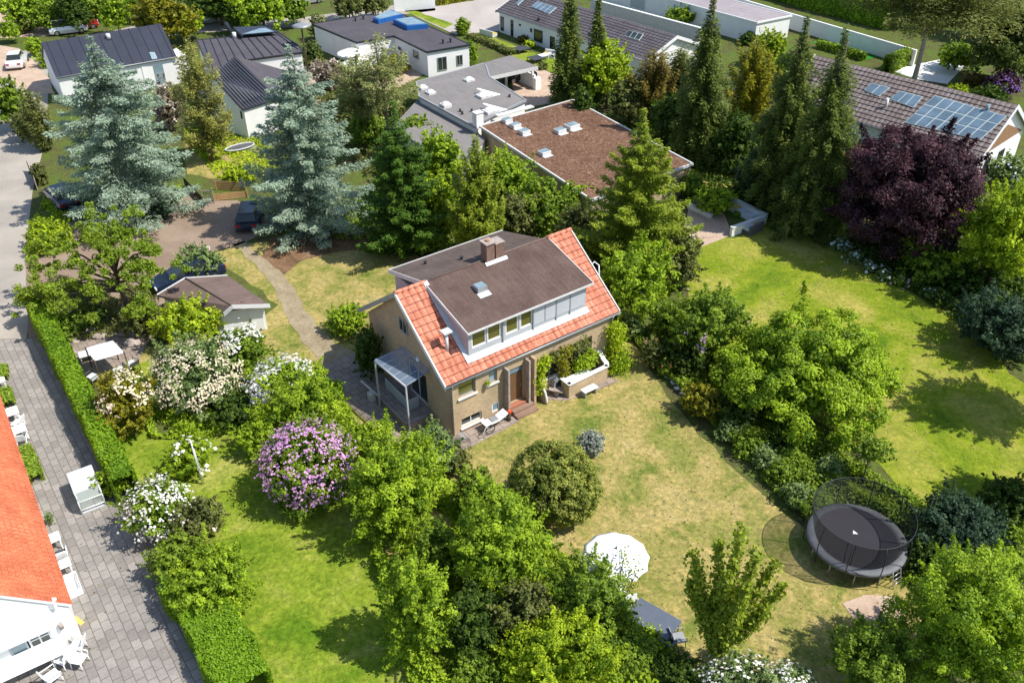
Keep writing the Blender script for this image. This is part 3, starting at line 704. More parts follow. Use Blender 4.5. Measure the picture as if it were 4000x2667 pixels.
def tiles(mb, E0, E1, R0, R1, tw=.36, th=.42, amp=.035, stepz=.03, m=0, thick=.10):
    """pantiled slope: eave E0->E1, ridge R0->R1 (world points), real waves and laps"""
    E0, E1, R0, R1 = [np.array(p, float) for p in (E0, E1, R0, R1)]
    n = np.cross(E1 - E0, R0 - E0); n /= np.linalg.norm(n)
    if n[2] < 0: n = -n
    wdt = np.linalg.norm(E1 - E0); lng = np.linalg.norm(R0 - E0)
    nc = max(1, round(wdt / tw)); nr = max(1, round(lng / th)); sub = 5; gw = .10 if tw > .3 else .06
    xo = [0, .28, .55, 1 - gw, 1 - gw * .5]; wave = [.0, .8, 1.0, .55, -.2]
    xs = [(k + q) / nc for k in range(nc) for q in xo] + [1.0]; rows = []
    for r in range(nr):
        for e, fr in ((0, 0), (1, .92)):
            f = (r + fr) / nr; L_ = E0 + (R0 - E0) * f; Rr = E1 + (R1 - E1) * f
            h = stepz * (1 - e)
            rows.append([L_ + (Rr - L_) * x + n * (h + amp * wave[i % sub]) for i, x in enumerate(xs)])
    rows.append([R0 + (R1 - R0) * x + n * amp * wave[i % sub] for i, x in enumerate(xs)])
    k0 = len(mb.m); mb.grid(np.array(rows), m); w_ = len(xs) - 1
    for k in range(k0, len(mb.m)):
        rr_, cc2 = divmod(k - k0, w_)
        if rr_ % 2 == 1 or cc2 % sub >= 3: mb.m[k] = m + 2  # lap and groove faces take the painted shadow tone
    # underside slab
    mb.hexa([E0 - n * thick, E1 - n * thick, R1 - n * thick, R0 - n * thick, E0, E1, R1, R0], m + 1 if m >= 0 else 0, local=False)
    return n
def skylight(parent, pxs, p0, n, name='skylight', frame=None, pane=None, nx=1, ny=1, h=.12, label=None):
    """flat light lying on plane (p0,n); corners pxs in source pixels, going round"""
    n = np.array(n, float); C_ = [on_plane(x, y, p0, n) for x, y in pxs]
    f = MB(); f.hexa([c - n * .02 for c in C_] + [c + n * h for c in C_], 0, local=False)
    # orientation safe: hexa expects bottom then top in same order
    o = build(f, name, frame or M['frame_teal'], parent, uv=False)
    if label: o['label'] = label
    mid = sum(C_) / 4
    for i in range(nx):
        for j in range(ny):
            def bl(a, b_):
                return (C_[0] * (1 - a) + C_[1] * a) * (1 - b_) + (C_[3] * (1 - a) + C_[2] * a) * b_
            e = .055; a0, a1 = (i + e) / nx, (i + 1 - e) / nx; b0, b1 = (j + e) / ny, (j + 1 - e) / ny
            q = [bl(a0, b0), bl(a1, b0), bl(a1, b1), bl(a0, b1)]
            g = MB(); g.hexa([c + n * (h + .001) for c in q] + [c + n * (h + .02) for c in q], 0, local=False); build(g, 'pane', pane or M['glass_sky'], o, uv=False)
    return o
def ccw(P):
    a = sum(P[i][0] * P[(i + 1) % len(P)][1] - P[(i + 1) % len(P)][0] * P[i][1] for i in range(len(P)))
    return P if a > 0 else P[::-1]
def flat_house(name, pts, z, label, roofmat, wallmat=None, trim=None, inset=.12, slab=.14, z0=0.0, cat='house'):
    """flat roofed building with outline pts (world, at roof height)"""
    P = ccw([np.array(p, float) * [1, 1, 0] for p in pts]); c = sum(P) / len(P)
    t = thing(name, c * [1, 1, 0], label, cat)
    ins = []
    for i in range(len(P)):
        a, b_, d_ = P[i - 1], P[i], P[(i + 1) % len(P)]
        e1 = (b_ - a) / np.linalg.norm(b_ - a); e2 = (d_ - b_) / np.linalg.norm(d_ - b_)
        n1 = np.array([-e1[1], e1[0], 0]); n2 = np.array([-e2[1], e2[0], 0]); s = n1 + n2; k = 1 / max(.3, (s @ s) / 2)
        ins.append(b_ + s * inset * k)
    w = MB(); 
    for i in range(len(ins)): wall_panel(w, ins[i], ins[(i + 1) % len(ins)], z0, z - slab)
    build(w, 'wall', wallmat or M['white'], t)
    r = MB(); r.prism([p + ZH * (z - slab) for p in P], (0, 0, slab), 0, local=False); build(r, 'roof', roofmat, t)
    if trim:
        e = MB()
        for i in range(len(P)):
            a, b_ = P[i], P[(i + 1) % len(P)]; d = (b_ - a) / np.linalg.norm(b_ - a); n = np.array([d[1], -d[0], 0])
            e.hexa([a - n * .10 + ZH * (z - slab + .01), b_ - n * .10 + ZH * (z - slab + .01), b_ + n * .03 + ZH * (z - slab + .01), a + n * .03 + ZH * (z - slab + .01),
                    a - n * .10 + ZH * (z + .05), b_ - n * .10 + ZH * (z + .05), b_ + n * .03 + ZH * (z + .05), a + n * .03 + ZH * (z + .05)], 0, local=False)
        build(e, 'roof_edge', trim, t, uv=False)
    return t, ins, P
# ------------------------------------------------------------------ the brick house in the middle
def main_house():
    t = thing('brick_house', hp(0, 0), 'yellow brick house with red pantiles and long brown dormer in the middle of the garden', 'house')
    def sub(): return MB(HO, PHI)
    W_, D_ = 10.7, 8.1
    fo = [(.55, 1.57, 2.22, 3.2), (2.38, 2.90, 2.30, 3.1), (.63, 1.88, .30, .84), (2.52, 2.98, .36, .93), (3.62, 4.54, .42, 2.62), (5.6, 6.9, 1.0, 2.5), (7.5, 9.2, .3, 2.5)]
    w = MB(); f0, f1 = hp(0, 0), hp(W_, 0)
    wall_panel(w, f0, f1, 0, 3.35, fo)
    g0, g1 = hp(0, D_), hp(0, 0)
    wall_panel(w, g0, g1, 0, 3.25, [(4.0, 5.9, .5, 2.5)], gable=[(0, 3.25), (D_, 3.25), (D_ - .02, 3.42), (3.85, 6.48), (0.02, 3.42)])
    wall_panel(w, hp(W_, D_), hp(0, D_), 0, 3.35); wall_panel(w, hp(W_, 0), hp(W_, D_), 0, 3.25, gable=[(0, 3.25), (D_, 3.25), (D_, 3.42), (4.25, 6.48), (0, 3.42)])
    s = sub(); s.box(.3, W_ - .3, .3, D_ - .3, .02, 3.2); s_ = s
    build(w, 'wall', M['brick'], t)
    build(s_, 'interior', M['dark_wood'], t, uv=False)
    window(t, f0, f1, *fo[0], sill=M['white_dull'], frame=M['grey_trim'], pane=M['glass_green'], rec=.14)
    window(t, f0, f1, *fo[1], sill=M['white_dull'], frame=M['grey_trim'], pane=M['glass_pale'], rec=.14)
    window(t, f0, f1, *fo[2], frame=M['white_trim'], nx=2, sill=M['white_trim'], rec=.12)
    window(t, f0, f1, *fo[3], frame=M['white_trim'], pane=M['glass_pale'], rec=.05)
    window(t, f0, f1, *fo[5], frame=M['dark_wood'], nx=2, sill=M['white_dull'], rec=.12)
    window(t, f0, f1, *fo[6], frame=M['dark_wood'], nx=3, rec=.12)
    window(t, g0, g1, 3.6, 4.4, 4.22, 5.0, frame=M['grey_trim'], nx=2, rec=-.035, sill=None)
    window(t, g0, g1, 4.0, 5.9, .5, 2.5, frame=M['white_trim'], nx=2, rec=.12, name='veranda_door')
    # door, its surround and steps
    d = sub(); d.box(3.68, 4.48, .10, .16, .44, 2.15); dr = build(d, 'front_door', M['door_wood'], t, uv=False)
    d = sub(); d.box(3.68, 4.48, .08, .14, 2.24, 2.60); build(d, 'fanlight', M['glass_sky'], t, uv=False)
    d = sub(); d.tube([(4.36, .03, 1.25), (4.36, .03, 1.45)], .018); build(d, 'handle', M['steel'], dr, uv=False)
    for u0, u1 in ((3.28, 3.40), (4.60, 4.72), (4.95, 5.10)):
        d = sub(); d.box(u0, u1, -.42, -.003, .02, 2.98); build(d, 'porch_pier', M['brick'] if u0 > 4.9 else M['stone'], t, bevel=.01)
    d = sub(); d.box(3.42, 4.58, -.30, -.003, .02, .40); d.box(3.62, 4.54, .0, .25, .30, .41); build(d, 'doorstep', M['red_tile'], t)
    d = sub(); d.box(3.5, 4.85, -.62, -.305, .02, .27); d.box(3.5, 4.85, -.95, -.625, .02, .14); build(d, 'steps', M['boards'], t)
    # roof
    r = MB(); tiles(r, hp(-.25, -.13, 3.42), hp(10.95, -.13, 3.42), hp(-.25, 4.25, 6.57), hp(10.95, 4.25, 6.57), .36, .42, .05, .03)
    tiles(r, hp(10.95, 8.75, 3.30), hp(-.25, 8.75, 3.30), hp(10.95, 4.25, 6.57), hp(-.25, 4.25, 6.57), .36, .42, .045, .035)
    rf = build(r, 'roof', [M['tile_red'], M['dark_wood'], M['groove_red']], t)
    for u0, u1 in ((-.27, 1.48), (9.32, 10.97)):
        c = sub(); n = int((u1 - u0) / .34)
        for k in range(n):
            a = u0 + (u1 - u0) * k / n; b_ = u0 + (u1 - u0) * (k + 1) / n
            c.tube([(a, 4.25, 6.58), (b_ + .04, 4.25, 6.605)], [.13, .115], 10)
        build(c, 'ridge_tiles', M['tile_red'], rf)
    for sgn, (va, vb) in ((0, (-.15, 4.25)), (1, (8.77, 4.25))):
        for uu, mm in ((-.30, M['white_trim'] if sgn == 0 else M['grey_trim']), (10.96, M['white_dull'])):
            c = sub(); zb = .12 if sgn == 0 else 0; c.hexa([(uu, va, 3.08 + zb), (uu + .06, va, 3.08 + zb), (uu + .06, vb, 6.36), (uu, vb, 6.36), (uu, va, 3.38 + zb), (uu + .06, va, 3.38 + zb), (uu + .06, vb, 6.66), (uu, vb, 6.66)])
            build(c, 'barge_board', mm, rf, uv=False)
    c = sub(); c.tube([(-.28, -.20, 3.36), (10.98, -.20, 3.38)], .055, 8); gut = build(c, 'gutter', M['zinc'], t, uv=False)
    for uu in (.10, 10.5):
        c = sub(); c.tube([(uu, -.20, 3.3), (uu, -.08, 3.1), (uu, -.07, .1)], .045, 8); build(c, 'downpipe', M['zinc'], t, uv=False)
    # dormer
    dz = lambda v: 3.47 + .719 * (v + .13)
    d = sub(); F0, F1 = hp(1.6, .55), hp(9.1, .55)
    op = [(.20, 1.08, 4.42, 5.32), (1.14, 1.98, 4.42, 5.32), (2.26, 3.06, 4.40, 5.32), (3.18, 3.96, 4.40, 5.32)]
    wp = MB(); wall_panel(wp, F0, F1, 3.8, 5.5, op, th=.12)
    for uu, sg in ((1.6, 1), (9.1, -1)):
        q = [(uu, .55, 3.8), (uu, .55, 5.56), (uu, 4.25, 6.5)]
        wp.face([hp(*a) for a in (q if sg < 0 else q[::-1])], 1, local=False)
    wp.box  # noqa
    dm = build(wp, 'dormer', [M['panel_grey'], M['panel_pink']], t)
    for o_ in op: window(dm, F0, F1, *o_, frame=M['white_trim'], pane=M['glass_green'], rec=.07, fw=.07)
    for u0, u1 in ((5.62, 6.30), (6.36, 7.05), (7.12, 7.98), (8.05, 8.98)):
        c = sub(); c.box(u0, u1, .515, .548, 4.30, 5.38); build(c, 'panel', plain('dormer_face', (.46, .49, .52), .5, var=.04) if u0 < 5.7 else bpy.data.materials['dormer_face'], dm, uv=False)
    for uu in (3.66, 5.58, 7.08, 8.01):
        c = sub(); c.box(uu - .03, uu + .03, .49, .513, 4.0, 5.45); build(c, 'batten', M['grey_trim'], dm, uv=False)
    c = sub(); c.hexa([(1.5, .30, dz(.30) + .06), (9.2, .30, dz(.30) + .06), (9.2, .549, dz(.549) + .06), (1.5, .549, dz(.549) + .06), (1.5, .30, dz(.30) + .10), (9.2, .30, dz(.30) + .10), (9.2, .549, dz(.549) + .13), (1.5, .549, dz(.549) + .13)])
    build(c, 'flashing', M['lead'], dm, uv=False)
    c = sub()
    c.hexa([(1.36, .30, dz(.3) + .06), (1.6, .30, dz(.3) + .06), (1.6, 4.2, dz(4.2) + .06), (1.36, 4.2, dz(4.2) + .06), (1.36, .30, dz(.3) + .09), (1.599, .30, dz(.3) + .13), (1.599, 4.2, dz(4.2) + .13), (1.36, 4.2, dz(4.2) + .09)])
    build(c, 'side_flashing', M['lead'], dm, uv=False)
    rz = lambda v: 5.60 + (v - .30) * .255
    c = sub(); c.hexa([(1.45, .30, rz(.3) - .07), (9.35, .30, rz(.3) - .07), (9.35, 4.25, 6.49), (1.45, 4.25, 6.49), (1.45, .30, rz(.3)), (9.35, .30, rz(.3)), (9.35, 4.25, 6.61), (1.45, 4.25, 6.61)])
    dr_ = build(c, 'dormer_roof', M['felt_brown'], t)
    c = sub()
    c.box(1.42, 9.38, .262, .298, 5.52, 5.63); c.hexa([(1.41, .30, 5.46), (1.447, .30, 5.46), (1.447, 4.3, 6.48), (1.41, 4.3, 6.48), (1.41, .30, 5.64), (1.447, .30, 5.64), (1.447, 4.3, 6.65), (1.41, 4.3, 6.65)])
    c.hexa([(9.353, .30, 5.46), (9.39, .30, 5.46), (9.39, 4.3, 6.48), (9.353, 4.3, 6.48), (9.353, .30, 5.64), (9.39, .30, 5.64), (9.39, 4.3, 6.65), (9.353, 4.3, 6.65)])
    build(c, 'roof_edge', M['white_dull'], dr_, uv=False)
    # rear flat dormer
    c = sub(); c.hexa([(1.42, 4.252, 6.49), (9.1, 4.252, 6.49), (8.95, 7.95, 5.48), (1.42, 7.95, 5.48), (1.42, 4.252, 6.61), (9.1, 4.252, 6.61), (8.95, 7.95, 5.60), (1.42, 7.95, 5.60)])
    br_ = build(c, 'rear_roof', M['felt_grey'], t)
    c = sub(); c.hexa([(1.38, 4.3, 6.36), (1.417, 4.3, 6.36), (1.417, 7.99, 5.40), (1.38, 7.99, 5.40), (1.38, 4.3, 6.64), (1.417, 4.3, 6.64), (1.417, 7.99, 5.64), (1.38, 7.99, 5.64)])
    c.hexa([(1.42, 7.953, 5.40), (8.99, 7.953, 5.40), (8.99, 7.99, 5.40), (1.42, 7.99, 5.40), (1.42, 7.953, 5.64), (8.99, 7.953, 5.64), (8.99, 7.99, 5.64), (1.42, 7.99, 5.64)])
    build(c, 'roof_edge', M['white_dull'], br_, uv=False)
    c = sub(); c.tube([(1.5, 4.25, 6.64), (9.3, 4.25, 6.64)], .05, 6); build(c, 'ridge_strip', M['shed_roof'], br_, uv=False)
    c = sub(); c.box(1.62, 8.8, 4.9, 7.72, 3.5, 5.40); build(c, 'rear_dormer', M['panel_pink'], t)
    for q in ((4.6, 5.6), (3.1, 6.9)):
        c = sub(); zz = 6.61 - (q[1] - 4.25) * .273; c.tube([(q[0], q[1], zz - .02), (q[0], q[1], zz + .14)], .07, 8); c.tube([(q[0], q[1], zz + .14), (q[0], q[1], zz + .17)], .11, 8); build(c, 'roof_vent', M['black_metal'], br_, uv=False)
    # skylight, chimney, vent pipe
    c = sub(); c.box(3.42, 4.02, 2.32, 2.86, 5.9, 6.42); sk = build(c, 'roof_light', M['zinc'], dr_, uv=False, bevel=.01)
    c = sub(); c.box(3.47, 3.97, 2.37, 2.81, 6.421, 6.45); build(c, 'pane', M['glass_pale'], sk, uv=False)
    c = sub(); c.hexa([(3.35, 1.98, 6.045), (4.05, 1.98, 6.045), (4.05, 2.31, 6.13), (3.35, 2.31, 6.13), (3.35, 1.98, 6.065), (4.05, 1.98, 6.065), (4.05, 2.31, 6.155), (3.35, 2.31, 6.155)]); build(c, 'flashing', M['lead'], sk, uv=False)
    c = sub(); c.box(5.12, 5.62, 3.95, 4.5, 6.3, 7.62); ch = build(c, 'chimney', M['brick_red'], t)
    c = sub(); c.box(5.74, 6.26, 4.0, 4.62, 6.3, 7.45); build(c, 'chimney', M['brick_red'], t)
    c = sub(); c.box(5.06, 5.68, 3.89, 4.56, 7.621, 7.70); cp = build(c, 'cap', M['stone'], ch, uv=False, bevel=.01)
    c = sub(); c.tube([(5.37, 4.22, 7.70), (5.37, 4.22, 7.80)], .11, 10); build(c, 'flue', M['terracotta'], ch, uv=False)
    c = sub(); c.box(5.70, 6.30, 3.96, 4.66, 7.451, 7.52); build(c, 'cap', M['stone'], ch, uv=False, bevel=.01)
    c = sub(); c.hexa([(5.0, 3.80, 6.49), (6.38, 3.80, 6.49), (6.38, 3.96, 6.56), (5.0, 3.96, 6.56), (5.0, 3.80, 6.52), (6.38, 3.80, 6.52), (6.38, 3.96, 6.64), (5.0, 3.96, 6.64)]); build(c, 'flashing', M['lead'], ch, uv=False)
    c = sub(); c.tube([(.76, 1.2, 4.3), (.76, 1.2, 5.35)], .085, 12); c.tube([(.76, 1.2, 5.35), (.76, 1.2, 5.50)], [.085, .17], 12, cap=False); c.box(.52, 1.0, .98, 1.42, 5.50, 5.58)
    build(c, 'vent_pipe', M['lead'], t, uv=False)
    c = sub(); c.tube([(0, 2.78, 3.3), (-.12, 2.78, 3.3)], .13, 12); build(c, 'wall_lamp', M['white_trim'], t, uv=False)
    c = sub(); c.tube([(10.95, 2.6, 4.9), (11.35, 2.5, 5.2), (11.4, 2.2, 5.1), (11.2, 1.9, 4.6)], .04, 6); build(c, 'bracket', M['white_trim'], t, uv=False)
    # glazed veranda on the gable side
    v_ = thing('veranda', hp(-.8, 3), 'pale blue glazed veranda with slim posts on the shaded gable of the brick house', 'veranda')
    for (a, b_, z0) in ((-1.71, 4.35, 0), (-1.53, 1.55, 0)):
        c = sub(); c.box(a - .04, a + .04, b_ - .04, b_ + .04, 0, 3.0); build(c, 'post', M['panel_grey'], v_, uv=False)
    c = sub(); c.tube([(-1.71, 4.35, 3.0), (-1.53, 1.55, 3.0)], .055, 6)
    for k in range(6):
        f = k / 5; c.tube([(-1.71 + .18 * f, 4.35 - 2.8 * f, 3.02), (-.03, 4.4 - 2.6 * f, 3.12)], .03, 6)
    c.tube([(-.04, 4.4, 3.14), (-.04, 1.8, 3.14)], .05, 6); build(c, 'roof_frame', M['panel_grey'], v_, uv=False)
    c = sub(); c.hexa([(-1.7, 4.4, 3.06), (-1.5, 1.5, 3.06), (-.05, 1.7, 3.17), (-.05, 4.4, 3.17), (-1.7, 4.4, 3.07), (-1.5, 1.5, 3.07), (-.05, 1.7, 3.18), (-.05, 4.4, 3.18)]); build(c, 'glass_roof', M['roof_glass'], v_, uv=False)
    c = sub(); c.box(-1.62, -.03, 1.62, 5.5, .02, .48); build(c, 'deck', M['slabs'], v_)
    c = sub(); c.box(-.95, -.91, 2.6, 5.0, .50, 1.15); c.box(-.90, -.30, 2.6, 2.64, .50, 1.15); build(c, 'screen', M['panel_grey'], v_, uv=False)
    for a, b_ in (((-1.62, 1.66), (-.1, 1.66)), ((-1.62, 1.66), (-1.66, 4.3))):
        c = sub(); c.tube([(*a, .56), (*b_, .56)], .035, 6); build(c, 'rail', M['grey_trim'], v_, uv=False)
    c = sub(); c.tube([(-2.0, 5.75, 1.0), (-1.65, 4.6, .55)], .05, 6); c.box(-1.95, -1.65, 4.9, 5.3, .02, .5); build(c, 'stair_rail', M['white_dull'], v_, uv=False)
main_house()

# curved parapet beside the house
def parapet():
    t = thing('brick_parapet', hp(8.2, -.8), 'low brick parapet with thick white coping curving round the cellar stairs', 'parapet')
    pts = [(6.80, -.5), (6.80, -1.05), (9.45, -1.02), (9.62, -.8), (9.66, -.45), (9.72, -.1)]
    hs = [.9, .9, .9, .9, 1.0, 1.25]
    def run(mb, w, z0, zz, dz):
        for (a, b_), (h0, h1) in zip(zip(pts, pts[1:]), zip(hs, hs[1:])):
            a = np.array(a); b_ = np.array(b_); d = (b_ - a) / np.linalg.norm(b_ - a); n = np.array([d[1], -d[0]]) * w / 2; a2 = a - d * w * .35; b2 = b_ + d * w * .35
            def z(h): return (z0 if zz is None else h + zz)
            mb.hexa([(*(a2 + n), z(h0)), (*(b2 + n), z(h1)), (*(b2 - n), z(h1)), (*(a2 - n), z(h0)), (*(a2 + n), h0 + dz), (*(b2 + n), h1 + dz), (*(b2 - n), h1 + dz), (*(a2 - n), h0 + dz)])
    c = MB(HO, PHI); run(c, .14, .02, None, 0); build(c, 'brickwork', M['brick'], t)
    c = MB(HO, PHI); run(c, .26, 0, .003, .07); build(c, 'coping', M['white_trim'], t, uv=False, bevel=.015)
    c = MB(HO, PHI); c.box(6.9, 8.5, -.92, -.45, .83, .89); build(c, 'shelf', M['white_trim'], t, uv=False, bevel=.01)
    c = MB(HO, PHI); c.box(6.95, 9.55, -.9, -.05, .03, .06); build(c, 'stair_well_shade', M['black_metal'], t, uv=False)  # flat black sheet painted in for the shade down the stairs
    t = thing('arched_wall', hp(5.5, -.4), 'quarter round brick wing wall with pale edge beside the front door', 'wall')
    n = 10; arc = [(-.78 * sin(pi / 2 * k / n), .98 * cos(pi / 2 * k / n)) for k in range(n + 1)]
    poly = [(0, 0.02)] + [(0 + a, z + .02) for a, z in arc]
    c = MB(HO, PHI); c.prism([(5.46, v, z) for v, z in poly], (.12, 0, 0)); build(c, 'brickwork', M['brick'], t)
    c = MB(HO, PHI); c.tube([(5.52, a, z + .05) for a, z in arc], .07, 6); build(c, 'coping', M['white_dull'], t, uv=False)
parapet()

# ------------------------------------------------------------------ neighbouring houses
def gable_house(name, label, eA, eB, rB, ze, roofm, zr=None, z0=0.0, wallm=None, oh=.3, tile=None, seams=None, verge=None, thick=.14, cat='house', world=False, back=None, gk='groove_slate', hz=None):
    A = eA if world else S(*eA, ze); B = eB if world else S(*eB, ze)
    d = (B - A); ln = np.linalg.norm(d); d = d / ln
    q = on_plane(*(rB or (0, 0)), B, d); off = (q - B) - d * ((q - B) @ d); off[2] = 0; half = np.linalg.norm(off); s = off / half; zr = q[2]
    if hz:
        half, zr = hz; s = np.array([-d[1], d[0], 0]); s = s if s[1] > 0 else -s
    if back:
        bk = S(*back, ze) - B; bk -= d * (bk @ d); half = np.linalg.norm(bk) / 2; s = bk / (2 * half)
        zr = min((abs(proj(B * [1, 1, 0] + s * half + ZH * z)[1] - rB[1]), z) for z in np.arange(ze, ze + 8, .02))[1]
    t = thing(name, (A + B) / 2 * [1, 1, 0] + s * half, label, cat)
    F = lambda a, b_, z: A * [1, 1, 0] + d * a + s * b_ + ZH * z
    sl = (zr - ze) / half
    w = MB(); o2 = oh
    cs = [F(o2, o2, 0), F(ln - o2, o2, 0), F(ln - o2, 2 * half - o2, 0), F(o2, 2 * half - o2, 0)]
    ccwf = np.cross(d, s)[2] > 0
    ring = cs if ccwf else cs[::-1]
    zt = ze + sl * o2 - thick
    for i in range(4): wall_panel(w, ring[i], ring[(i + 1) % 4], z0, zt)
    for a in (o2, ln - o2):
        w.face([F(a, o2, zt), F(a, 2 * half - o2, zt), F(a, half, zr - thick)], 0, local=False)
    build(w, 'wall', wallm or M['white'], t)
    r = MB(); n = None
    if tile:
        tiles(r, F(0, 0, ze), F(ln, 0, ze), F(0, half, zr), F(ln, half, zr), *tile); tiles(r, F(ln, 2 * half, ze), F(0, 2 * half, ze), F(ln, half, zr), F(0, half, zr), *tile)
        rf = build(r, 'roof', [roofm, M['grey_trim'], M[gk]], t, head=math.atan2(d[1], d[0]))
    else:
        for y0 in (0, 2 * half):
            r.hexa([F(0, y0, ze - thick), F(ln, y0, ze - thick), F(ln, half, zr - thick), F(0, half, zr - thick), F(0, y0, ze), F(ln, y0, ze), F(ln, half, zr), F(0, half, zr)], 0, local=False)
            if seams:
                k = .3
                while k < ln:
                    r.hexa([F(k, y0, ze - .01), F(k + .05, y0, ze - .01), F(k + .05, half, zr - .01), F(k, half, zr - .01), F(k, y0, ze + .07), F(k + .05, y0, ze + .07), F(k + .05, half, zr + .07), F(k, half, zr + .07)], 0, local=False); k += seams
        rf = build(r, 'roof', roofm, t, head=math.atan2(d[1], d[0]))
    if verge:
        for a in (-.05, ln):
            for y0 in (0, 2 * half):
                c = MB(); c.hexa([F(a, y0, ze - .28), F(a + .05, y0, ze - .28), F(a + .05, half, zr - .28), F(a, half, zr - .28), F(a, y0, ze + .06), F(a + .05, y0, ze + .06), F(a + .05, half, zr + .06), F(a, half, zr + .06)], 0, local=False); build(c, 'barge_board', verge, rf, uv=False)
    c = MB(); c.tube([F(0, -.05, ze - .04), F(ln, -.05, ze - .04)], .06, 6, local=False); build(c, 'gutter', M['zinc'], t, uv=False)
    nn = np.cross(d, F(0, half, zr) - F(0, 0, ze)); nn /= np.linalg.norm(nn); nn = nn * np.sign(nn[2])
    return t, rf, F, cs, ln, half, (F(0, 0, ze), nn)

# B2: left white house, black seamed roof
t, rf, F, cs, ln, half, pl = gable_house('white_house', 'white house with steep black seamed roof at upper left, behind the left blue spruce', c1(2320, 745), c1(735, 1020), c1(700, 560), 2.7, M['roof_black'], seams=.95, oh=.15, back=c1(565, 740))
px_window(t, cs[1], cs[2], c1(655, 900), c1(695, 980), frame=M['black_metal']); px_window(t, cs[1], cs[2], c1(680, 1080), c1(735, 1190), frame=M['black_metal'])
skylight(rf, [c1(1960, 700), c1(2030, 700), c1(2065, 780), c1(1995, 790)], *pl, pane=M['glass_pale'])
c = MB(); q = on_plane(*c1(1430, 515), *pl); c.tube([q, q + ZH * .5], .2, 10, local=False); build(c, 'vent', M['white_dull'], rf, uv=False)
def addwing(parent, label=None):
    zt = 2.6; P = [S(*c1(1930, 830), zt), S(*c1(2330, 770), zt), S(*c1(2352, 1060), zt), S(*c1(2180, 1300), 0)]
    a = S(*c1(1930, 1180), 0); b_ = S(*c1(2330, 1240), 0); d = UH
    c = MB(a, PHI); c.box(0, 4.6, 0, 3.0, 0, 2.5); o = build(c, 'side_wing', M['white'], parent)
    c = MB(a, PHI); c.box(1.1, 2.4, -.06, -.003, .3, 2.2); build(c, 'garden_door', M['glass_pale'], o, uv=False)
addwing(t)
# B3: middle white house - flat sloping roof and seamed wing
t, ins, P = flat_house('white_villa', [S(*c2(560, 530), 3), S(*c2(760, 985), 3), S(*c2(1230, 790), 3), S(*c2(1960, 690), 3), S(*c2(1920, 610), 3), S(*c2(1600, 400), 3), S(*c2(1100, 480), 3)], 3.0, 'white villa with wide black sheet roof between the two blue spruces', M['roof_dark'], trim=M['black_metal'])
c = MB(); nrib = 11
for k in range(nrib):
    f = k / (nrib - 1); a = S(600 + (c2(640, 490)[0] - 600) + f * (c2(1560, 400)[0] - c2(640, 490)[0]), c2(0, 500)[1] + f * (c2(0, 400)[1] - c2(0, 500)[1]), 3.0)
    e0 = c2(870, 915) if False else (c2(780, 900)[0] + f * (c2(1900, 660)[0] - c2(780, 900)[0]), c2(0, 900)[1] + f * (c2(0, 655)[1] - c2(0, 900)[1])); b_ = S(*e0, 3.0)
    d = (b_ - a); d /= np.linalg.norm(d); s = np.array([-d[1], d[0], 0]) * .03
    c.hexa([a - s, b_ - s, b_ + s, a + s, a - s + ZH * .08, b_ - s + ZH * .08, b_ + s + ZH * .08, a + s + ZH * .08], 0, local=False)
build(c, 'roof_rib', M['roof_black'], t, uv=False)['kind'] = 'stuff'
c = MB(); q = S(*c2(1065, 500), 3); c.tube([q - ZH * .05, q + ZH * .55], .2, 10, local=False); build(c, 'vent', M['white_dull'], t, uv=False)
c = MB(); c.prism(ccw([S(*c2(1040, 370), 3.3), S(*c2(1160, 470), 3.3), S(*c2(1640, 430), 3.3), S(*c2(1450, 355), 3.3)]), (0, 0, .1), 0, local=False); c.tube([S(*c2(1060, 370), 3.4), S(*c2(1160, 470), 3.4)], .15, 6, local=False)
o = build(c, 'roof_hatch', M['roof_black'], t, uv=False)
c = MB(); c.prism(ccw([S(*c2(1165, 455), 3.42), S(*c2(1580, 420), 3.42), S(*c2(1470, 375), 3.42), S(*c2(1390, 380), 3.42)]), (0, 0, .04), 0, local=False); build(c, 'pane', M['glass_pale'], o, uv=False)
c = MB(); c.prism(ccw([S(*c2(1080, 490), 3.0), S(*c2(1030, 460), 3.0), S(*c2(930, 330), 3.6), S(*c2(980, 330), 3.6)]), (0, 0, .3), 0, local=False); build(c, 'roof_ridge', M['roof_black'], t, uv=False)
# wing
tw = thing('house_wing', S(*c2(1165, 1700), 0), 'white gabled wing with black seamed roof beside the second blue spruce', 'house')
q1, q2, q3, q4 = S(*c2(1165, 1440), 2.7), S(*c2(765, 1000), 5.0), S(*c2(1065, 745), 5.6), S(*c2(1640, 1290), 2.9)
q5 = S(*c2(1480, 1120), 5.0)
c = MB(); 
def slab4(c, P, th=.14, m=0):
    P = [np.array(p, float) for p in P]; c.hexa([p - ZH * th for p in P] + P, m, local=False)
slab4(c, [q1, q4, q3, q2])
for k in range(12):
    f = (k + .3) / 12; a = q2 + (q3 - q2) * f; b_ = q1 + (q4 - q1) * f; s = nrm(q4 - q1) * .03
    c.hexa([a - s, b_ - s, b_ + s, a + s, a - s + ZH * .08, b_ - s + ZH * .08, b_ + s + ZH * .08, a + s + ZH * .08], 0, local=False)
build(c, 'roof', M['roof_black'], tw, uv=False)
q6 = S(*c2(2000, 1000), 3.2)
c = MB(); slab4(c, [q4, q6, S(*c2(1075, 742), 5.62), q3 + (q4 - q3) * .02]); build(c, 'lean_to_roof', M['roof_dark'], tw)
gz = lambda p: np.array([p[0], p[1], 0.0])
q7 = S(*c2(560, 1075), 4.2); e = nrm(gz(q4) - gz(q1)) * .12
g1, g2 = gz(q1) + e, gz(q2) + e
c = MB(); c.face([g1, g1 + ZH * (q1[2] - .16), g2 + ZH * (q2[2] - .16), g2], 0, local=False)
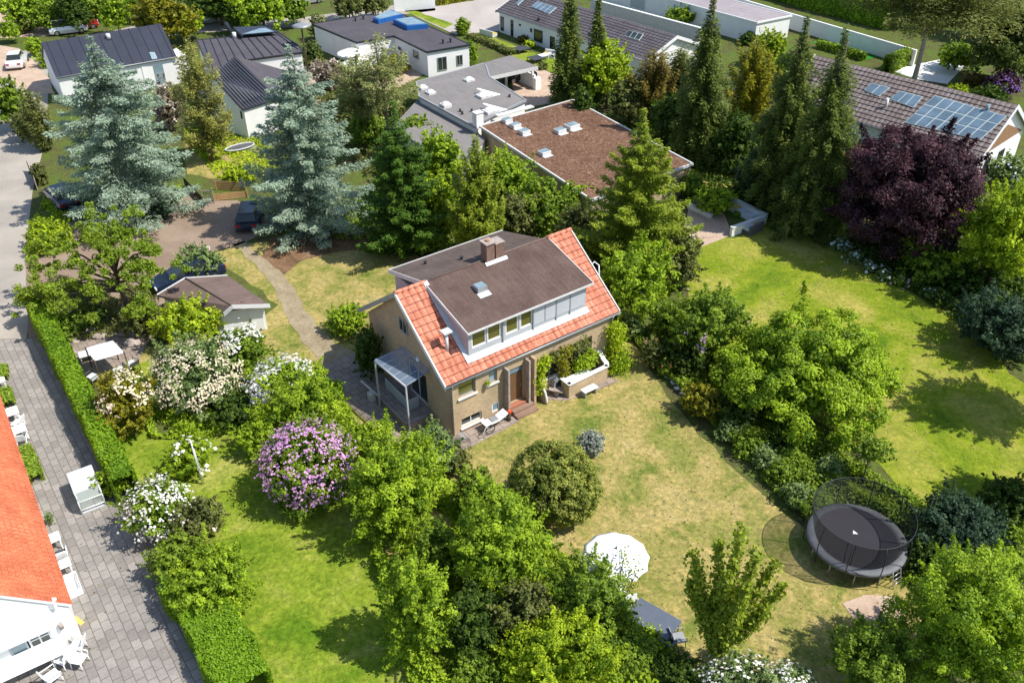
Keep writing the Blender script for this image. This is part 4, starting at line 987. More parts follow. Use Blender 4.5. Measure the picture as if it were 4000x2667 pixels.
bk = nrm(gz(q2) - gz(q1)) * 3; c.face([g2, g2 + ZH * (q2[2] - .16), g2 + bk + ZH * 2.8, g2 + bk], 0, local=False)
g4 = gz(q4) - nrm(gz(q2) - gz(q1)) * -.15; g1b = g1 + nrm(gz(q2) - gz(q1)) * .15
c.face([g1b, g4, g4 + ZH * 2.6, g1b + ZH * 2.6], 0, local=False); build(c, 'wall', M['white'], tw, uv=False)
dd = nrm(g1 - g2)
for tl, br in ((c2(885, 1310), c2(915, 1380)), (c2(980, 1430), c2(1030, 1560)), (c2(1140, 1460), c2(1170, 1560))):
    px_window(tw, g2, g1, tl, br, frame=M['black_metal'], fw=.04)
# B4: grey flat roofed house
t4, ins, P = flat_house('flat_roofed_house', [S(*c3(350, 280), 2.6), S(*c3(860, 492), 2.6), S(*c3(1285, 415), 2.6), S(*c3(1665, 600), 2.6), S(*c3(2170, 515), 2.6), S(*c3(1400, 170), 2.6), S(*c3(950, 178), 2.6)], 2.6, 'white house with wide dark grey flat roof and blue framed roof lights, upper middle', M['roof_dark'], trim=M['black_metal'])
i2, i3 = ins[3], ins[4]
# find the near front wall (between the two lowest picture corners)
prs = [(ins[i], ins[(i + 1) % len(ins)]) for i in range(len(ins))]
def wall_near(prs, p, z=1.2):
    best = None
    for a, b_ in prs:
        aa, zz = wpx(p, a, b_); l = np.linalg.norm(b_ - a); dd_ = (b_ - a) / l; n = np.array([dd_[1], -dd_[0], 0])
        if -.3 < aa < l + .3 and -.5 < zz < 4 and (CAM - a) @ n > 0:
            if best is None or zz > 0: best = (a, b_)
    return best
for tl, br, nx in ((c3(1785, 665), c3(1900, 800), 2), (c3(2005, 640), c3(2080, 745), 2), (c3(1510, 570), c3(1580, 690), 1), (c3(1340, 530), c3(1380, 590), 1)):
    wl_ = wall_near(prs, ((tl[0] + br[0]) / 2, (tl[1] + br[1]) / 2))
    if wl_: px_window(t4, *wl_, tl, br, nx=nx, frame=M['grey_trim'])
for pts, zz, hh, nx in (([c3(1280, 225), c3(1440, 300), c3(1680, 280), c3(1500, 195)], 2.6, .5, 3), ([c3(1050, 205), c3(1110, 230), c3(1390, 165), c3(1250, 110)], 2.6, .45, 1)):
    P_ = ccw([S(*p, zz + hh) for p in pts]); c = MB(); c.prism([p - ZH * hh for p in P_], (0, 0, hh), 0, local=False); o = build(c, 'roof_light', M['blue_paint'], t4, uv=False)
    cc_ = sum(P_) / 4; c = MB(); c.prism([cc_ + (p - cc_) * .86 + ZH * .002 for p in P_], (0, 0, .05), 0, local=False); build(c, 'pane', M['glass_pale'], o, uv=False)
for p in (c3(850, 245), c3(1940, 490), c3(1855, 503), c3(940, 225)):
    q = S(*p, 2.6); c = MB(); c.tube([q - ZH * .02, q + ZH * .35], .09, 8, local=False); c.tube([q + ZH * .35, q + ZH * .42], .16, 8, local=False); build(c, 'roof_vent', M['black_metal'], t4, uv=False)
# B5 grey L shaped roof with carport, low annex, brown gravel roof house
z5 = 2.3
t5, ins5, P5 = flat_house('bungalow', [S(1625, 320, z5), S(1636, 378, z5), S(1862, 500, z5), S(1888, 470, z5), S(2056, 392, z5), S(1914, 302, z5), S(1897, 246, z5)], z5, 'long bungalow with pale grey flat roof dotted with white roof domes, behind the conifers', M['roof_grey'], trim=M['grey_trim'])
for k, (x, y, w_, d_, h_) in enumerate(((1832, 316, .9, .7, .18), (1652, 347, .75, .75, .2), (1682, 366, .75, .75, .2), (1741, 418, .8, .8, .3), (1892, 378, 1.3, 1.0, .22), (1917, 438, 1.3, 1.0, .22))):
    q = S(x, y, z5); c = MB(q, PHI); c.box(-w_ / 2, w_ / 2, -d_ / 2, d_ / 2, -.02, h_); o = build(c, 'roof_dome', M['white_dull'], t5, uv=False, bevel=.02)
    c = MB(q, PHI); c.lathe((0, 0, h_), [(w_ * .42, 0), (w_ * .38, .08), (w_ * .2, .16), (.01, .18)], 12); build(c, 'dome', M['canvas'], o, uv=False)
for x, y in ((1892, 378), (1917, 438)):
    q = S(x, y, z5); c = MB(q, PHI); c.hexa([(.5, -.5, .02), (1.35, -.55, .02), (1.3, -.45, .02), (.5, -.4, .02), (.5, -.5, .1), (1.35, -.55, .1), (.1, 1.1, .45), (-.1, 1.1, .45)]); build(c, 'lifted_lid', M['plastic'], t5, uv=False)
for x, y in ((1798, 437), (1806, 447), (1990, 380), (1843, 437)):
    q = S(x, y, z5); c = MB(q); c.tube([(0, 0, -.02), (0, 0, .25)], .1, 8); build(c, 'roof_vent', M['black_metal'], t5, uv=False)
q = S(1865, 492, 0); q = S(1868, 492, z5) * [1, 1, 0]
c = MB(q, PHI); c.box(-.35, .35, -.3, .3, z5 - .1, z5 + 1.15); o = build(c, 'chimney', M['white'], t5, uv=False, bevel=.01)
c = MB(q, PHI); c.box(-.4, .4, -.35, .35, z5 + 1.152, z5 + 1.2); build(c, 'cap', M['white_dull'], o, uv=False)
tc = thing('carport', S(2000, 330), 'open carport with grey roof on white posts at the end of the grey flat roof', 'carport')
Pc = ccw([S(1914, 300, z5), S(2101, 260, z5), S(1994, 217, z5), S(1899, 243, z5)])
c = MB(); c.prism([p - ZH * .25 for p in Pc], (0, 0, .255), 0, local=False); build(c, 'roof', M['roof_grey'], tc)
a, b_ = S(1914, 302, z5) * [1, 1, 0], S(2101, 261, z5) * [1, 1, 0]; dd = nrm(b_ - a)
c = MB(); c.hexa([a - VH * .05 + ZH * (z5 - .3), b_ - VH * .05 + ZH * (z5 - .3), b_ + ZH * (z5 - .3), a + ZH * (z5 - .3), a - VH * .05 + ZH * (z5 + .04), b_ - VH * .05 + ZH * (z5 + .04), b_ + ZH * (z5 + .04), a + ZH * (z5 + .04)], 0, local=False); build(c, 'fascia', M['white_dull'], tc, uv=False)
for p in (c4(522, 1003), c4(822, 1010)):
    q = S(*p, 0); c = MB(q, PHI); c.box(-.09, .09, -.09, .09, 0, z5 - .26); build(c, 'post', M['white_trim'], tc, uv=False)
tw_ = thing('screen_wall', S(*c4(870, 1020)), 'white screen wall with thick end pier beside the carport', 'wall')
a = S(*c4(870, 1025), 0); c = MB(a, PHI); c.box(-.3, .35, -.25, .25, 0, 1.15); build(c, 'pier', M['white'], tw_)
c = MB(a, PHI); c.box(-.1, .08, .252, 6.0, 0, 1.35); build(c, 'wall_panel', M['white'], tw_)
# annex
ta, _i, _p = flat_house('lean_to', [S(1632, 388, 1.7), S(1900, 540, 1.7), S(1800, 660, 1.7), S(1530, 500, 1.7)], 1.7, 'low grey felt roofed lean-to along the bungalow, behind the fir trees', M['roof_grey'], trim=None)
# gravel roof
g_a, g_b, g_c = S(1872, 493, 2.35), S(2238.6, 390, 2.35), S(2708, 640, 2.35); g_d = g_a + g_c - g_b
tg, insg, Pg = flat_house('gravel_roofed_house', [g_a, g_d, g_c, g_b], 2.35, 'flat house with reddish brown gravel roof behind the tree belt', M['roof_gravel'], trim=M['white_dull'], wallmat=M['brick'])
for x, y, w_ in ((1981, 478, .75), (2013, 498, .8), (2048, 523, .8), (2187, 518, .85), (2234, 500, 1.05), (2126, 604, .85)):
    q = S(x, y, 2.35); c = MB(q, PHI); c.box(-w_ / 2, w_ / 2, -w_ * .4, w_ * .4, -.02, .32); o = build(c, 'roof_light', M['white_dull'], tg, uv=False, bevel=.02)
    c = MB(q, PHI); c.box(-w_ * .4, w_ * .4, -w_ * .32, w_ * .32, .321, .36); build(c, 'pane', M['glass_pale'], o, uv=False)
    c = MB(q, PHI); c.box(-w_ / 2, w_ / 2, -w_ * .75, -w_ * .42, .01, .04); build(c, 'flashing', M['lead'], o, uv=False)
c = MB(S(2010, 436, 2.35), PHI); c.box(-1.9, 1.9, -.3, .25, 0, .1); build(c, 'capping', M['white_dull'], tg, uv=False)
# B7 long white house with slate roof
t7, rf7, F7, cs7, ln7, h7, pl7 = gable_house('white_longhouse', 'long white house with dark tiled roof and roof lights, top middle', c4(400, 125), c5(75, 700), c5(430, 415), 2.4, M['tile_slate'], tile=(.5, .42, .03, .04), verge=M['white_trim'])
skylight(rf7, [c4(808, 88), c4(1015, 172), c4(1102, 98), c4(885, 28)], *pl7, nx=4, ny=2)
skylight(rf7, [c4(632, 55), c4(658, 68), c4(730, 5), c4(700, -10)], *pl7, nx=1, ny=2)
skylight(rf7, [c4(1885, 425), c4(2050, 475), c4(2100, 405), c4(1930, 362)], *pl7, nx=3, ny=1, pane=M['glass'])
for tl, br in ((c4(460, 190), c4(495, 360)), (c4(575, 228), c4(605, 425)), (c4(672, 275), c4(690, 305)), (c4(800, 325), c4(820, 375)), (c4(845, 330), c4(938, 500)), (c4(1028, 415), c4(1078, 575))):
    px_window(t7, cs7[0], cs7[1], tl, br, frame=M['black_metal'], fw=.05)
c = MB(); q = on_plane(*c4(895, 240), *pl7); c.tube([q, q + ZH * .4], .12, 8, local=False); build(c, 'roof_vent', M['black_metal'], rf7, uv=False)
a_, b_ = cs7[1], cs7[2]; px_window(t7, a_, b_, c5(290, 600), c5(430, 720), frame=M['white_trim'], pane=M['canvas'])
# B8 top garage / long white building
z8 = 2.4
e1, e2 = S(*c5(1345, 262), z8), S(*c5(1750, 180), z8); dl = nrm(S(*c5(370, 0), z8) - e1)
t8, ins8, P8 = flat_house('garage_building', [e1, e2, e2 + dl * 26, e1 + dl * 26], z8, 'long pale building with light grey roof and white trim, top right of centre', M['roof_garage'], trim=M['white_trim'], z0=-.1)
px_window(t8, *wall_near([(ins8[i], ins8[(i + 1) % 4]) for i in range(4)], c4(2035, 60)), c4(1955, -60), c4(2115, 130), frame=M['white_trim'], pane=M['panel_grey'], name='garage_door')
# garden walls at the top
def garden_wall(name, a, b_, h, label, material, th=.22, cap=None, cat='wall'):
    a = np.array(a, float); b_ = np.array(b_, float); d = nrm(b_ - a); s = np.array([-d[1], d[0], 0]) * th / 2
    t = thing(name, a, label, cat)
    c = MB(); c.hexa([a - s, b_ - s, b_ + s, a + s, a - s + ZH * h, b_ - s + ZH * h, b_ + s + ZH * h, a + s + ZH * h], 0, local=False); build(c, 'masonry', material, t)
    if cap:
        s2 = s * 1.5; c = MB(); c.hexa([a - s2 + ZH * (h + .002), b_ - s2 + ZH * (h + .002), b_ + s2 + ZH * (h + .002), a + s2 + ZH * (h + .002), a - s2 + ZH * (h + .09), b_ - s2 + ZH * (h + .09), b_ + s2 + ZH * (h + .09), a + s2 + ZH * (h + .09)], 0, local=False); build(c, 'coping', cap, t, uv=False)
    return t
garden_wall('garden_wall', S(*c4(1500, -5), 1.5) * [1, 1, 0], S(*c5(700, 330), 1.5) * [1, 1, 0], 1.5, 'pale concrete garden wall with white coping behind the long white house', plain('concrete', (.5, .49, .47), .9), cap=M['white_trim'])
garden_wall('boundary_wall', S(*c5(1100, -30), 1.7) * [1, 1, 0], S(*c10(1650, 330), 1.7) * [1, 1, 0], 1.7, 'long white boundary wall running below the clipped hedge, top right', M['white'])
garden_wall('rendered_wall', S(*c3(1290, 60), .8) * [1, 1, 0], S(*c3(1760, 20), .8) * [1, 1, 0], 1.6, 'short white rendered wall with dark gate post beside the car park', M['white'])
# B9 right house with brown tiles
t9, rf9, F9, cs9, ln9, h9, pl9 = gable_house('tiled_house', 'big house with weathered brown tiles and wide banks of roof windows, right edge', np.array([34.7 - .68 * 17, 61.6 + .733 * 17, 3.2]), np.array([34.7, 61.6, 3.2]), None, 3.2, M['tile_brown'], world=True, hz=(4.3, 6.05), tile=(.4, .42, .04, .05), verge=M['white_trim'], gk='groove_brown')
skylight(rf9, [c6(520, 462), c6(690, 530), c6(815, 430), c6(600, 375)], *pl9, nx=2, ny=1)
skylight(rf9, [c6(810, 560), c6(1085, 660), c6(1190, 535), c6(930, 468)], *pl9, nx=3, ny=1)
skylight(rf9, [c6(980, 830), c6(1850, 1030), c6(2155, 760), c6(1330, 520)], *pl9, nx=7, ny=3, pane=M['glass_sky'])
c = MB(); q = on_plane(*c6(765, 650), *pl9); c.tube([q - ZH * .1, q + ZH * .75], .11, 8, local=False); build(c, 'vent_pipe', M['white_trim'], rf9, uv=False)
c = MB(); q = on_plane(*c6(1925, 690), *pl9); c.tube([q - ZH * .1, q + ZH * .5], .14, 8, local=False); build(c, 'vent_pipe', M['glass_pale'], rf9, uv=False)
a_, b_ = cs9[1], cs9[2]; dgl = np.linalg.norm(b_ - a_); dg = (b_ - a_) / dgl
c = MB(); nn = np.array([dg[1], -dg[0], 0]);
if nn @ (CAM - a_) < 0: nn = -nn
c.face([a_ + nn * .03 + ZH * 3.0 + dg * .2, a_ + nn * .03 + dg * (dgl - .2) + ZH * 3.0, a_ + nn * .03 + dg * dgl / 2 + ZH * (F9(0, h9, 0)[2] + pl9[0][2] + (h9) * .3)], 0, local=False)
build(c, 'gable_boards', plain('orange_brown_boards', (.28, .15, .08), .7, var=.25, scale=5), t9)
for x0 in (1.5, 4.0): window(t9, a_, b_, x0, x0 + 1.0, 1.0, 2.3, rec=-.035, nx=2, frame=M['black_metal'])
# B10 orange roofed house bottom left
c0 = S(*cl(560, 1300), 0)
def orange_house():
    ze = 2.12; kE = S(*cl(510, 1012), ze); dE = nrm(S(*cl(160, 0), ze) - kE)   # eave direction, away from the viewer
    q = on_plane(*cl(0, 948), kE, dE); off = q - kE; off -= dE * (off @ dE); sl = off[2] / np.linalg.norm(off[:2]); s = off * [1, 1, 0]; s /= np.linalg.norm(s)
    half, LN = 5.2, 30.0; ze0 = kE[2]
    t = thing('orange_roofed_house', kE * [1, 1, 0] + s * half, 'white house with bright orange tiled roof at the lower left corner', 'house')
    F = lambda a, b_, z: kE * [1, 1, 0] + dE * a + s * b_ + ZH * z
    zr = ze0 + sl * half
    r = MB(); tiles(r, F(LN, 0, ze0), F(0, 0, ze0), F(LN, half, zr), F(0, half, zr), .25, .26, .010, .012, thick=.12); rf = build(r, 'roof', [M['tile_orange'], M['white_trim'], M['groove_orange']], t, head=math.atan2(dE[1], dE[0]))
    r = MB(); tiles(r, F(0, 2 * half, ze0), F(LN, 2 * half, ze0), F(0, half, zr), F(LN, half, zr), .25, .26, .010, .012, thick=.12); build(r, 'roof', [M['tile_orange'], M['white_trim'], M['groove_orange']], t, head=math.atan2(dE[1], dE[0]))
    w = MB(); a, b_ = F(.05, 2 * half - .15, 0), F(.05, .15, 0)
    wa, wz = wpx(cl(120, 1300), a, b_)
    A0, z1 = wpx(cl(5, 1235), a, b_); A1, _ = wpx(cl(330, 1160), a, b_); _, z0 = wpx(cl(365, 1290), a, b_)
    ln = 2 * half - .3
    z0 = max(z0, .35); z1 = min(z0 + 1.0, 1.75)
    wall_panel(w, a, b_, 0, ze0 - .1, [(A0, A1, z0, z1)], gable=[(0, ze0 - .1), (ln, ze0 - .1), (ln / 2, zr - .15)])
    wall_panel(w, b_, F(LN, .15, 0), 0, ze0 - .1)
    build(w, 'wall', M['white'], t)
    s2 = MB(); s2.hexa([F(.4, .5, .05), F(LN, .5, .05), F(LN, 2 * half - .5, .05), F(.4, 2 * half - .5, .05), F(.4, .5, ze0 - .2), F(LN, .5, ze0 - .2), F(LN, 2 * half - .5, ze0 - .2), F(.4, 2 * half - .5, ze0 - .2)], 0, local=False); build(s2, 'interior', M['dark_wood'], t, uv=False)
    mid = (A0 + A1) / 2 - .1
    window(t, a, b_, A0, mid, z0, z1, nx=1, frame=M['panel_grey'], rec=.14, fw=.08, pane=M['glass_pale']); window(t, a, b_, mid + .06, A1, z0, z1, nx=2, nz=2, frame=M['white_trim'], rec=.10, fw=.07)
    d = nrm(b_ - a); n = np.array([d[1], -d[0], 0])
    c = MB(a + ZH * 0); c.a = d; c.b = -n; c.box(A0 - .3, A1 + .25, -.38, -.003, z1 + .06, z1 + .22); build(c, 'window_hood', M['white_trim'], t, uv=False, bevel=.02)
    la, lz = wpx(cl(425, 1150), a, b_)
    c = MB(a); c.a = d; c.b = -n; c.tube([(la, -.003, lz), (la, -.14, lz)], .05, 8); c.tube([(la, -.12, lz - .12), (la, -.12, lz + .14)], [.09, .07], 10); build(c, 'wall_lamp', M['stone'], t, uv=False)
    c = MB(F(0.1, .6, zr * 0 + ze0)); c.box(-.14, .14, -.14, .14, .2, .55); build(c, 'roof_block', M['white_trim'], t, uv=False)
    return t, F
T10, F10 = orange_house()
# shed
def shed():
    z0, zr = 1.85, 2.35
    A = [S(*c9(210, 500), z0), S(*c9(1050, 735), z0)]; R_ = [S(*c9(570, 285), zr), S(*c9(1160, 635), zr)]; B = [S(*c9(1110, 250), z0), S(*c9(1640, 620), z0)]
    t = thing('garden_shed', sum(A + B) / 4 * [1, 1, 0], 'low white shed with brown felt gable roof left of the gravel path', 'shed')
    c = MB(); slab4(c, [A[0], A[1], R_[1], R_[0]], .10); slab4(c, [R_[0], R_[1], B[1], B[0]], .10); rf = build(c, 'roof', M['shed_roof'], t)
    for q in ((A[1], R_[1], B[1]), (A[0], R_[0], B[0])):
        c = MB(); out = nrm((A[1] - A[0]) * [1, 1, 0]) * (.05 if q[0] is A[1] else -.05)
        for x, y in ((q[0], q[1]), (q[1], q[2])):
            c.hexa([x - ZH * .2, y - ZH * .2, y + out - ZH * .2, x + out - ZH * .2, x + ZH * .06, y + ZH * .06, y + out + ZH * .06, x + out + ZH * .06], 0, local=False)
        build(c, 'barge_board', M['white_trim'], rf, uv=False)
    c = MB(); a = (R_[0] + (A[0] - R_[0]) * .08) + ZH * .01; b_ = (R_[1] + (A[1] - R_[1]) * .0) + ZH * .01; c.tube([R_[0] + ZH * .02, R_[1] + ZH * .02], .04, 6, local=False); build(c, 'ridge_strip', M['dark_wood'], rf, uv=False)
    ctr = sum(A + B) / 4 * [1, 1, 0]; cs = [ctr + (gz(p) - ctr) * .90 for p in (A[0], A[1], B[1], B[0])]
    cs[1] = cs[1] + nrm(gz(A[0]) - gz(A[1])) * .15; cs[2] = cs[2] + nrm(gz(B[0]) - gz(B[1])) * .15
    w = MB()
    for i in range(4): wall_panel(w, cs[i], cs[(i + 1) % 4], 0, z0 - .12)
    build(w, 'wall', M['white'], t)
    d = nrm(cs[2] - cs[1]); n = np.array([d[1], -d[0], 0]); l = np.linalg.norm(cs[2] - cs[1])
    c = MB(); c.face([cs[1] + ZH * (z0 - .12), cs[2] + ZH * (z0 - .12), (cs[1] + cs[2]) / 2 + ZH * (zr - .12)], 0, local=False); build(c, 'gable_boards', M['wood_brown'], t)
    c = MB(cs[1]); c.a = d; c.b = -n; c.box(l - .95, l - .15, -.05, -.003, .05, 1.62); dr = build(c, 'door', M['white_trim'], t, uv=False, bevel=.008)
    c = MB(cs[1]); c.a = d; c.b = -n; c.tube([(l - .85, -.09, .8), (l - .85, -.09, .95)], .015, 6); build(c, 'handle', M['steel'], dr, uv=False)
    return t
shed()
# ------------------------------------------------------------------ cars
def car(name, px, z_dir, paint_, label, length=4.3, width=1.78, height=1.45, estate=False, group=None):
    """px = V-view ground centre; z_dir = heading (radians) of the nose"""
    q = V(*px); t = thing(name, q, label, 'car', group)
    Lh = length / 2; w = width / 2
    st = [(-Lh, .42, .62, .80), (-Lh * .97, .30, .84, .92), (-Lh * .72, .22, .95, 1.0), (-Lh * .2, .20, .96, 1.0), (Lh * .35, .20, .93, 1.0), (Lh * .62, .22, .86, .98), (Lh * .92, .28, .70, .90), (Lh, .40, .58, .74)]
    def loft(secs, m=0):
        c = MB(q, z_dir); rings = []
        for x, z0, z1, k in secs:
            ww = w * k; rings.append([(x, -ww * .94, z0), (x, -ww, (z0 + z1) / 2), (x, -ww * .9, z1), (x, ww * .9, z1), (x, ww, (z0 + z1) / 2), (x, ww * .94, z0)])
        for a, b_ in zip(rings, rings[1:]):
            for i in range(6):
                j = (i + 1) % 6; c.face([a[i], b_[i], b_[j], a[j]], m, smooth=False)
        c.face(rings[0], m); c.face(rings[-1][::-1], m); return c
    build(loft(st), 'body', M[paint_], t, uv=False, bevel=.03)
    xr = -Lh * .9 if estate else -Lh * .66
    gs = [(xr, .90, .955, .80), (xr + .35, .90, height - .06, .74), (-.1, .90, height, .74), (.35, .90, height - .05, .73), (Lh * .5, .88, .90, .84)]
    build(loft(gs), 'windows', M['glass'], t, uv=False)
    c = MB(q, z_dir); c.box(xr + .30, .38, -w * .66, w * .66, height - .045, height + .012); build(c, 'roof', M[paint_], t, uv=False, bevel=.02)
    for x in (-Lh * .62, Lh * .62):
        for y in (-w * .92, w * .92):
            c = MB(q, z_dir); c.tube([(x, y - .09, .31), (x, y + .09, .31)], .31, 14); wh = build(c, 'wheel', M['tyre'], t, uv=False)
            c = MB(q, z_dir); sy = 1 if y > 0 else -1; c.tube([(x, y + sy * .085, .31), (x, y + sy * .1, .31)], .19, 10); build(c, 'rim', M['rim'], wh, uv=False)
    for y in (-w * .62, w * .62):
        c = MB(q, z_dir); c.box(-Lh - .012, -Lh + .06, y - .16, y + .16, .62, .78); build(c, 'tail_light', M['lamp_red'], t, uv=False)
        c = MB(q, z_dir); c.box(Lh - .08, Lh + .01, y - .16, y + .16, .52, .64); build(c, 'headlight', M['lamp_clear'], t, uv=False)
    return t
car('parked_car', (146, 466), PHI + radians(95), 'car_navy', 'dark car with red tail lamp half hidden under the left blue spruce')
car('parked_car', (578, 508), PHI + radians(60), 'car_navy', 'dark blue car parked nose in under the second blue spruce', estate=True)
car('parked_car', (436, 648), PHI + radians(180), 'car_navy', 'dark blue car parked just behind the low white shed', length=4.6)
car('parked_car', (1192, 183), PHI + radians(-8), 'car_dark', 'dark car standing in the shade of the open carport', length=3.6)
car('parked_car', (226, 42), PHI + radians(-20), 'car_dark', 'black car near the pale forecourt at upper left')
car('parked_car', (486, 52), PHI + radians(-12), 'car_silver', 'silver hatchback with red rear beside the far street')
car('parked_car', (706, 8), PHI + radians(-8), 'car_silver', 'pale grey car at the very top beside the pale street')
car('parked_car', (42, 150), PHI + radians(70), 'car_white', 'white car with dark windscreen on the left forecourt')
car('parked_car', (190, 66), PHI + radians(-10), 'car_red', 'small red car next to the white van on the far street', length=3.8)
car('parked_car', (160, 76), PHI + radians(-10), 'car_white', 'white van like car behind the small red car', estate=True, height=1.7)

# ------------------------------------------------------------------ furniture and garden things
def P2(x, y, z=0.0): return V(x, y, z)
def table(px, wx, dy, h, head, label, material, cloth=None, group=None, name='garden_table', legm=None):
    q = V(*px); t = thing(name, q, label, 'table', group)
    c = MB(q, head); c.box(-wx / 2, wx / 2, -dy / 2, dy / 2, h - .04, h); build(c, 'table_top', material, t, uv=False, bevel=.01)
    for sx in (-1, 1):
        for sy in (-1, 1):
            c = MB(q, head); x, y = sx * (wx / 2 - .07), sy * (dy / 2 - .07); c.box(x - .025, x + .025, y - .025, y + .025, 0, h - .041); build(c, 'leg', legm or material, t, uv=False)
    return t
def chair(px, head, label, material, group=None, z=.42, w=.5, back=.85, arms=True, cush=None):
    q = V(*px) if len(px) == 2 else np.array(px); t = thing('garden_chair', q, label, 'chair', group)
    c = MB(q, head); c.box(-w / 2, w / 2, -w / 2, w / 2, z - .04, z); build(c, 'seat', material, t, uv=False, bevel=.015)
    c = MB(q, head); c.hexa([(-w / 2, w / 2 - .03, z), (w / 2, w / 2 - .03, z), (w / 2, w / 2 + .01, z), (-w / 2, w / 2 + .01, z), (-w / 2, w / 2 + .09, back), (w / 2, w / 2 + .09, back), (w / 2, w / 2 + .13, back), (-w / 2, w / 2 + .13, back)]); build(c, 'backrest', material, t, uv=False, bevel=.015)
    for sx in (-1, 1):
        for sy in (-1, 1):
            c = MB(q, head); x, y = sx * (w / 2 - .03), sy * (w / 2 - .03); c.tube([(x, y, z - .04), (x * 1.1, y * 1.1, 0)], .02, 6); build(c, 'leg', material, t, uv=False)
        if arms:
            c = MB(q, head); x = sx * (w / 2 + .02); c.tube([(x, -w / 2, z), (x, -w / 2, z + .2), (x, w / 2 + .05, z + .22)], .022, 6); build(c, 'armrest', material, t, uv=False)
    if cush:
        c = MB(q, head); c.box(-w / 2 + .03, w / 2 - .03, -w / 2 + .03, w / 2 - .04, z + .002, z + .07); build(c, 'cushion', cush, t, uv=False, bevel=.02)
    return t
G1 = 'white plastic garden chairs beside the orange roofed house'
# white bench in front of the parapet
t = thing('garden_bench', hp(7.84, -1.5), 'small white bench standing on the lawn before the curved parapet', 'bench')
c = MB(HO, PHI); c.box(7.38, 8.30, -1.70, -1.30, .40, .46); build(c, 'seat', M['plastic'], t, uv=False, bevel=.01)
for x in (7.46, 8.18):
    c = MB(HO, PHI); c.box(x, x + .05, -1.66, -1.34, .02, .398); build(c, 'leg', M['grey_trim'], t, uv=False)
# stone table beside the arch
t = thing('stone_table', hp(6.25, -.55), 'low angular stone slab table between the arched wall and the parapet', 'table')
c = MB(HO, PHI); c.prism([(5.95, -.2, .38), (6.45, -.95, .38), (6.75, -.55, .38), (6.6, .0, .38)], (0, 0, .06)); build(c, 'slab', M['stone'], t)
c = MB(HO, PHI); c.box(6.3, 6.5, -.6, -.35, .02, .378); build(c, 'base', M['stone'], t, uv=False)
t = thing('arched_stove', hp(6.6, -.1), 'small dark arched garden oven against the brick wall', 'oven')
c = MB(HO, PHI); c.prism([(6.35 + .3 + .3 * cos(a), -.35, .62 + .3 * sin(a)) for a in np.linspace(0, pi, 9)] + [(6.35, -.35, .03), (6.95, -.35, .03)], (0, .35, 0)); build(c, 'shell', M['grey_trim'], t, uv=False)
c = MB(HO, PHI); c.box(6.45, 6.85, -.37, -.351, .1, .75); build(c, 'opening', M['black_metal'], t, uv=False)
# lounger trolley with wheel, log rack, red ornament
t = thing('wheeled_lounger', hp(2.3, -.55), 'white cushioned wheeled lounger below the kitchen window', 'lounger')
c = MB(HO, PHI); c.box(1.55, 2.45, -.85, -.35, .42, .50); c.hexa([(2.45, -.85, .42), (2.95, -.85, .62), (2.95, -.35, .62), (2.45, -.35, .42), (2.45, -.85, .50), (2.95, -.85, .72), (2.95, -.35, .72), (2.45, -.35, .50)]); build(c, 'mattress', M['canvas'], t, uv=False, bevel=.03)
c = MB(HO, PHI); c.box(2.0, 2.4, -.80, -.40, .502, .56); build(c, 'blanket', M['zinc'], t, uv=False, bevel=.02)
c = MB(HO, PHI); c.tube([(1.5, -.82, .40), (2.9, -.82, .40), (3.05, -.82, .1)], .02, 6); c.tube([(1.5, -.38, .40), (2.9, -.38, .40), (3.05, -.38, .1)], .02, 6); c.tube([(1.55, -.6, .4), (1.2, -.75, .05)], .02, 6); build(c, 'frame', M['black_metal'], t, uv=False)
def bike_wheel(t, u, v, r, head_off=0, spokes=10):
    pts = [(u + r * cos(a), v, r + .02 + r * sin(a)) for a in np.linspace(0, 2 * pi, 25)]
    c = MB(HO, PHI); c.tube(pts, .022, 6); w_ = build(c, 'wheel', M['tyre'], t, uv=False)
    c = MB(HO, PHI)
    for a in np.linspace(0, 2 * pi, spokes + 1)[:-1]: c.tube([(u, v, r + .02), (u + r * cos(a), v, r + .02 + r * sin(a))], .005, 4)
    build(c, 'spokes', M['steel'], w_, uv=False)
bike_wheel(t, 1.75, -.95, .27)
t = thing('bicycle_stand', hp(1.35, -1.0), 'thin curved metal wheel holder standing on the brick paving', 'stand')
c = MB(HO, PHI); c.tube([(1.2, -1.1, .02), (1.22, -1.1, .4), (1.4, -1.05, .62), (1.6, -1.0, .5)], .02, 6); c.tube([(1.2, -1.1, .02), (1.0, -1.0, .02)], .02, 6); build(c, 'hoop', M['white_dull'], t, uv=False)
t = thing('log_rack', hp(.2, -.72), 'dark rounded wire rack at the near corner of the brick house', 'rack')
for k in range(9):
    v_ = -.98 + k * .065; c = MB(HO, PHI); c.tube([(.2 + .33 * cos(a), v_, .03 + .5 * sin(a)) for a in np.linspace(0, pi, 10)], .011, 5); build(c, 'hoop', M['zinc'], t, uv=False)
c = MB(HO, PHI)
for a in np.linspace(.3, pi - .3, 7): c.tube([(.2 + .33 * cos(a), -.99, .03 + .5 * sin(a)), (.2 + .33 * cos(a), -.45, .03 + .5 * sin(a))], .009, 5)
build(c, 'rails', M['zinc'], t, uv=False)
t = thing('garden_ornament', hp(3.12, -.62), 'small red topped dark ornament on the paving by the wooden steps', 'ornament')
c = MB(hp(3.12, -.62), PHI); c.lathe((0, 0, .02), [(.01, 0), (.15, 0), (.12, .2), (.06, .42), (.01, .43)], 12); build(c, 'base', M['dark_wood'], t, uv=False)
c = MB(hp(3.12, -.62), PHI); c.lathe((.03, 0, .40), [(.01, 0), (.10, .02), (.15, .10), (.12, .22), (.03, .30), (.005, .31)], 12); build(c, 'top', M['orange_paint'], t, uv=False)
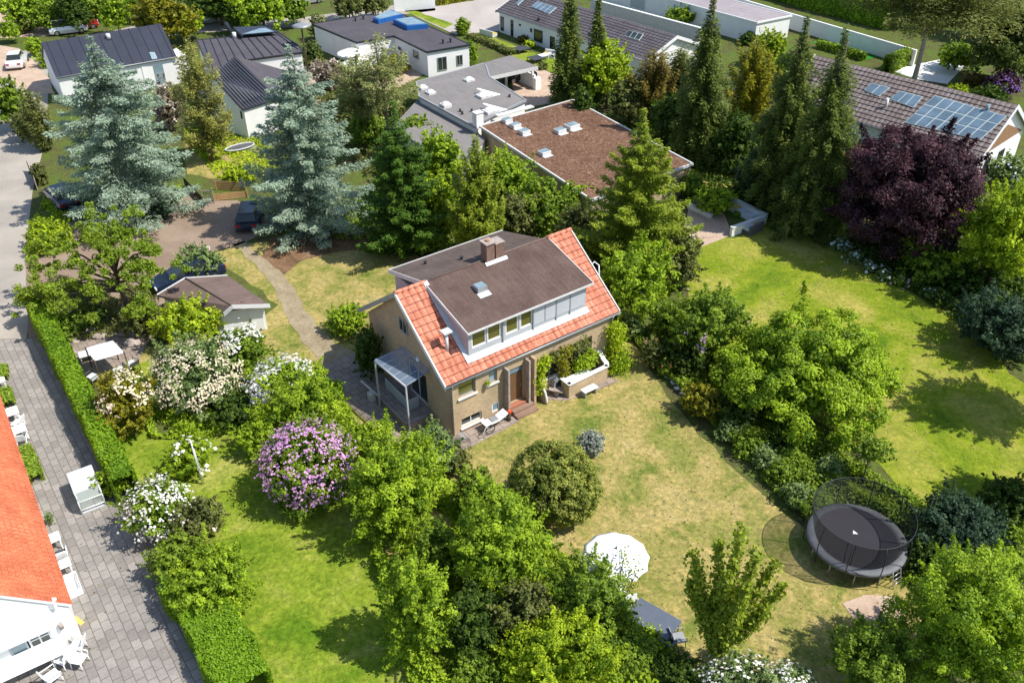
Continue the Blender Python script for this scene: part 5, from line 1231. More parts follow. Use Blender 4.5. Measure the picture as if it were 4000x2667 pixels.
for k, (u_, v_, lb) in enumerate(((9.9, -1.0, 'small dark pot with a plant right of the parapet'), (2.25, -.2, 'white pot with flowers on the ledge under the small window'))):
    zz = 0.02 if k == 0 else 2.28
    if k == 1: u_, v_ = 2.2, -.13
    t = thing('plant_pot', hp(u_, v_, zz), lb, 'plant pot')
    c = MB(hp(u_, v_, zz), PHI); c.lathe((0, 0, 0), [(.01, 0), (.09, 0), (.12, .18), (.10, .18), (.09, .15), (.01, .15)], 12); build(c, 'pot', M['black_metal'] if k == 0 else M['white_trim'], t, uv=False)
    rng = rng_(); n = 160; P_ = hp(u_, v_, zz + .26) + rng.normal(0, .07, (n, 3)); N = rsph(rng, n); card_mesh('plant', cards(P_, np.cross(N, rsph(rng, n)), N, .08, .05), rng.random(n), M['l_lime'], t)
# parasol
def parasol(name, px, zt, r, label, material, n=12, scallop=.06, tilt=0.0):
    c_ = V(*px, zt - .35); q = c_ * [1, 1, 0]; t = thing(name, q, label, 'parasol')
    c = MB(q); c.tube([(0, 0, 0), (0, 0, zt)], .03, 8); build(c, 'pole', M['steel'], t, uv=False)
    c = MB(q); c.lathe((0, 0, 0), [(.01, 0), (.32, 0), (.30, .08), (.05, .10), (.04, .2)], 16); build(c, 'base', M['stone'], t, uv=False)
    c = MB(q); rings = []
    seg = n * 6
    for f in np.linspace(0.02, 1, 9):
        row = []
        for j in range(seg + 1):
            a = 2 * pi * j / seg; s_ = abs(sin(a * n / 2)); rr = r * f * (1 - scallop * s_ * f); z = zt - .02 - .55 * f ** 1.15 - .05 * s_ * sin(pi * f) + (.03 * s_ * f)
            row.append(q + np.array([rr * cos(a), rr * sin(a), z]))
        rings.append(row)
    c.grid(np.array(rings), 0, True); o = build(c, 'canopy', material, t, uv=False)
    md = o.modifiers.new('s', 'SOLIDIFY'); md.thickness = .012
    c = MB(q); c.tube([(0, 0, zt - .02), (0, 0, zt + .12)], [.045, .02], 8); build(c, 'finial', M['black_metal'], t, uv=False)
    for k in range(n):
        a = 2 * pi * k / n; c = MB(q); c.tube([(.05 * cos(a), .05 * sin(a), zt - .08), (r * .97 * cos(a), r * .97 * sin(a), zt - .60)], .012, 4); build(c, 'rib', M['steel'], t, uv=False)
    return t
parasol('parasol', (1414, 1272), 2.6, 1.40, 'large round white parasol open on the dry front lawn', M['canvas'])
# trampoline
def trampoline():
    ctr = np.array([14.78, 26.8, 0]); Rr = 2.08; t = thing('trampoline', ctr, 'large round black trampoline with safety net and grey padding on the lawn', 'trampoline')
    h = .88
    c = MB(ctr); c.lathe((0, 0, h), [(.01, 0), (1.76, 0), (1.76, -.01), (.01, -.01)], 64, smooth=False); build(c, 'jumping_mat', plain('jumping_mat', (.022, .02, .025), .7, var=.1), t, uv=False)
    c = MB(ctr); c.lathe((0, 0, h), [(1.74, .005), (1.77, .03), (1.9, .04), (2.04, .03), (2.09, -.02), (2.09, -.12), (2.06, -.12), (2.04, -.02), (1.8, 0), (1.74, .005)], 64); build(c, 'edge_pad', plain('edge_pad', (.14, .145, .155), .7, var=.2), t, uv=False)
    c = MB(ctr); c.tube([(2.03 * cos(a), 2.03 * sin(a), h - .08) for a in np.linspace(0, 2 * pi, 49)], .035, 8); build(c, 'frame_ring', M['steel'], t, uv=False)
    for k in range(12):
        a = 2 * pi * k / 12 + .2; c = MB(ctr); x, y = 2.0 * cos(a), 2.0 * sin(a); b_ = a + .0; c.tube([(x, y, h - .1), (x, y, .02)], .025, 6); build(c, 'leg', M['steel'], t, uv=False)
    rt, zt = 2.13, 2.45
    for k in range(10):
        a = 2 * pi * k / 10 + .42; x, y = cos(a), sin(a)
        c = MB(ctr); c.tube([(2.15 * x, 2.15 * y, .35), (2.22 * x, 2.22 * y, 1.3), (2.20 * x, 2.20 * y, 2.0), (2.08 * x, 2.08 * y, zt)], .022, 6); build(c, 'net_pole', M['black_metal'], t, uv=False)
    c = MB(ctr); c.tube([(2.08 * cos(a), 2.08 * sin(a), zt) for a in np.linspace(0, 2 * pi, 49)], .018, 6); build(c, 'top_ring', M['black_metal'], t, uv=False)
    c = MB(ctr); rows = []
    for f in np.linspace(0, 1, 7):
        rows.append([ctr + np.array([(1.72 + (2.08 - 1.72) * f ** .6) * cos(a), (1.72 + (2.08 - 1.72) * f ** .6) * sin(a), h + .03 + (zt - h - .03) * f]) for a in np.linspace(0, 2 * pi, 65)])
    c.grid(np.array(rows), 0, True); build(c, 'safety_net', M['net'], t, uv=False)
    # small pale triangular maker's mark on the mat, zipper
    q = V(1963, 1222, h + .004) - ctr
    c = MB(ctr); c.face([(q[0] - .10, q[1] - .08, h + .006), (q[0] + .12, q[1] - .10, h + .006), (q[0] - .02, q[1] + .12, h + .006)]); build(c, 'emblem', M['white_trim'], t, uv=False)
    for aa in (-2.2, -2.05):
        c = MB(ctr); c.tube([(1.73 * cos(aa), 1.73 * sin(aa), h + .03), (1.95 * cos(aa), 1.95 * sin(aa), 1.6), (2.06 * cos(aa), 2.06 * sin(aa), zt)], .02, 5); build(c, 'net_door', M['black_metal'], t, uv=False)
    c = MB(ctr); 
    for x in (-.25, .25): c.tube([(2.3 * cos(-1.0) - x * sin(-1.0), 2.3 * sin(-1.0) + x * cos(-1.0), .02), (2.06 * cos(-1.0) - x * sin(-1.0), 2.06 * sin(-1.0) + x * cos(-1.0), .82)], .02, 6)
    for z in (.2, .4, .6):
        f = 2.3 - .24 * z / .8; c.tube([(f * cos(-1.0) + .25 * sin(-1.0), f * sin(-1.0) - .25 * cos(-1.0), z), (f * cos(-1.0) - .25 * sin(-1.0), f * sin(-1.0) + .25 * cos(-1.0), z)], .018, 6)
    build(c, 'ladder', M['steel'], t, uv=False)
trampoline()
# covered garden furniture near the parasol
table((1498, 1446), 1.9, 1.15, .72, radians(-38), 'long garden table under a blue grey cover near the young yellow green tree', M['cloth_blue'], legm=M['grey_trim'])
G2 = 'blue grey garden chairs at the covered table'
chair((1530, 1490), radians(140), 'blue grey chair pushed to the near end of the covered table', M['cloth_blue'], G2)
chair((1556, 1478), radians(100), 'pale grey chair lying a little away from the covered table', M['grey_trim'], G2)
chair((1428, 1382), radians(30), 'white garden chair half hidden by leaves below the parasol', M['plastic'])
chair((1452, 1412), radians(10), 'white garden chair between the parasol and the covered table', M['plastic'])
# clothes pole
t = thing('clothes_pole', V(449, 1112), 'slim white clothes post among white flowers on the side lawn', 'post')
c = MB(); g_, h_ = solve_tip(437, 1010, 1112); c.tube([g_, g_ + ZH * h_], .035, 8, local=False); c.tube([g_ + ZH * (h_ - .1) - UH * .12, g_ + ZH * (h_ - .1) + UH * .12], .025, 6, local=False); c.tube([g_ + UH * .08, g_ + UH * .05 + ZH * h_ * .8], .015, 6, local=False)
t.location = tuple(g_); build(c, 'pole', M['white_dull'], t, uv=False)
# lamp posts
for tip, by, lb in (((480, 566), 592, 'short white lamp post beside the shrub behind the shed'),):
    g_, h_ = solve_tip(*tip, by); t = thing('garden_lamp', g_, lb, 'lamp'); c = MB(); c.tube([g_, g_ + ZH * h_], .035, 8, local=False); build(c, 'pole', M['white_dull'], t, uv=False)
    c = MB(); c.tube([g_ + ZH * h_, g_ + ZH * h_ - UH * .9 + ZH * .0], .03, 6, local=False); build(c, 'arm', M['white_dull'], t, uv=False)
g_, h_ = solve_tip(692, 60, 172); t = thing('street_lamp', g_, 'tall street lamp with flat round head between the white villa and flat roofed house', 'street lamp')
c = MB(); c.tube([g_, g_ + ZH * h_], [.11, .07], 8, local=False); build(c, 'pole', M['dark_wood'], t, uv=False)
c = MB(g_ + ZH * h_); c.lathe((0, 0, -.1), [(.08, 0), (.9, .05), (.95, .14), (.6, .26), (.05, .34)], 18); build(c, 'lamp_head', M['zinc'], t, uv=False)
# garden storage box with open glazed end on the paved lane
def storage_box():
    a = S(323.4, 2010, 0); d = nrm(S(*cl(752, 315), 0) - a); s = np.array([-d[1], d[0], 0])
    wd = np.linalg.norm(S(*cl(752, 315), 0) - a); lg = 1.95; h = 1.0
    t = thing('storage_box', a + d * wd / 2 + s * lg / 2, 'large grey flat topped box with glazed end on the paved lane by the hedge', 'storage box')
    head = math.atan2(d[1], d[0])
    c = MB(a, head); c.box(0, wd, 0, lg, .02, .10); c.box(0, .04, .002, lg, .101, h); c.box(wd - .04, wd, .002, lg, .101, h); c.box(.041, wd - .041, lg - .04, lg, .101, h); build(c, 'body', M['canvas_grey'], t, uv=False)
    c = MB(a, head); c.box(-.04, wd + .04, .35, lg + .04, h + .002, h + .06); build(c, 'lid', M['canvas_grey'], t, uv=False, bevel=.015)
    c = MB(a, head); c.hexa([(-.02, -.02, h - .25), (wd + .02, -.02, h - .25), (wd + .02, .34, h + .02), (-.02, .34, h + .02), (-.02, -.02, h - .23), (wd + .02, -.02, h - .23), (wd + .02, .34, h + .04), (-.02, .34, h + .04)]); c.hexa([(0.045, .0, .3), (wd - .045, .0, .3), (wd - .045, .0, h - .26), (.045, .0, h - .26), (.045, .015, .3), (wd - .045, .015, .3), (wd - .045, .015, h - .26), (.045, .015, h - .26)]); build(c, 'glazing', M['box_glass'], t, uv=False)
    c = MB(a, head); c.tube([(0, -.01, .1), (0, -.01, h - .22), (0, .34, h + .02)], .025, 6); c.tube([(wd, -.01, .1), (wd, -.01, h - .22), (wd, .34, h + .02)], .025, 6); c.tube([(0, -.01, h - .24), (wd, -.01, h - .24)], .025, 6); c.tube([(0, -.01, .28), (wd, -.01, .28)], .025, 6); build(c, 'frame', M['white_trim'], t, uv=False)
    c = MB(a, head); c.box(.08, .6, .1, .5, .101, .40); c.box(.66, wd - .1, .1, .45, .101, .34); build(c, 'contents', M['white_dull'], t, uv=False, bevel=.01)
storage_box()
# white furniture beside the orange roofed house
hd = math.atan2(*(nrm(S(*cl(160, 0), 0) - S(*cl(510, 1012), 0))[[1, 0]]))
def q8(x, y): p_ = c8(x, y); return (p_[0] / K, p_[1] / K)
def ql(x, y): p_ = cl(x, y); return (p_[0] / K, p_[1] / K)
table(q8(120, 1000), .75, .8, .68, hd, 'square white table upper of two beside the orange roof', M['plastic'], name='garden_table')
chair(q8(175, 1060), hd + 2.4, 'white chair between the two upper white tables by the orange roof', M['plastic'], G1)
table(q8(175, 1150), .7, .9, .62, hd, 'white bench table lower of the upper pair beside the orange roof', M['plastic'])
chair(q8(215, 1195), hd + 1.2, 'white chair with dark seat just above the lower planted strip', M['plastic'], G1, cush=M['cushion_dark'])
table(q8(20, 715), .5, .6, .6, hd, 'small white table at the left picture edge above the clipped shrub', M['plastic'])
table(ql(400, 610), .6, .6, .62, hd, 'small white table right of the orange eave beside a potted shrub', M['plastic'])
chair(ql(450, 705), hd + 1.5, 'white chair with dark seat below the small white table, by the eave', M['plastic'], G1, cush=M['cushion_dark'])
table(ql(465, 800), .55, .7, .65, hd, 'narrow white table beside the wire basket at the eave', M['plastic'])
t = thing('white_crate', V(*ql(520, 900)), 'open white slatted crate on the paving below the narrow white table', 'crate')
c = MB(V(*ql(520, 900)), hd)
c.box(-.55, .55, -.3, .3, .02, .06)
for y in (-.3, .28): c.box(-.55, .55, y, y + .02, .061, .2); c.box(-.55, .55, y, y + .02, .26, .4)
for x in (-.55, .53):
    c.box(x, x + .02, -.279, .279, .061, .2); c.box(x, x + .02, -.279, .279, .26, .4)
build(c, 'slats', M['plastic'], t, uv=False)
table(ql(250, 1480), 2.6, 1.0, .74, hd + radians(90), 'big white table under the window of the white gable', M['plastic'])
chair(ql(465, 1440), hd + 2.2, 'white chair at the end of the big white table, left of the other chair', M['plastic'], G1)
chair(ql(565, 1350), hd + 2.6, 'upper white chair standing alone right of the big white table', M['plastic'], G1)
chair(ql(575, 1440), hd - .8, 'lower white chair with slatted back right of the big white table', M['plastic'], G1)
chair(ql(390, 1560), hd + .3, 'white chair at the bottom edge before the big white table', M['plastic'], G1)
t = thing('door_mat', V(*ql(555, 1128)), 'small ochre mat on the paving at the corner of the white gable', 'mat')
c = MB(V(*ql(555, 1128)), hd - 1.2); c.box(-.1, .1, -.3, .3, .016, .03); build(c, 'mat', M['cushion_yellow'], t, uv=False)
# white sail-topped sofa group (pavilion) in the hedge corner
def pavilion():
    C_ = [c8(748, 355), c8(985, 290), c8(1085, 395), c8(825, 468)]; z = 1.35
    P_ = [S(*p, z) for p in C_]; ctr = sum(P_) / 4 * [1, 1, 0]
    t = thing('garden_awning', ctr, 'slightly sagging white awning on thin posts over dark garden seats beside the hedge', 'awning')
    c = MB(); n = 8; rows = []
    for i in range(n + 1):
        row = []
        for j in range(n + 1):
            a, b_ = i / n, j / n; p = (P_[0] * (1 - a) + P_[1] * a) * (1 - b_) + (P_[3] * (1 - a) + P_[2] * a) * b_
            row.append(p - ZH * .18 * sin(pi * a) * sin(pi * b_))
        rows.append(row)
    c.grid(np.array(rows), 0, True); o = build(c, 'canvas', M['canvas'], t, uv=False); o.modifiers.new('s', 'SOLIDIFY').thickness = .02
    for p in P_:
        c = MB(); c.tube([p * [1, 1, 0], p + ZH * .05], .035, 6, local=False); build(c, 'post', M['dark_wood'], t, uv=False)
    head = math.atan2(*(P_[1] - P_[0])[[1, 0]])
    return ctr, head, P_
ctr, hd2, PA = pavilion()
G3 = 'dark garden seats under the white awning'
for dx, dy, a, lb in ((-1.0, -.9, 2.2, 'dark woven seat at the left front corner of the white awning'), (.4, -1.0, 3.3, 'dark woven seat with pale cushion under the front edge of the awning'), (1.1, -.7, 3.6, 'dark woven seat at the right front post of the awning')):
    p_ = ctr + np.array([cos(hd2) * dx - sin(hd2) * dy, sin(hd2) * dx + cos(hd2) * dy, .02]); chair(p_, hd2 + a, lb, M['fence_dark'], G3, w=.62, back=.75, cush=M['canvas_grey'])
table(q8(780, 460), .9, .7, .5, hd2, 'low pale table at the left front of the white awning', M['canvas_grey'])
# rockery stones beside the awning
rng = rng_()
G4 = 'rockery stones near the white awning'
lbs = ['flat pale boulder topmost in the rockery by the awning', 'round grey boulder near the hedge end of the rockery', 'brown boulder between the tree stump and awning', 'wide flat boulder under the sparse tree', 'small pinkish stone beside the hedge', 'long grey stone right of the awning', 'dark rounded stone next to the yellow green shrub', 'pale angular stone at the edge of the terrace slabs']
for (x, y, r), lb in zip(((800, 205, .6), (700, 250, .45), (880, 260, .45), (1130, 230, .7), (650, 300, .35), (1160, 320, .5), (1260, 200, .4), (620, 400, .35)), lbs):
    p_ = V(*q8(x, y)); lob = Lobes(rng, .25); k = lob(ICO_V); vv = ICO_V * k[:, None] * np.array([r, r * .7, r * .38]); vv = vv + p_ + ZH * r * .2; vv[:, 2] = np.maximum(vv[:, 2], .019)
    o = link_mesh('boulder', vv, [tuple(int(i) for i in f) for f in ICO_F], M['stone'], uv=False, smooth=[True] * len(ICO_F)); setp(o, lb, 'stone', G4)
# fallen trunk of driftwood
t = thing('driftwood', V(*q8(1000, 130)), 'long thin log lying below the sparse tree near the hedge', 'log')
c = MB(); c.tube([V(*q8(790, 175)) + ZH * .08, V(*q8(900, 140)) + ZH * .12, V(*q8(1050, 95)) + ZH * .1], [.09, .08, .05], 8, local=False); build(c, 'log', M['dark_wood'], t, uv=False)
# wooden fence, gate and steps in the neighbour's drive
def plank_fence(name, p0, p1, h, label, material, gap=0.0, cat='fence'):
    p0, p1 = np.array(p0), np.array(p1); d = nrm(p1 - p0); l = np.linalg.norm(p1 - p0); t = thing(name, p0, label, cat)
    c = MB(p0, math.atan2(d[1], d[0])); n = max(3, int(h / .14))
    for k in range(n): c.box(0, l, -.012, .012, .05 + k * h / n, .05 + (k + 1 - gap) * h / n - .012)
    build(c, 'boards', material, t, head=math.atan2(d[1], d[0]))
    m_ = max(2, int(l / 1.8) + 1)
    for k in range(m_):
        c = MB(p0, math.atan2(d[1], d[0])); x = l * k / (m_ - 1); c.box(x - .05, x + .05, -.06, -.013, 0, h + .1); build(c, 'post', material, t)
    return t
plank_fence('wooden_fence', V(497, 437), V(565, 440), .75, 'sunlit ochre board fence behind the drive between the blue spruces', M['wood_fence'])
plank_fence('wooden_fence', V(494, 462), V(570, 455), .55, 'lower ochre board fence nearest the drive, right of the wooden gate', M['wood_fence'])
t = thing('wooden_gate', V(480, 468), 'grey brown open slatted gate beside the ochre board fence', 'gate')
ga, gb = V(466, 468), V(494, 468); d = nrm(gb - ga); lg = np.linalg.norm(gb - ga)
c = MB(ga, math.atan2(d[1], d[0])); c.box(0, .06, -.03, .03, 0, 1.2); c.box(lg - .06, lg, -.03, .03, 0, 1.3); c.box(.061, lg - .061, -.02, .02, .15, .23); c.box(.061, lg - .061, -.02, .02, 1.0, 1.08)
k = .2
while k < lg - .15: c.box(k, k + .07, .021, .04, .1, 1.12); k += .16
build(c, 'frame', M['stone'], t, uv=False)
plank_fence('dark_fence', V(427, 428), V(470, 474), .7, 'dark narrow fence running down to the wooden gate', M['dark_wood'])
plank_fence('wire_fence', V(70, 395), V(88, 437), .9, 'grey fence end beside the street, left of the big blue spruce', M['stone'])
# L shaped white terrace wall and seats
garden_wall('terrace_wall', S(2853, 923), S(2985, 875), .62, 'white terrace wall facing the neighbour lawn, nearest stretch', M['white'], th=.2, cap=M['white_dull'])
garden_wall('terrace_wall', S(2990, 872), S(2846, 800), .62, 'white terrace wall running back past the cushioned seats', M['white'], th=.2, cap=M['white_dull'])
garden_wall('curved_wall', S(2690, 812), S(2778, 852), .35, 'low white kerb wall at the left of the terrace', M['white'], th=.3)
def sofa(p0, p1, label, material, cush):
    p0, p1 = np.array(p0), np.array(p1); d = nrm(p1 - p0); l = np.linalg.norm(p1 - p0); t = thing('garden_sofa', p0, label, 'sofa'); hh = math.atan2(d[1], d[0])
    c = MB(p0, hh); c.box(0, l, -.35, .35, .03, .32); build(c, 'base', material, t, uv=False, bevel=.02)
    c = MB(p0, hh); c.box(0, l, .351, .5, .03, .7); build(c, 'backrest', material, t, uv=False, bevel=.02)
    for k in range(3):
        c = MB(p0, hh); c.box(l * k / 3 + .03, l * (k + 1) / 3 - .03, -.32, .33, .322, .44); build(c, 'cushion', cush if k else M['cushion_yellow'], t, uv=False, bevel=.03)
sofa(S(2856, 818), S(2945, 866), 'white garden sofa with a yellow cushion along the terrace wall', M['white_trim'], M['canvas_grey'])
sofa(S(2960, 890), S(2905, 915), 'dark sofa in the near corner of the white walled terrace', M['fence_dark'], M['canvas_grey'])
# lawn furniture by the long white house
for p_, lb in (((1232, 142), 'dark square lounge table left of the yellow shrub by the long white house'), ((1198, 120), 'dark low table on the left of the long white house garden')):
    table(p_, 1.6, 1.4, .45, PHI, lb, M['cushion_dark'])
table((1248, 137), 1.0, .8, .5, PHI, 'small white table beside the dark lounge table', M['plastic'])
sofa(S(*c4(950, 650)), S(*c4(1085, 670)), 'white garden sofa with dark cushions at the end of the bright lawn strip', M['white_trim'], M['canvas_grey'])
sofa(S(*c4(400, 430)), S(*c4(250, 390)), 'pale garden lounge on the left under the long white house', M['white_dull'], M['cushion_dark'])
# white parasols in the flat roofed house garden
parasol('parasol', (805, 118), 2.4, 1.5, 'white parasol behind, close to the flat roofed house', M['canvas'])
parasol('parasol', (822, 141), 2.4, 1.7, 'white parasol in front, near the window of the flat roofed house', M['canvas'])
# small swimming tub beside the white wing
t = thing('paddling_pool', V(552, 344), 'small white rimmed oval pool beside the white wing', 'pool')
c = MB(V(552, 344), PHI)
ov = [(1.25 * cos(a), .6 * sin(a)) for a in np.linspace(0, 2 * pi, 29)]
c.tube([(x, y, .26) for x, y in ov], .055, 8); build(c, 'rim', M['canvas_grey'], t, uv=False)
c = MB(V(552, 344), PHI); c.prism([(x, y, .02) for x, y in ov[:-1]], (0, 0, .2)); build(c, 'basin', M['fence_dark'], t, uv=False)
# stepping stones and edging along the border
rng = rng_()
lbs = ['whitish edging stone nearest the rose bush', 'second whitish edging stone of the border', 'third pale edging stone beside the border', 'pale edging stone under the round shrub']
for (x, y), lb in zip(((1540, 868), (1551, 880), (1562, 893), (1575, 905)), lbs):
    p_ = V(x, y); r = .28; lob = Lobes(rng, .25); vv = ICO_V * lob(ICO_V)[:, None] * np.array([r, r * .6, r * .4]) + p_ + ZH * .05; vv[:, 2] = np.maximum(vv[:, 2], .017)
    o = link_mesh('edging_stone', vv, [tuple(int(i) for i in f) for f in ICO_F], M['white_dull'], uv=False); setp(o, lb, 'stone', 'pale edging stones of the border')
# ------------------------------------------------------------------ plants
# conifers: tip x, tip y, row of the trunk foot, half width
SP_ = dict(nl=25, nb=11, droop=.20, lift_tip=.18, taper=.58, wide=.28, irr=.36, fluff=.45, core=.3)
conifer('blue_spruce', 205, 88, 488, 150, 'bluegreen', 'left of the two big blue spruces, before the black roofed house', **SP_)
conifer('blue_spruce', 662, 110, 525, 130, 'bluegreen', 'right of the two big blue spruces, between drive and brick house', **SP_)
conifer('pine_tree', 866, 78, 372, 72, 'pine', 'tall pine with bare trunk between the blue spruce and the grey flat roof', z0=.50, nl=14, nb=7, taper=.55, irr=.45, droop=.0, lift_tip=.25, core=0, wide=.30, fluff=.7, top_w=.25, dens=.38)
conifer('pine_tree', 818, 120, 345, 52, 'pine', 'thin leaning pine just left of the tall pine', z0=.45, nl=12, nb=7, taper=.5, irr=.5, droop=.0, lift_tip=.2, core=0, wide=.4, fluff=1.0, top_w=.3, dens=.7)
conifer('fir_tree', 903, 238, 585, 92, 'fir', 'dark green fir left of the roofs, behind the brick house chimney side', nl=24, nb=11, droop=.12, lift_tip=.2, taper=.7, irr=.35)
conifer('cypress', 1092, 325, 600, 62, 'firyellow', 'yellow green cypress pointing up in the tree belt below the gravel roof', nl=24, nb=11, droop=-.5, up=.2, taper=.6, irr=.35, fluff=.9)
conifer('fir_tree', 1478, 255, 640, 128, 'firyellow', 'broad yellow green fir directly behind the right end of the brick house', nl=28, nb=12, droop=.10, lift_tip=.2, taper=.75, irr=.32, top_w=.03)
NS = dict(nl=36, nb=11, droop=.45, lift_tip=.1, taper=.72, irr=.3, core=.4, fluff=1.1)
conifer('spruce_tree', 1312, -40, 246, 40, 'darkfir', 'tall dark spruce, left one of the pair before the long white house', **NS)
conifer('spruce_tree', 1376, -8, 236, 30, 'darkfir', 'slimmer dark spruce, right one of the pair before the long white house', **NS)
conifer('spruce_tree', 1640, -12, 368, 62, 'darkfir', 'tall dark spruce right of the white gable of the long house', **NS)
conifer('spruce_tree', 1855, 42, 478, 84, 'darkfir', 'tall spruce standing left of its twin at the neighbour lawn', **NS)
conifer('spruce_tree', 1943, 74, 530, 88, 'darkfir', 'tall spruce with visible trunk foot, nearest to the copper beech', **NS)
conifer('larch', 430, 96, 372, 47, 'larch', 'tall thin pale larch between the two blue spruces', nl=26, nb=6, droop=.1, lift_tip=.3, taper=.35, irr=.5, core=0, dens=.75, top_w=.35, z0=.16, fluff=1.2)
conifer('yew_tree', 1503, 128, 285, 48, 'rust', 'brownish yew left of the tall spruce by the white gable', nl=18, nb=10, droop=-.6, up=.3, taper=.5, irr=.4, core=.5, fluff=1.2)
conifer('yew_tree', 1565, 118, 262, 40, 'olive', 'olive green yew touching the tall spruce on its left', nl=18, nb=10, droop=-.6, up=.3, taper=.5, irr=.4, core=.5, fluff=1.2)
conifer('yew_tree', 1738, 105, 300, 52, 'gold', 'golden brown yew between the tall spruces at top right', nl=18, nb=10, droop=-.6, up=.3, taper=.5, irr=.4, core=.5, fluff=1.2)
conifer('cedar', 2195, -200, 222, 205, 'olive', 'huge cedar with thick bare trunk rising behind the tiled house', z0=.5, nl=17, nb=13, droop=.12, lift_tip=.12, taper=.4, irr=.35, core=.3, top_w=.3, fluff=1.2, dens=1.7, wide=.4, trunkpal='bark_pale')
conifer('cypress', 62, 212, 345, 33, 'olive', 'olive green cypress beside the street, left of the blue spruce', nl=16, nb=9, droop=-.5, up=.3, taper=.5, irr=.3, core=.6, fluff=1.1)
conifer('cypress', 1062, 46, 80, 17, 'mid', 'small dense cone shaped cypress at the car park edge', nl=12, nb=9, droop=-.4, up=.2, taper=.6, core=.7)
conifer('yew_tree', 1080, 98, 150, 22, 'mid', 'ivy dark cone against the right wall of the flat roofed house', nl=10, nb=8, droop=-.4, up=.2, taper=.5, core=.7)
# broad crowns: centre x, y, half width, half height
def T(name, cx, cy, hw, hh, pal, label, **k): return plant(name, cx, cy, hw, hh, pal, label, 'tree', **k)
def B(cx, cy, hw, hh, pal, label, name='shrub', cat='shrub', **k): return plant(name, cx, cy, hw, hh, pal, label, cat, **k)
T('copper_beech', 2092, 442, 178, 168, 'copper', 'large round copper beech with purple leaves before the tiled house', lift=.2, clump=.17, amp=.12, cov=3.4, shell=.6, spiky=.08)
T('maple_tree', 1396, 165, 66, 72, 'lime', 'bright green tree in front of the long white house, right of the dark spruces', lift=1.0, amp=.3)
T('broadleaf_tree', 1340, 250, 30, 50, 'deep', 'dark green tree squeezed under the pair of dark spruces', lift=.5)
T('broadleaf_tree', 1555, 275, 68, 72, 'deep', 'deep green tree mass below the brownish yews', lift=.3)
T('broadleaf_tree', 1440, 235, 45, 60, 'olive', 'olive tree between the bright maple and the brownish yew', lift=.3)
T('broadleaf_tree', 1690, 330, 60, 75, 'deep', 'dark green bush tree in the gap right of the tall spruce', lift=.2)
T('broadleaf_tree', 1760, 400, 70, 70, 'teal', 'shadowy blue green bush tree at the foot of the twin spruces', lift=.2)
T('broadleaf_tree', 1770, 110, 40, 42, 'lime', 'yellow green tree left of the twin spruce tips', lift=.3)
T('broadleaf_tree', 1800, 165, 30, 45, 'spring', 'fresh green tree behind the left twin spruce', lift=.3)
B(1742, 185, 26, 22, 'silver', 'silver grey shrub behind the golden brown yew')
B(1565, 38, 38, 24, 'mid', 'two toned green shrub against the white garage building at the top')
B(1718, 90, 22, 16, 'deep', 'dark clipped shrub at the foot of the garage building')
T('broadleaf_tree', 1010, 362, 58, 70, 'spring', 'fresh green tree right of the dark fir, above the brick house roof', lift=.5, amp=.3)
T('broadleaf_tree', 1165, 408, 72, 62, 'spring', 'round fresh green tree just below the gravel roof', lift=.5, amp=.3)
T('broadleaf_tree', 1250, 470, 70, 66, 'mid', 'mid green tree in the belt behind the brick house chimney', lift=.5, amp=.3)
T('broadleaf_tree', 1185, 500, 58, 60, 'olive', 'greyish green tree low in the belt behind the chimney', lift=.3, amp=.3)
T('broadleaf_tree', 1010, 480, 58, 85, 'lime', 'light green tree between the dark fir and yellow cypress', lift=.5, amp=.3)
T('broadleaf_tree', 1325, 525, 52, 62, 'olive', 'yellowish tree touching the left side of the broad fir', lift=.4, amp=.3)
T('broadleaf_tree', 1330, 452, 42, 42, 'spring', 'light green tree between gravel roof and the broad fir', lift=.4, amp=.3)
T('broadleaf_tree', 900, 400, 50, 70, 'deep', 'dark tree hidden between the second blue spruce and the dark fir', lift=.3)
T('broadleaf_tree', 985, 545, 48, 45, 'mid', 'green bush tree touching the rear roof edge of the brick house', lift=.2)
T('maple_tree', 1455, 640, 92, 92, 'spring', 'vivid green maple beside the right gable of the brick house', lift=1.0, amp=.32, clump=.18)
T('broadleaf_tree', 1400, 560, 45, 60, 'mid', 'green tree filling the gap between the broad fir and the right gable', lift=.5, amp=.3)
T('broadleaf_tree', 1555, 600, 60, 70, 'olive', 'dull green tree at the lower right foot of the broad fir', lift=.2, amp=.3)
T('broadleaf_tree', 2310, 535, 105, 140, 'lime', 'yellow green tree cut by the right picture edge below the tiled house', lift=.8, amp=.25)
T('garden_tree', 2500, 770, 130, 170, 'mid', 'tree outside the right edge throwing its shadow on the neighbour lawn', lift=2.0)
T('garden_tree', 2500, 1020, 100, 120, 'mid', 'lower tree outside the right edge whose shadow falls near the trampoline', lift=2.0)
B(2300, 748, 110, 88, 'teal', 'dark blue green rhododendron mass at the right edge', amp=.2)
B(2150, 600, 80, 40, 'mid', 'green undergrowth right below the copper beech', amp=.3)
B(2230, 640, 60, 30, 'deep', 'dark undergrowth between the copper beech and the rhododendron mass', amp=.3)
for k, (x, y, r) in enumerate(((1935, 562, 22), (1965, 590, 20), (1995, 612, 18), (2030, 632, 18))):
    B(x, y, r, r * .8, 'sage', ['hydrangea with blue white flowers nearest the twin spruce', 'second blue white hydrangea from the spruce', 'third blue white hydrangea of the row', 'last blue white hydrangea of the row'][k], name='hydrangea', cat='flowers', bloom=('bluewhite', .35, .22), group='hydrangeas edging the copper beech bed', cov=1.8)
B(2068, 645, 18, 14, 'mid', 'small shrub with pink lilac flowers at the tip of the beech bed', name='flowering_shrub', bloom=('lilac', .5, .2))
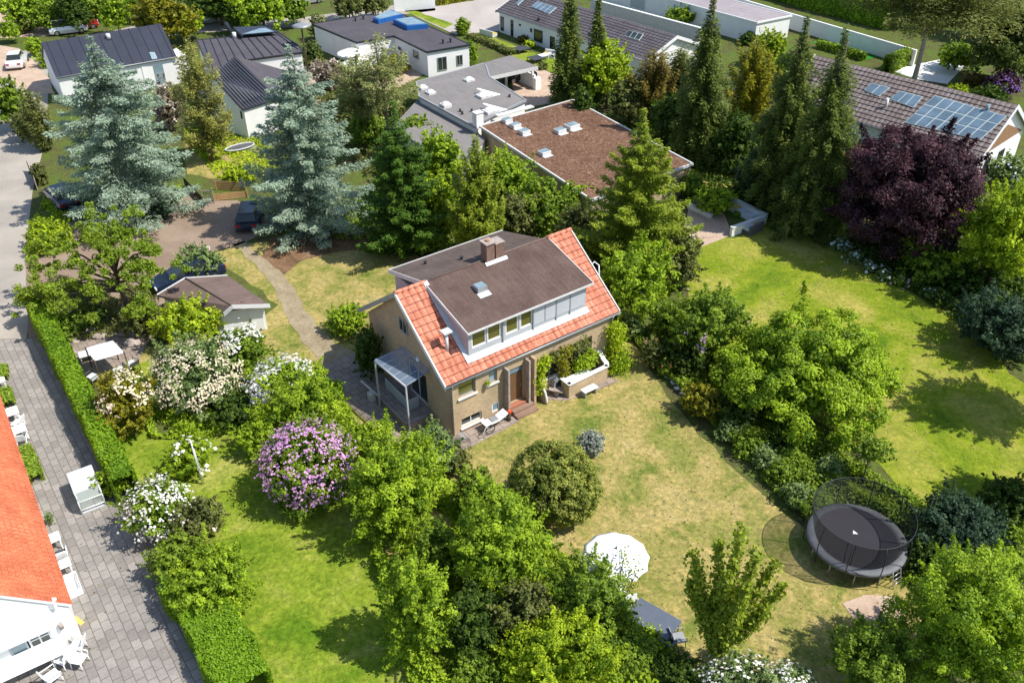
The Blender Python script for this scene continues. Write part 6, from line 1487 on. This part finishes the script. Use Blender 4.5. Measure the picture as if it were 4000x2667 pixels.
B(2140, 678, 20, 14, 'sage', 'pale flowered low shrub between the beech bed and rhododendrons', bloom=('bluewhite', .2, .2))
T('lilac_tree', 1628, 748, 102, 100, 'mid', 'grey green lilac with few faded pink flowers between the two lawns', lift=.3, amp=.3, bloom=('lilac', .03, .13))
T('round_tree', 1852, 852, 215, 150, 'spring', 'very large spreading bright green bush tree between the two lawns', lift=.2, amp=.18, clump=.15, cov=3.2, spiky=.05, shell=.68, rzk=.78)
B(1612, 920, 52, 48, 'gold', 'low yellow green bush left below the large spreading tree')
B(1700, 930, 60, 60, 'deep', 'dark bush under the left side of the large spreading tree')
B(1580, 820, 60, 50, 'deep', 'dark bush in the shade below the lilac')
B(1497, 812, 26, 42, 'olive', 'rose bush with red flowers near the right corner of the terrace', name='rose_bush', bloom=('red', .08, .12), cov=1.6)
B(1528, 845, 20, 24, 'mid', 'small rose bush right of the larger one, red flowers', name='rose_bush', bloom=('red', .10, .12), cov=1.6)
B(1445, 745, 30, 40, 'sage', 'grey green shrub behind the right corner of the brick house')
for k, (x, y, r, p_) in enumerate(((1672, 990, 32, 'sage'), (1718, 1018, 36, 'mid'), (1762, 1052, 38, 'sage'), (1800, 1090, 40, 'mid'), (1828, 1135, 38, 'sage'), (1850, 1085, 34, 'mid'), (1905, 1075, 40, 'sage'), (1790, 1010, 34, 'deep'), (1870, 1160, 26, 'mid'))):
    B(x, y, r, r * .85, p_, ['first pale perennial clump at the upper end of the border', 'second perennial clump of the border', 'third perennial clump, pale grey green', 'fourth perennial clump beside the dry lawn', 'perennial clump right above the trampoline shadow', 'perennial clump behind the border row', 'pale perennial clump left of the small standard tree', 'dark perennial clump under the large tree', 'perennial clump seen through the trampoline net'][k], name='perennial', cat='plants', group='leafy perennials along the border', amp=.35, cov=1.8, trunk=False)
T('standard_tree', 2002, 1030, 48, 38, 'mid', 'small standard tree with round head behind the trampoline', lift=1.6, amp=.3, cov=1.8)
B(2215, 1210, 115, 70, 'teal', 'dark blue green bush right of the trampoline', amp=.3)
B(2130, 1290, 60, 50, 'deep', 'dark low bush between the trampoline and the lower right tree', amp=.3)
B(2330, 1150, 70, 60, 'deep', 'dark shrub cut by the right edge above the lower right tree', amp=.3)
T('field_maple', 2235, 1440, 185, 190, 'spring', 'big bright green tree filling the lower right corner', lift=.6, amp=.28, clump=.15, cov=2.3)
T('oak_tree', 2010, 1510, 115, 95, 'mid', 'darker green tree at the bottom edge, left of the corner tree', lift=.4, amp=.3, clump=.18)
# foreground garden
B(707, 1066, 119, 112, 'mid', 'round rhododendron covered in pink purple flowers', name='rhododendron', bloom=('magenta', .62, .13), clump=.16, amp=.12)
B(912, 1130, 120, 140, 'spring', 'tall fresh green shrub right of the pink rhododendron', amp=.3, clump=.15)
B(985, 1040, 75, 70, 'sage', 'grey green shrub at the near corner of the house paving', amp=.35)
B(1150, 1262, 118, 150, 'spring', 'big leafy green shrub in the foreground centre', amp=.32, clump=.14)
B(1090, 1140, 50, 65, 'mid', 'leafy shrub left of the clipped dome', amp=.4)
B(1278, 1110, 114, 114, 'clipped', 'large clipped olive brown dome on the front lawn', name='clipped_bush', clump=.13, amp=.10, cov=3.2, leaf=.85, shell=.88, spiky=0)
B(1357, 1018, 30, 32, 'silver', 'small round silvery bush on the front lawn', amp=.08, shell=.85)
B(955, 1405, 88, 135, 'spring', 'bright green tall shrub, lower left of the foreground group', amp=.35, clump=.15)
B(1355, 1385, 105, 110, 'mid', 'dark green shrub in front of the parasol', amp=.35, clump=.15)
B(1210, 1410, 80, 90, 'olive', 'greyish twiggy shrub in the middle of the foreground group', amp=.35, clump=.15)
B(1275, 1520, 170, 100, 'lime', 'brightest lime green shrub at the bottom edge, centre', amp=.35, clump=.15)
B(1090, 1440, 70, 90, 'deep', 'dark shaded shrub deep in the foreground group', amp=.35)
B(1100, 1540, 80, 60, 'mid', 'green shrub at the bottom edge between bright shrubs', amp=.35)
B(1040, 1060, 45, 38, 'olive', 'low leafy growth left of the clipped dome, at the lawn', amp=.4)
B(1010, 1270, 60, 90, 'mid', 'shaded green shrub between the tall and the big foreground shrubs', amp=.35)
B(1430, 1490, 70, 60, 'mid', 'green shrub below the covered garden table', amp=.35)
B(845, 1010, 60, 42, 'spring', 'light green shrub between the rhododendron and the paving', amp=.35)
B(600, 1010, 60, 40, 'spring', 'low green shrub left above the pink rhododendron', amp=.35)
B(1690, 860, 60, 60, 'mid', 'green bush between the lilac and the large spreading tree', amp=.35)
B(1540, 740, 50, 50, 'mid', 'green bush left of the lilac behind the rose bushes', amp=.35)
B(1400, 700, 40, 50, 'deep', 'dark bush at the right gable of the brick house', amp=.3)
B(1330, 600, 50, 50, 'mid', 'bush behind the right end of the brick house ridge', amp=.3)
def sprigs(name, bx, by, tips, pal, label):
    """open shoots with small leaves"""
    rng = rng_(); g = V(bx, by); t = thing(name, g, label, 'tree'); Q = []; Tn = []; mb = MB()
    for tx, ty, z in tips:
        e = V(tx, ty, z); m_ = (g + e) / 2 + ZH * .5; n = 130
        pts = [g + (m_ - g) * f * 2 if f < .5 else m_ + (e - m_) * (f - .5) * 2 for f in np.linspace(0, 1, 8)]
        mb.tube(pts, [.05, .045, .04, .03, .025, .02, .015, .008], 5, local=False)
        for _ in range(n):
            f = rng.uniform(.35, 1.02); c_ = pts[min(7, int(f * 7))] + rng.normal(0, .16, 3)
            Q.append(c_); 
    P_ = np.array(Q); N = nrm(rsph(rng, len(P_)) + ZH * .6); LL = .13 * rng.uniform(.7, 1.3, len(P_))
    build(mb, 'trunk', M['bark'], t, uv=False)
    card_mesh('crown', cards(P_, np.cross(N, rsph(rng, len(P_))), N, LL, LL * .6), rng.random(len(P_)), M['l_' + pal], t)
sprigs('slender_tree', 1400, 1470, [(1365, 1255, 2.9), (1392, 1290, 2.9), (1440, 1245, 3.0), (1455, 1290, 2.8), (1470, 1300, 2.7), (1425, 1325, 2.8), (1450, 1370, 2.4), (1468, 1420, 2.0)], 'mid', 'slender tree with open shoots reaching over the white parasol')
sprigs('slender_tree', 905, 1060, [(868, 985, 1.9), (890, 975, 2.0), (935, 1000, 1.8), (975, 1010, 1.6), (900, 1020, 1.6)], 'lime', 'slim shoots standing before the veranda corner')
# young yellow-green tree with upright arms
def candelabra():
    rng = rng_(); g, h = solve_tip(1702, 1210, 1538); t = thing('young_tree', g, 'young yellow green tree with upright bushy arms near the parasol', 'tree')
    tips = [(1702, 1210, 1.0), (1652, 1245, .85), (1592, 1265, .8), (1742, 1265, .85), (1782, 1290, .75), (1800, 1345, .6), (1585, 1330, .6), (1620, 1380, .5), (1760, 1400, .5), (1690, 1420, .45), (1640, 1430, .35), (1720, 1340, .75), (1670, 1320, .75)]
    mb = MB(); mb.tube([g, g + ZH * h * .5, g + ZH * h * .9], [.07, .05, .02], 8, local=False); P_ = []; 
    for tx, ty, f in tips:
        e = V(tx, ty, h * f); s = g + ZH * h * f * .45; mb.tube([s, s + (e - s) * np.array([.6, .6, .35]), e], [.04, .03, .01], 5, local=False)
        for _ in range(900):
            k = rng.random() ** .75; q = s + (e - s) * np.array([.6, .6, .35]) * min(1, k * 1.6) if k < .6 else (s + (e - s) * np.array([.6, .6, .35])) + (e - s - (e - s) * np.array([.6, .6, .35])) * (k - .6) / .4
            P_.append(q + rng.normal(0, .135 * (1.25 - k * .4), 3))
    P_ = np.array(P_); n = len(P_); N = nrm(rsph(rng, n) + ZH * .5); LL = .17 * rng.uniform(.7, 1.3, n)
    build(mb, 'trunk', M['bark'], t, uv=False); card_mesh('crown', cards(P_, np.cross(N, rsph(rng, n)), N, LL, LL * .65), np.clip(rng.normal(.5, .22, n), 0, 1), M['l_firyellow'], t)
candelabra()
B(1660, 1500, 30, 30, 'lime', 'low lime green growth at the foot of the young tree', amp=.4)
B(1700, 1590, 110, 40, 'sage', 'low shrub with white flowers at the bottom edge', bloom=('white', .3, .13))
B(1560, 1545, 60, 30, 'deep', 'dark low plants at the bottom edge under the covered table', amp=.4)
B(1810, 1575, 60, 35, 'sage', 'small white blooming shrub at the bottom right of the centre', bloom=('white', .8, .13))
# left part
B(558, 812, 68, 72, 'mid', 'hawthorn like shrub with white flowers beside the shed', name='flowering_shrub', bloom=('white', .55, .15, (-.6, -.1, .8)), amp=.3)
B(450, 862, 118, 85, 'sage', 'broad shrub with faded cream flowers left of the lawn', name='flowering_shrub', bloom=('creamy', .50, .12), amp=.3)
B(655, 885, 95, 48, 'spring', 'shrub with white blossoms above the pink rhododendron', name='flowering_shrub', bloom=('white', .58, .15, (-.5, .3, .8)), amp=.35)
B(700, 938, 108, 70, 'spring', 'fresh green shrub directly above the pink rhododendron', amp=.3)
B(292, 928, 62, 84, 'gold', 'shrub with creamy yellow flowers right of the long hedge', name='flowering_shrub', bloom=('creamy', .45, .14, (0, -.1, 1)), amp=.3)
B(430, 1050, 58, 50, 'spring', 'green shrub with white flower heads around the clothes post', name='flowering_shrub', bloom=('white', .12, .2), amp=.3)
B(363, 1172, 78, 80, 'mid', 'shrub fully covered with white flowers above the paved lane', name='flowering_shrub', bloom=('white', .75, .13), amp=.3)
B(455, 1195, 60, 62, 'olive', 'grey green bush with a few pink flowers right of the white one', bloom=('pink', .06, .13), amp=.35)
B(400, 1290, 75, 55, 'mid', 'leafy shrub between the white flowers and the lower hedge', amp=.35)
B(485, 1335, 102, 92, 'spring', 'round leafy shrub above the lower hedge', amp=.25)
B(265, 1100, 45, 45, 'spring', 'bright shrub bulging from the end of the long hedge', amp=.35)
B(540, 940, 60, 45, 'deep', 'dark green bush below the white flowers', amp=.3)
B(430, 742, 85, 62, 'lime', 'lime green bush in front of the shed roof', amp=.3, lift=.2)
B(458, 604, 58, 30, 'sage', 'rounded grey green shrub behind the shed', amp=.2)
B(797, 734, 50, 42, 'spring', 'round green bush on the lawn left of the brick house', amp=.1, clump=.15)
B(846, 812, 34, 72, 'deep', 'tall dark yew against the left gable of the brick house', name='yew_tree', cat='tree', amp=.15, rzk=1.3)
B(110, 545, 55, 42, 'lime', 'yellow green low bush at the street corner by the sparse tree', amp=.3)
B(350, 480, 40, 30, 'teal', 'blue green low branch mass at the foot of the left blue spruce', amp=.3)
def open_tree():
    rng = rng_(); g = V(298, 725); t = thing('sparse_tree', g, 'sparse wide tree with visible dark branches between the street and shed', 'tree')
    mb = MB(); top = g + np.array([-.3, .4, 4.6]); mb.tube([g, g + ZH * 1.2, g + np.array([-.2, .2, 2.6]), top], [.22, .17, .12, .04], 8, local=False)
    tips = [(95, 610, 3.2), (120, 560, 3.8), (180, 530, 4.5), (235, 505, 5.2), (300, 530, 5.0), (350, 570, 4.6), (375, 620, 3.8), (340, 660, 3.2), (150, 650, 2.8), (120, 690, 2.2), (200, 620, 3.6), (260, 580, 4.6), (210, 680, 2.4), (310, 610, 4.0), (90, 665, 2.6), (55, 690, 1.8), (330, 700, 2.4), (240, 550, 4.8), (160, 590, 3.8), (270, 540, 5.0), (215, 560, 4.5)]
    C_ = []; rs = []
    for tx, ty, z in tips:
        e = V(tx, ty, z); s = g + np.array([-.1, .1, min(3.6, .9 + z * .45)]); m_ = (s + e) / 2 + ZH * .35
        mb.tube([s, m_, e], [.09, .055, .02], 6, local=False)
        for _ in range(9):
            C_.append(e + rng.normal(0, .62, 3) * [1, 1, .7]); rs.append(rng.uniform(.15, .5))
        f = rng.uniform(.55, .85); C_.append(m_ + (e - m_) * f); rs.append(.35)
    C_ = np.array(C_); rs = np.array(rs); n = 22000; k = rng.choice(len(C_), n, p=rs / rs.sum()); d = rsph(rng, n)
    P_ = C_[k] + d * [1, 1, .8] * (rs[k] * rng.random(n) ** .5)[:, None]; N = nrm(rsph(rng, n) * .8 + ZH * .7); LL = .17 * rng.uniform(.7, 1.3, n)
    build(mb, 'trunk', M['bark'], t, uv=False); card_mesh('crown', cards(P_, np.cross(N, rsph(rng, n)), N, LL, LL * .6), np.clip(rng.normal(.45, .2, n), 0, 1), M['l_mid'], t)
open_tree()
B(150, 745, 50, 24, 'mid', 'low green plants at the head of the long hedge', amp=.4, cov=1.5)
B(330, 735, 60, 30, 'olive', 'low scrub under the sparse tree', amp=.4, cov=1.2)
B(200, 730, 50, 28, 'deep', 'dark low scrub left of the sparse tree trunk', amp=.4, cov=1.3)
hedge('long_hedge', [V(95, 735), V(168, 880), V(232, 1010), V(300, 1150)], 1.0, 1.7, 'hedge', 'long clipped bright green hedge along the paved lane')
hedge('lower_hedge', [V(435, 1370), V(500, 1470), V(570, 1600)], 1.9, 1.25, 'hedge', 'thick clipped hedge at the bottom between lane and side lawn')
hedge('boundary_hedge', [S(*c10(560, -60)), S(*c10(900, 40)), S(*c10(1470, 190))], 2.0, 2.6, 'hedge', 'long clipped hedge above the white boundary wall, top right', cov=2.0)
hedge('garden_hedge', [S(*c10(1440, 480)), S(*c10(1590, 415))], .9, 1.6, 'mid', 'short pale green hedge before the deep green turf', cov=2.2)
hedge('garden_hedge', [S(*c10(1000, 315)), S(*c10(1300, 400))], .7, .8, 'mid', 'low hedge on the near side of the deep green turf', cov=2.2)
hedge('low_hedge', [S(*c4(90, 440)), S(*c4(330, 520)), S(*c4(590, 640))], .8, .5, 'olive', 'low hedge between the flat roofed house and long white house', cov=2.0)
hedge('kerb_hedge', [S(*c3(1750, 60)), S(*c3(2200, -10))], 1.5, .9, 'gold', 'yellow green hedge along the far side of the car park', cov=1.8)
hedge('planted_strip', [V(*q8(20, 560)), V(*q8(25, 650))], .6, .45, 'mid', 'small clipped shrub at the left edge beside the paved lane', cov=2.2)
hedge('planted_strip', [V(*q8(55, 760)), V(*q8(90, 880))], .6, .5, 'mid', 'clipped shrub strip above the upper white tables', cov=2.2)
hedge('planted_strip', [V(*q8(240, 1280)), V(*q8(330, 1530))], .6, .55, 'mid', 'clipped shrub strip between the white tables and the storage box', cov=2.2)
B(*[v for v in ql(345, 410)], 10, 22, 'sage', 'thin wiry potted plant beside the orange eave', cov=1.0)
B(*[v for v in ql(380, 540)], 11, 9, 'mid', 'small round potted shrub beside the orange eave')
# top left and far belt
for k, (x, y, hw, hh, p_, lb) in enumerate((
    (60, 20, 60, 40, 'spring', 'bright tree at the top left corner'),
    (165, 25, 45, 45, 'deep', 'dark green tree second from the top left corner'),
    (215, 12, 38, 32, 'mid', 'mid green tree in front of the dark one at top left'),
    (262, 28, 34, 48, 'spring', 'fresh green tree left of the golden one'),
    (372, 42, 72, 62, 'gold', 'big golden green tree behind the left white house'),
    (500, 5, 75, 50, 'deep', 'deep green tree right of the golden one'),
    (600, 15, 72, 55, 'spring', 'broad bright green tree above the white villa'),
    (430, 55, 40, 30, 'lime', 'lime shrub between the golden tree and white villa'),
    (800, 12, 40, 30, 'olive', 'thin olive tree at the top, left of the white garage wall'),
    (860, 8, 34, 26, 'olive', 'thin olive tree next to the white garage wall'))):
    T('roadside_tree', x, y, hw, hh, p_, lb, lift=.6, amp=.3)
for x, y, hw, hh, p_, lb in ((115, 40, 40, 30, 'mid', 'mid green tree between the parked cars and the corner tree'), (320, 12, 40, 34, 'mid', 'mid green tree left of the golden tree at the top edge'),
    (555, 40, 48, 34, 'deep', 'deep green tree above the black ridge of the white villa'), (670, 22, 44, 34, 'mid', 'mid green tree at the top, beside the street lamp'), (735, 62, 26, 24, 'olive', 'small olive tree left of the flat roofed house'),
    (20, 70, 26, 22, 'spring', 'small bright tree at the left edge near the pale plots')):
    T('roadside_tree', x, y, hw, hh, p_, lb, lift=.5, amp=.3)
for x, y, hw, hh, p_, lb in ((2080, 20, 50, 40, 'deep', 'dark tree above the end of the boundary hedge'), (2250, 30, 70, 60, 'deep', 'dark tree mass behind the cedar trunk'), (1900, -10, 40, 26, 'lime', 'bright shrub at the top edge over the boundary hedge'), (2200, 130, 50, 26, 'mid', 'green shrubs beside the cedar trunk')):
    T('background_tree', x, y, hw, hh, p_, lb, lift=.3, amp=.3)
B(110, 135, 26, 20, 'lime', 'yellow green shrub bed left of the left white house')
B(80, 110, 22, 22, 'spring', 'bright shrub beside the street at the left white house')
B(52, 60, 30, 20, 'olive', 'dark shrub among the pale plots at top left', amp=.4)
B(135, 52, 24, 16, 'gold', 'golden shrub beside the parked cars of the far street')
T('broadleaf_tree', 22, 240, 42, 62, 'mid', 'green tree at the left edge beside the street', lift=.4)
B(55, 290, 28, 40, 'olive', 'olive bush tree between the edge tree and the cypress')
B(90, 400, 20, 26, 'olive', 'untidy bush at the grey fence end')
B(445, 180, 22, 25, 'olive', 'greyish bush behind the larch')
T('broadleaf_tree', 470, 320, 30, 26, 'lime', 'lime bush at the foot of the larch', lift=.1)
B(545, 405, 40, 14, 'lime', 'bright green low hedge bush before the ochre fence', amp=.2)
B(385, 250, 38, 60, 'pinkish', 'grey pink blossoming bush between the left spruce and larch', bloom=('pink', .1, .2), amp=.4)
B(755, 175, 45, 42, 'pinkish', 'pale grey blossoming tree left of the pines', bloom=('pink', .12, .22), amp=.4)
B(715, 130, 30, 35, 'darkfir', 'dark conifer bush at the corner of the flat roofed house')
B(780, 250, 45, 45, 'olive', 'olive bush behind the second blue spruce', amp=.4)
B(840, 300, 50, 50, 'mid', 'green bush under the tall pine', amp=.4)
B(900, 150, 40, 18, 'gold', 'yellow green bed plants before the flat roofed house', amp=.4)
B(905, 250, 30, 25, 'olive', 'small olive bush at the left end of the bungalow', amp=.4)
B(960, 300, 40, 35, 'mid', 'green bush against the lean-to roof', amp=.4)
B(1215, 103, 17, 10, 'lime', 'bright yellow shrub on the lawn strip of the long white house')
B(1202, 90, 14, 8, 'rust', 'reddish shrub by the wall of the long white house')
B(1245, 152, 14, 8, 'olive', 'small reddish green shrub beside the lawn of the long house')
B(2010, 10, 60, 35, 'olive', 'olive shrub above the boundary hedge', amp=.4)
B(1960, -8, 30, 22, 'rust', 'rusty shrub above the boundary hedge', amp=.4)
T('broadleaf_tree', 2330, 90, 90, 110, 'darkfir', 'dark tree behind the cedar at the right edge', lift=.5)
B(2240, 185, 28, 20, 'rust', 'rust red shrub behind the tiled house ridge', bloom=('red', .05, .2))
B(2305, 195, 40, 32, 'copper', 'purple flowering shrub behind the tiled house', bloom=('purple', .7, .22))
B(2200, 208, 26, 14, 'lime', 'lime green shrub behind the roof ridge of the tiled house')
B(2270, 225, 45, 25, 'deep', 'dark shrub row behind the tiled house ridge')
B(2310, 400, 50, 40, 'sage', 'pale flowering shrub before the white wall of the tiled house', bloom=('bluewhite', .15, .22), amp=.4)
B(1640, 460, 48, 38, 'spring', 'bushes at the left of the terrace behind the broad fir', amp=.3)
B(1660, 455, 24, 22, 'gold', 'golden clipped bush behind the white walled terrace')
B(1588, 425, 34, 34, 'mid', 'bush at the right corner of the gravel roofed house', amp=.3)
B(1692, 492, 10, 8, 'mid', 'small pot plant with pink flowers on the walled terrace', bloom=('pink', .3, .2))
# climbing plants on the front wall
def climber(name, pts, rad, n, pal, label, bloom=None):
    rng = rng_(); P0 = hp(*pts[0]); t = thing(name, [P0[0], P0[1], 0], label, 'climbing plant'); Q = []
    mb = MB(HO, PHI); mb.tube([(pts[0][0], pts[0][1], .02)] + pts, .025, 5); build(mb, 'stem', M['bark'], t, uv=False)
    W_ = [hp(*p) for p in pts]
    for _ in range(n):
        k = rng.integers(0, len(W_) - 1) if len(W_) > 1 else 0; f = rng.random(); q = W_[k] + (W_[min(k + 1, len(W_) - 1)] - W_[k]) * f
        Q.append(q + rng.normal(0, rad, 3) * [1, 1, .9])
    P_ = np.array(Q); P_[:, 2] = np.maximum(P_[:, 2], .05); N = nrm(rsph(rng, n) - VH * .6 + ZH * .4); LL = .13 * rng.uniform(.7, 1.4, n)
    card_mesh('leaves', cards(P_, np.cross(N, rsph(rng, n)), N, LL, LL * .7), np.clip(rng.normal(.5, .22, n), 0, 1), M['l_' + pal], t)
climber('climbing_plant', [(5.35, -.25, .6), (5.35, -.3, 1.4), (5.4, -.35, 2.2), (5.9, -.4, 2.6)], .16, 1100, 'lime', 'climber going up beside the front door piers')
climber('climbing_plant', [(7.1, -.2, .5), (7.0, -.3, 1.5), (6.6, -.4, 2.4), (7.2, -.5, 2.7)], .17, 900, 'gold', 'yellowish climber on the middle of the shaded front wall')
climber('climbing_plant', [(8.0, -.2, .9), (8.1, -.5, 1.5), (8.6, -.5, 1.3), (8.9, -.4, 1.7)], .2, 1100, 'spring', 'climber hanging over the curved parapet')
climber('climbing_plant', [(6.0, -.3, 2.4), (6.8, -.35, 2.6), (7.8, -.4, 2.5), (8.6, -.4, 2.6)], .14, 700, 'olive', 'thin vine running under the eave')
climber('climbing_plant', [(10.5, -.3, .3), (10.6, -.35, 1.2), (10.7, -.4, 2.2), (10.4, -.45, 2.8)], .26, 2200, 'lime', 'bushy climber at the right corner of the brick house')
climber('climbing_plant', [(10.4, -.7, .2), (10.7, -.9, .5), (11.0, -.6, .8)], .28, 1500, 'spring', 'low leafy plants at the foot of the right house corner')
# grass tufts and fallen leaves give the lawns their nap
def tufts(name, poly, n, size, pal, zt=.02):
    rng = rng_(); P_ = np.array([V(*p)[:2] for p in poly]); lo, hi = P_.min(0), P_.max(0)
    q = rng.uniform(lo, hi, (n * 3, 2)); ins = np.zeros(len(q), bool)
    for (x0, y0), (x1, y1) in zip(P_, np.roll(P_, -1, 0)):
        c_ = ((y0 > q[:, 1]) != (y1 > q[:, 1])) & (q[:, 0] < (x1 - x0) * (q[:, 1] - y0) / (y1 - y0 + 1e-12) + x0); ins ^= c_
    q = q[ins][:n]; n = len(q); C_ = np.column_stack([q, np.full(n, zt) + size * .25])
    dn = np.sin(q[:, 0] * .9 + 1) * np.sin(q[:, 1] * .7) + rng.normal(0, .6, n); keep = dn > -.6; C_ = C_[keep]; n = len(C_)
    N = nrm(rsph(rng, n) * [1, 1, .5] + ZH * .5); L_ = size * rng.uniform(.5, 1.5, n)
    o = card_mesh(name, cards(C_, np.cross(N, rsph(rng, n)), N, L_, L_ * .5), rng.random(n), M['l_' + pal], None)
    setp(o, None, None, None, 'stuff')
    return o

def cover(name, poly, n, size, pal, hgt, label, cat='ground cover'):
    """loose leafy growth over a bed: clumps of uneven height"""
    rng = rng_(); P_ = np.array([V(*p)[:2] for p in poly]); lo, hi = P_.min(0), P_.max(0)
    q = rng.uniform(lo, hi, (n * 3, 2)); ins = np.zeros(len(q), bool)
    for (x0, y0), (x1, y1) in zip(P_, np.roll(P_, -1, 0)):
        ins ^= ((y0 > q[:, 1]) != (y1 > q[:, 1])) & (q[:, 0] < (x1 - x0) * (q[:, 1] - y0) / (y1 - y0 + 1e-12) + x0)
    q = q[ins][:n]; f = np.sin(q[:, 0] * 1.7 + 1) * np.sin(q[:, 1] * 1.9) + .6 * np.sin(q[:, 0] * 3.3 + q[:, 1] * 2.7) + rng.normal(0, .35, len(q))
    q = q[f > -.55]; f = f[f > -.55]; n = len(q)
    z = np.clip(.12 + .45 * (f + .55), .08, 1.2) * hgt * rng.uniform(.4, 1, n)
    N = nrm(rsph(rng, n) * .7 + ZH * .8); L_ = size * rng.uniform(.6, 1.4, n)
    o = card_mesh(name, cards(np.column_stack([q, z + .03]), np.cross(N, rsph(rng, n)), N, L_, L_ * .6), np.clip(rng.normal(.45, .2, n), 0, 1), M['l_' + pal], None)
    return setp(o, label, cat, None, 'stuff')
cover('undergrowth', [(1450, 780), (1560, 760), (1660, 860), (1760, 960), (1950, 1060), (2110, 1150), (2352, 1190), (2352, 1350), (2110, 1340), (1860, 1215), (1730, 1085), (1590, 930), (1510, 850)], 60000, .17, 'mid', .7, 'mixed green undergrowth filling the border between the two lawns')
cover('belt_undergrowth', [(640, 545), (900, 560), (1000, 590), (1340, 640), (1420, 760), (1600, 640), (1560, 520), (1330, 420), (1010, 420), (850, 440)], 30000, .24, 'mid', .9, 'green undergrowth beneath the tree belt behind the brick house')
cover('shrubbery_floor', [(870, 1040), (1010, 1100), (1240, 1220), (1330, 1320), (1500, 1440), (1600, 1600), (950, 1600), (880, 1400), (860, 1250), (800, 1130)], 60000, .16, 'spring', .9, 'leafy undergrowth between the foreground shrubs')
cover('west_undergrowth', [(300, 900), (420, 830), (560, 850), (780, 880), (830, 1010), (760, 1010), (560, 980), (480, 1010), (350, 1010)], 30000, .16, 'spring', .7, 'leafy undergrowth below the blossoming shrubs')
cover('beech_undergrowth', [(1940, 540), (2352, 560), (2352, 840), (2200, 740), (2070, 660), (1990, 620)], 24000, .24, 'deep', .8, 'dark undergrowth under the copper beech')
cover('far_undergrowth', [(1400, 290), (1560, 250), (1850, 280), (1860, 480), (1700, 480), (1600, 400), (1480, 330)], 16000, .32, 'deep', 1.0, 'dark undergrowth between the tall spruces')
cover('spruce_undergrowth', [(110, 440), (420, 430), (400, 470), (180, 500), (80, 560), (60, 620), (75, 520)], 9000, .22, 'spring', .4, 'low greenery around the foot of the left blue spruce')
cover('street_corner_growth', [(80, 640), (360, 660), (360, 740), (300, 770), (150, 790), (80, 720)], 10000, .18, 'olive', .5, 'untidy growth under the sparse tree by the hedge')
cover('villa_greenery', [(420, 300), (520, 270), (620, 330), (640, 400), (500, 410), (430, 330)], 5000, .25, 'lime', .2, 'rough grass on the lawn of the white wing')
cover('middle_greenery', [(700, 200), (980, 230), (960, 330), (1010, 420), (860, 430), (760, 300)], 12000, .28, 'olive', .9, 'rough greenery under the pines')

def litter(name, poly, n, size, material, label):
    rng = rng_(); P_ = np.array([V(*p)[:2] for p in poly]); lo, hi = P_.min(0), P_.max(0)
    q = rng.uniform(lo, hi, (n * 3, 2)); ins = np.zeros(len(q), bool)
    for (x0, y0), (x1, y1) in zip(P_, np.roll(P_, -1, 0)):
        ins ^= ((y0 > q[:, 1]) != (y1 > q[:, 1])) & (q[:, 0] < (x1 - x0) * (q[:, 1] - y0) / (y1 - y0 + 1e-12) + x0)
    q = q[ins][:n]; n = len(q); N = nrm(rsph(rng, n) * .4 + ZH); L_ = size * rng.uniform(.5, 1.4, n)
    o = card_mesh(name, cards(np.column_stack([q, np.full(n, .045)]), np.cross(N, rsph(rng, n)), N, L_, L_ * .6), rng.random(n), material, None)
    return setp(o, label, 'fallen leaves', None, 'stuff')
litter('fallen_leaves', [(1100, 1050), (1420, 800), (1850, 1220), (2050, 1380), (1960, 1568), (1500, 1568), (1300, 1260)], 900, .09, M['l_cream'], 'pale leaves and clover scattered over the dry lawn')
litter('fallen_leaves', [(0, 900), (110, 800), (420, 1360), (520, 1568), (120, 1568)], 260, .08, M['l_olive'], 'scattered leaves on the paved lane')
litter('fallen_leaves', [(1620, 600), (1900, 560), (2352, 900), (2352, 1180), (2000, 980)], 500, .12, M['l_cream'], 'pale fallen leaves on the neighbour lawn')
cover('lane_weeds', [(70, 775), (82, 770), (330, 1210), (560, 1600), (530, 1600), (310, 1215)], 5000, .11, 'mid', .25, 'weeds along the foot of the hedge beside the paved lane')
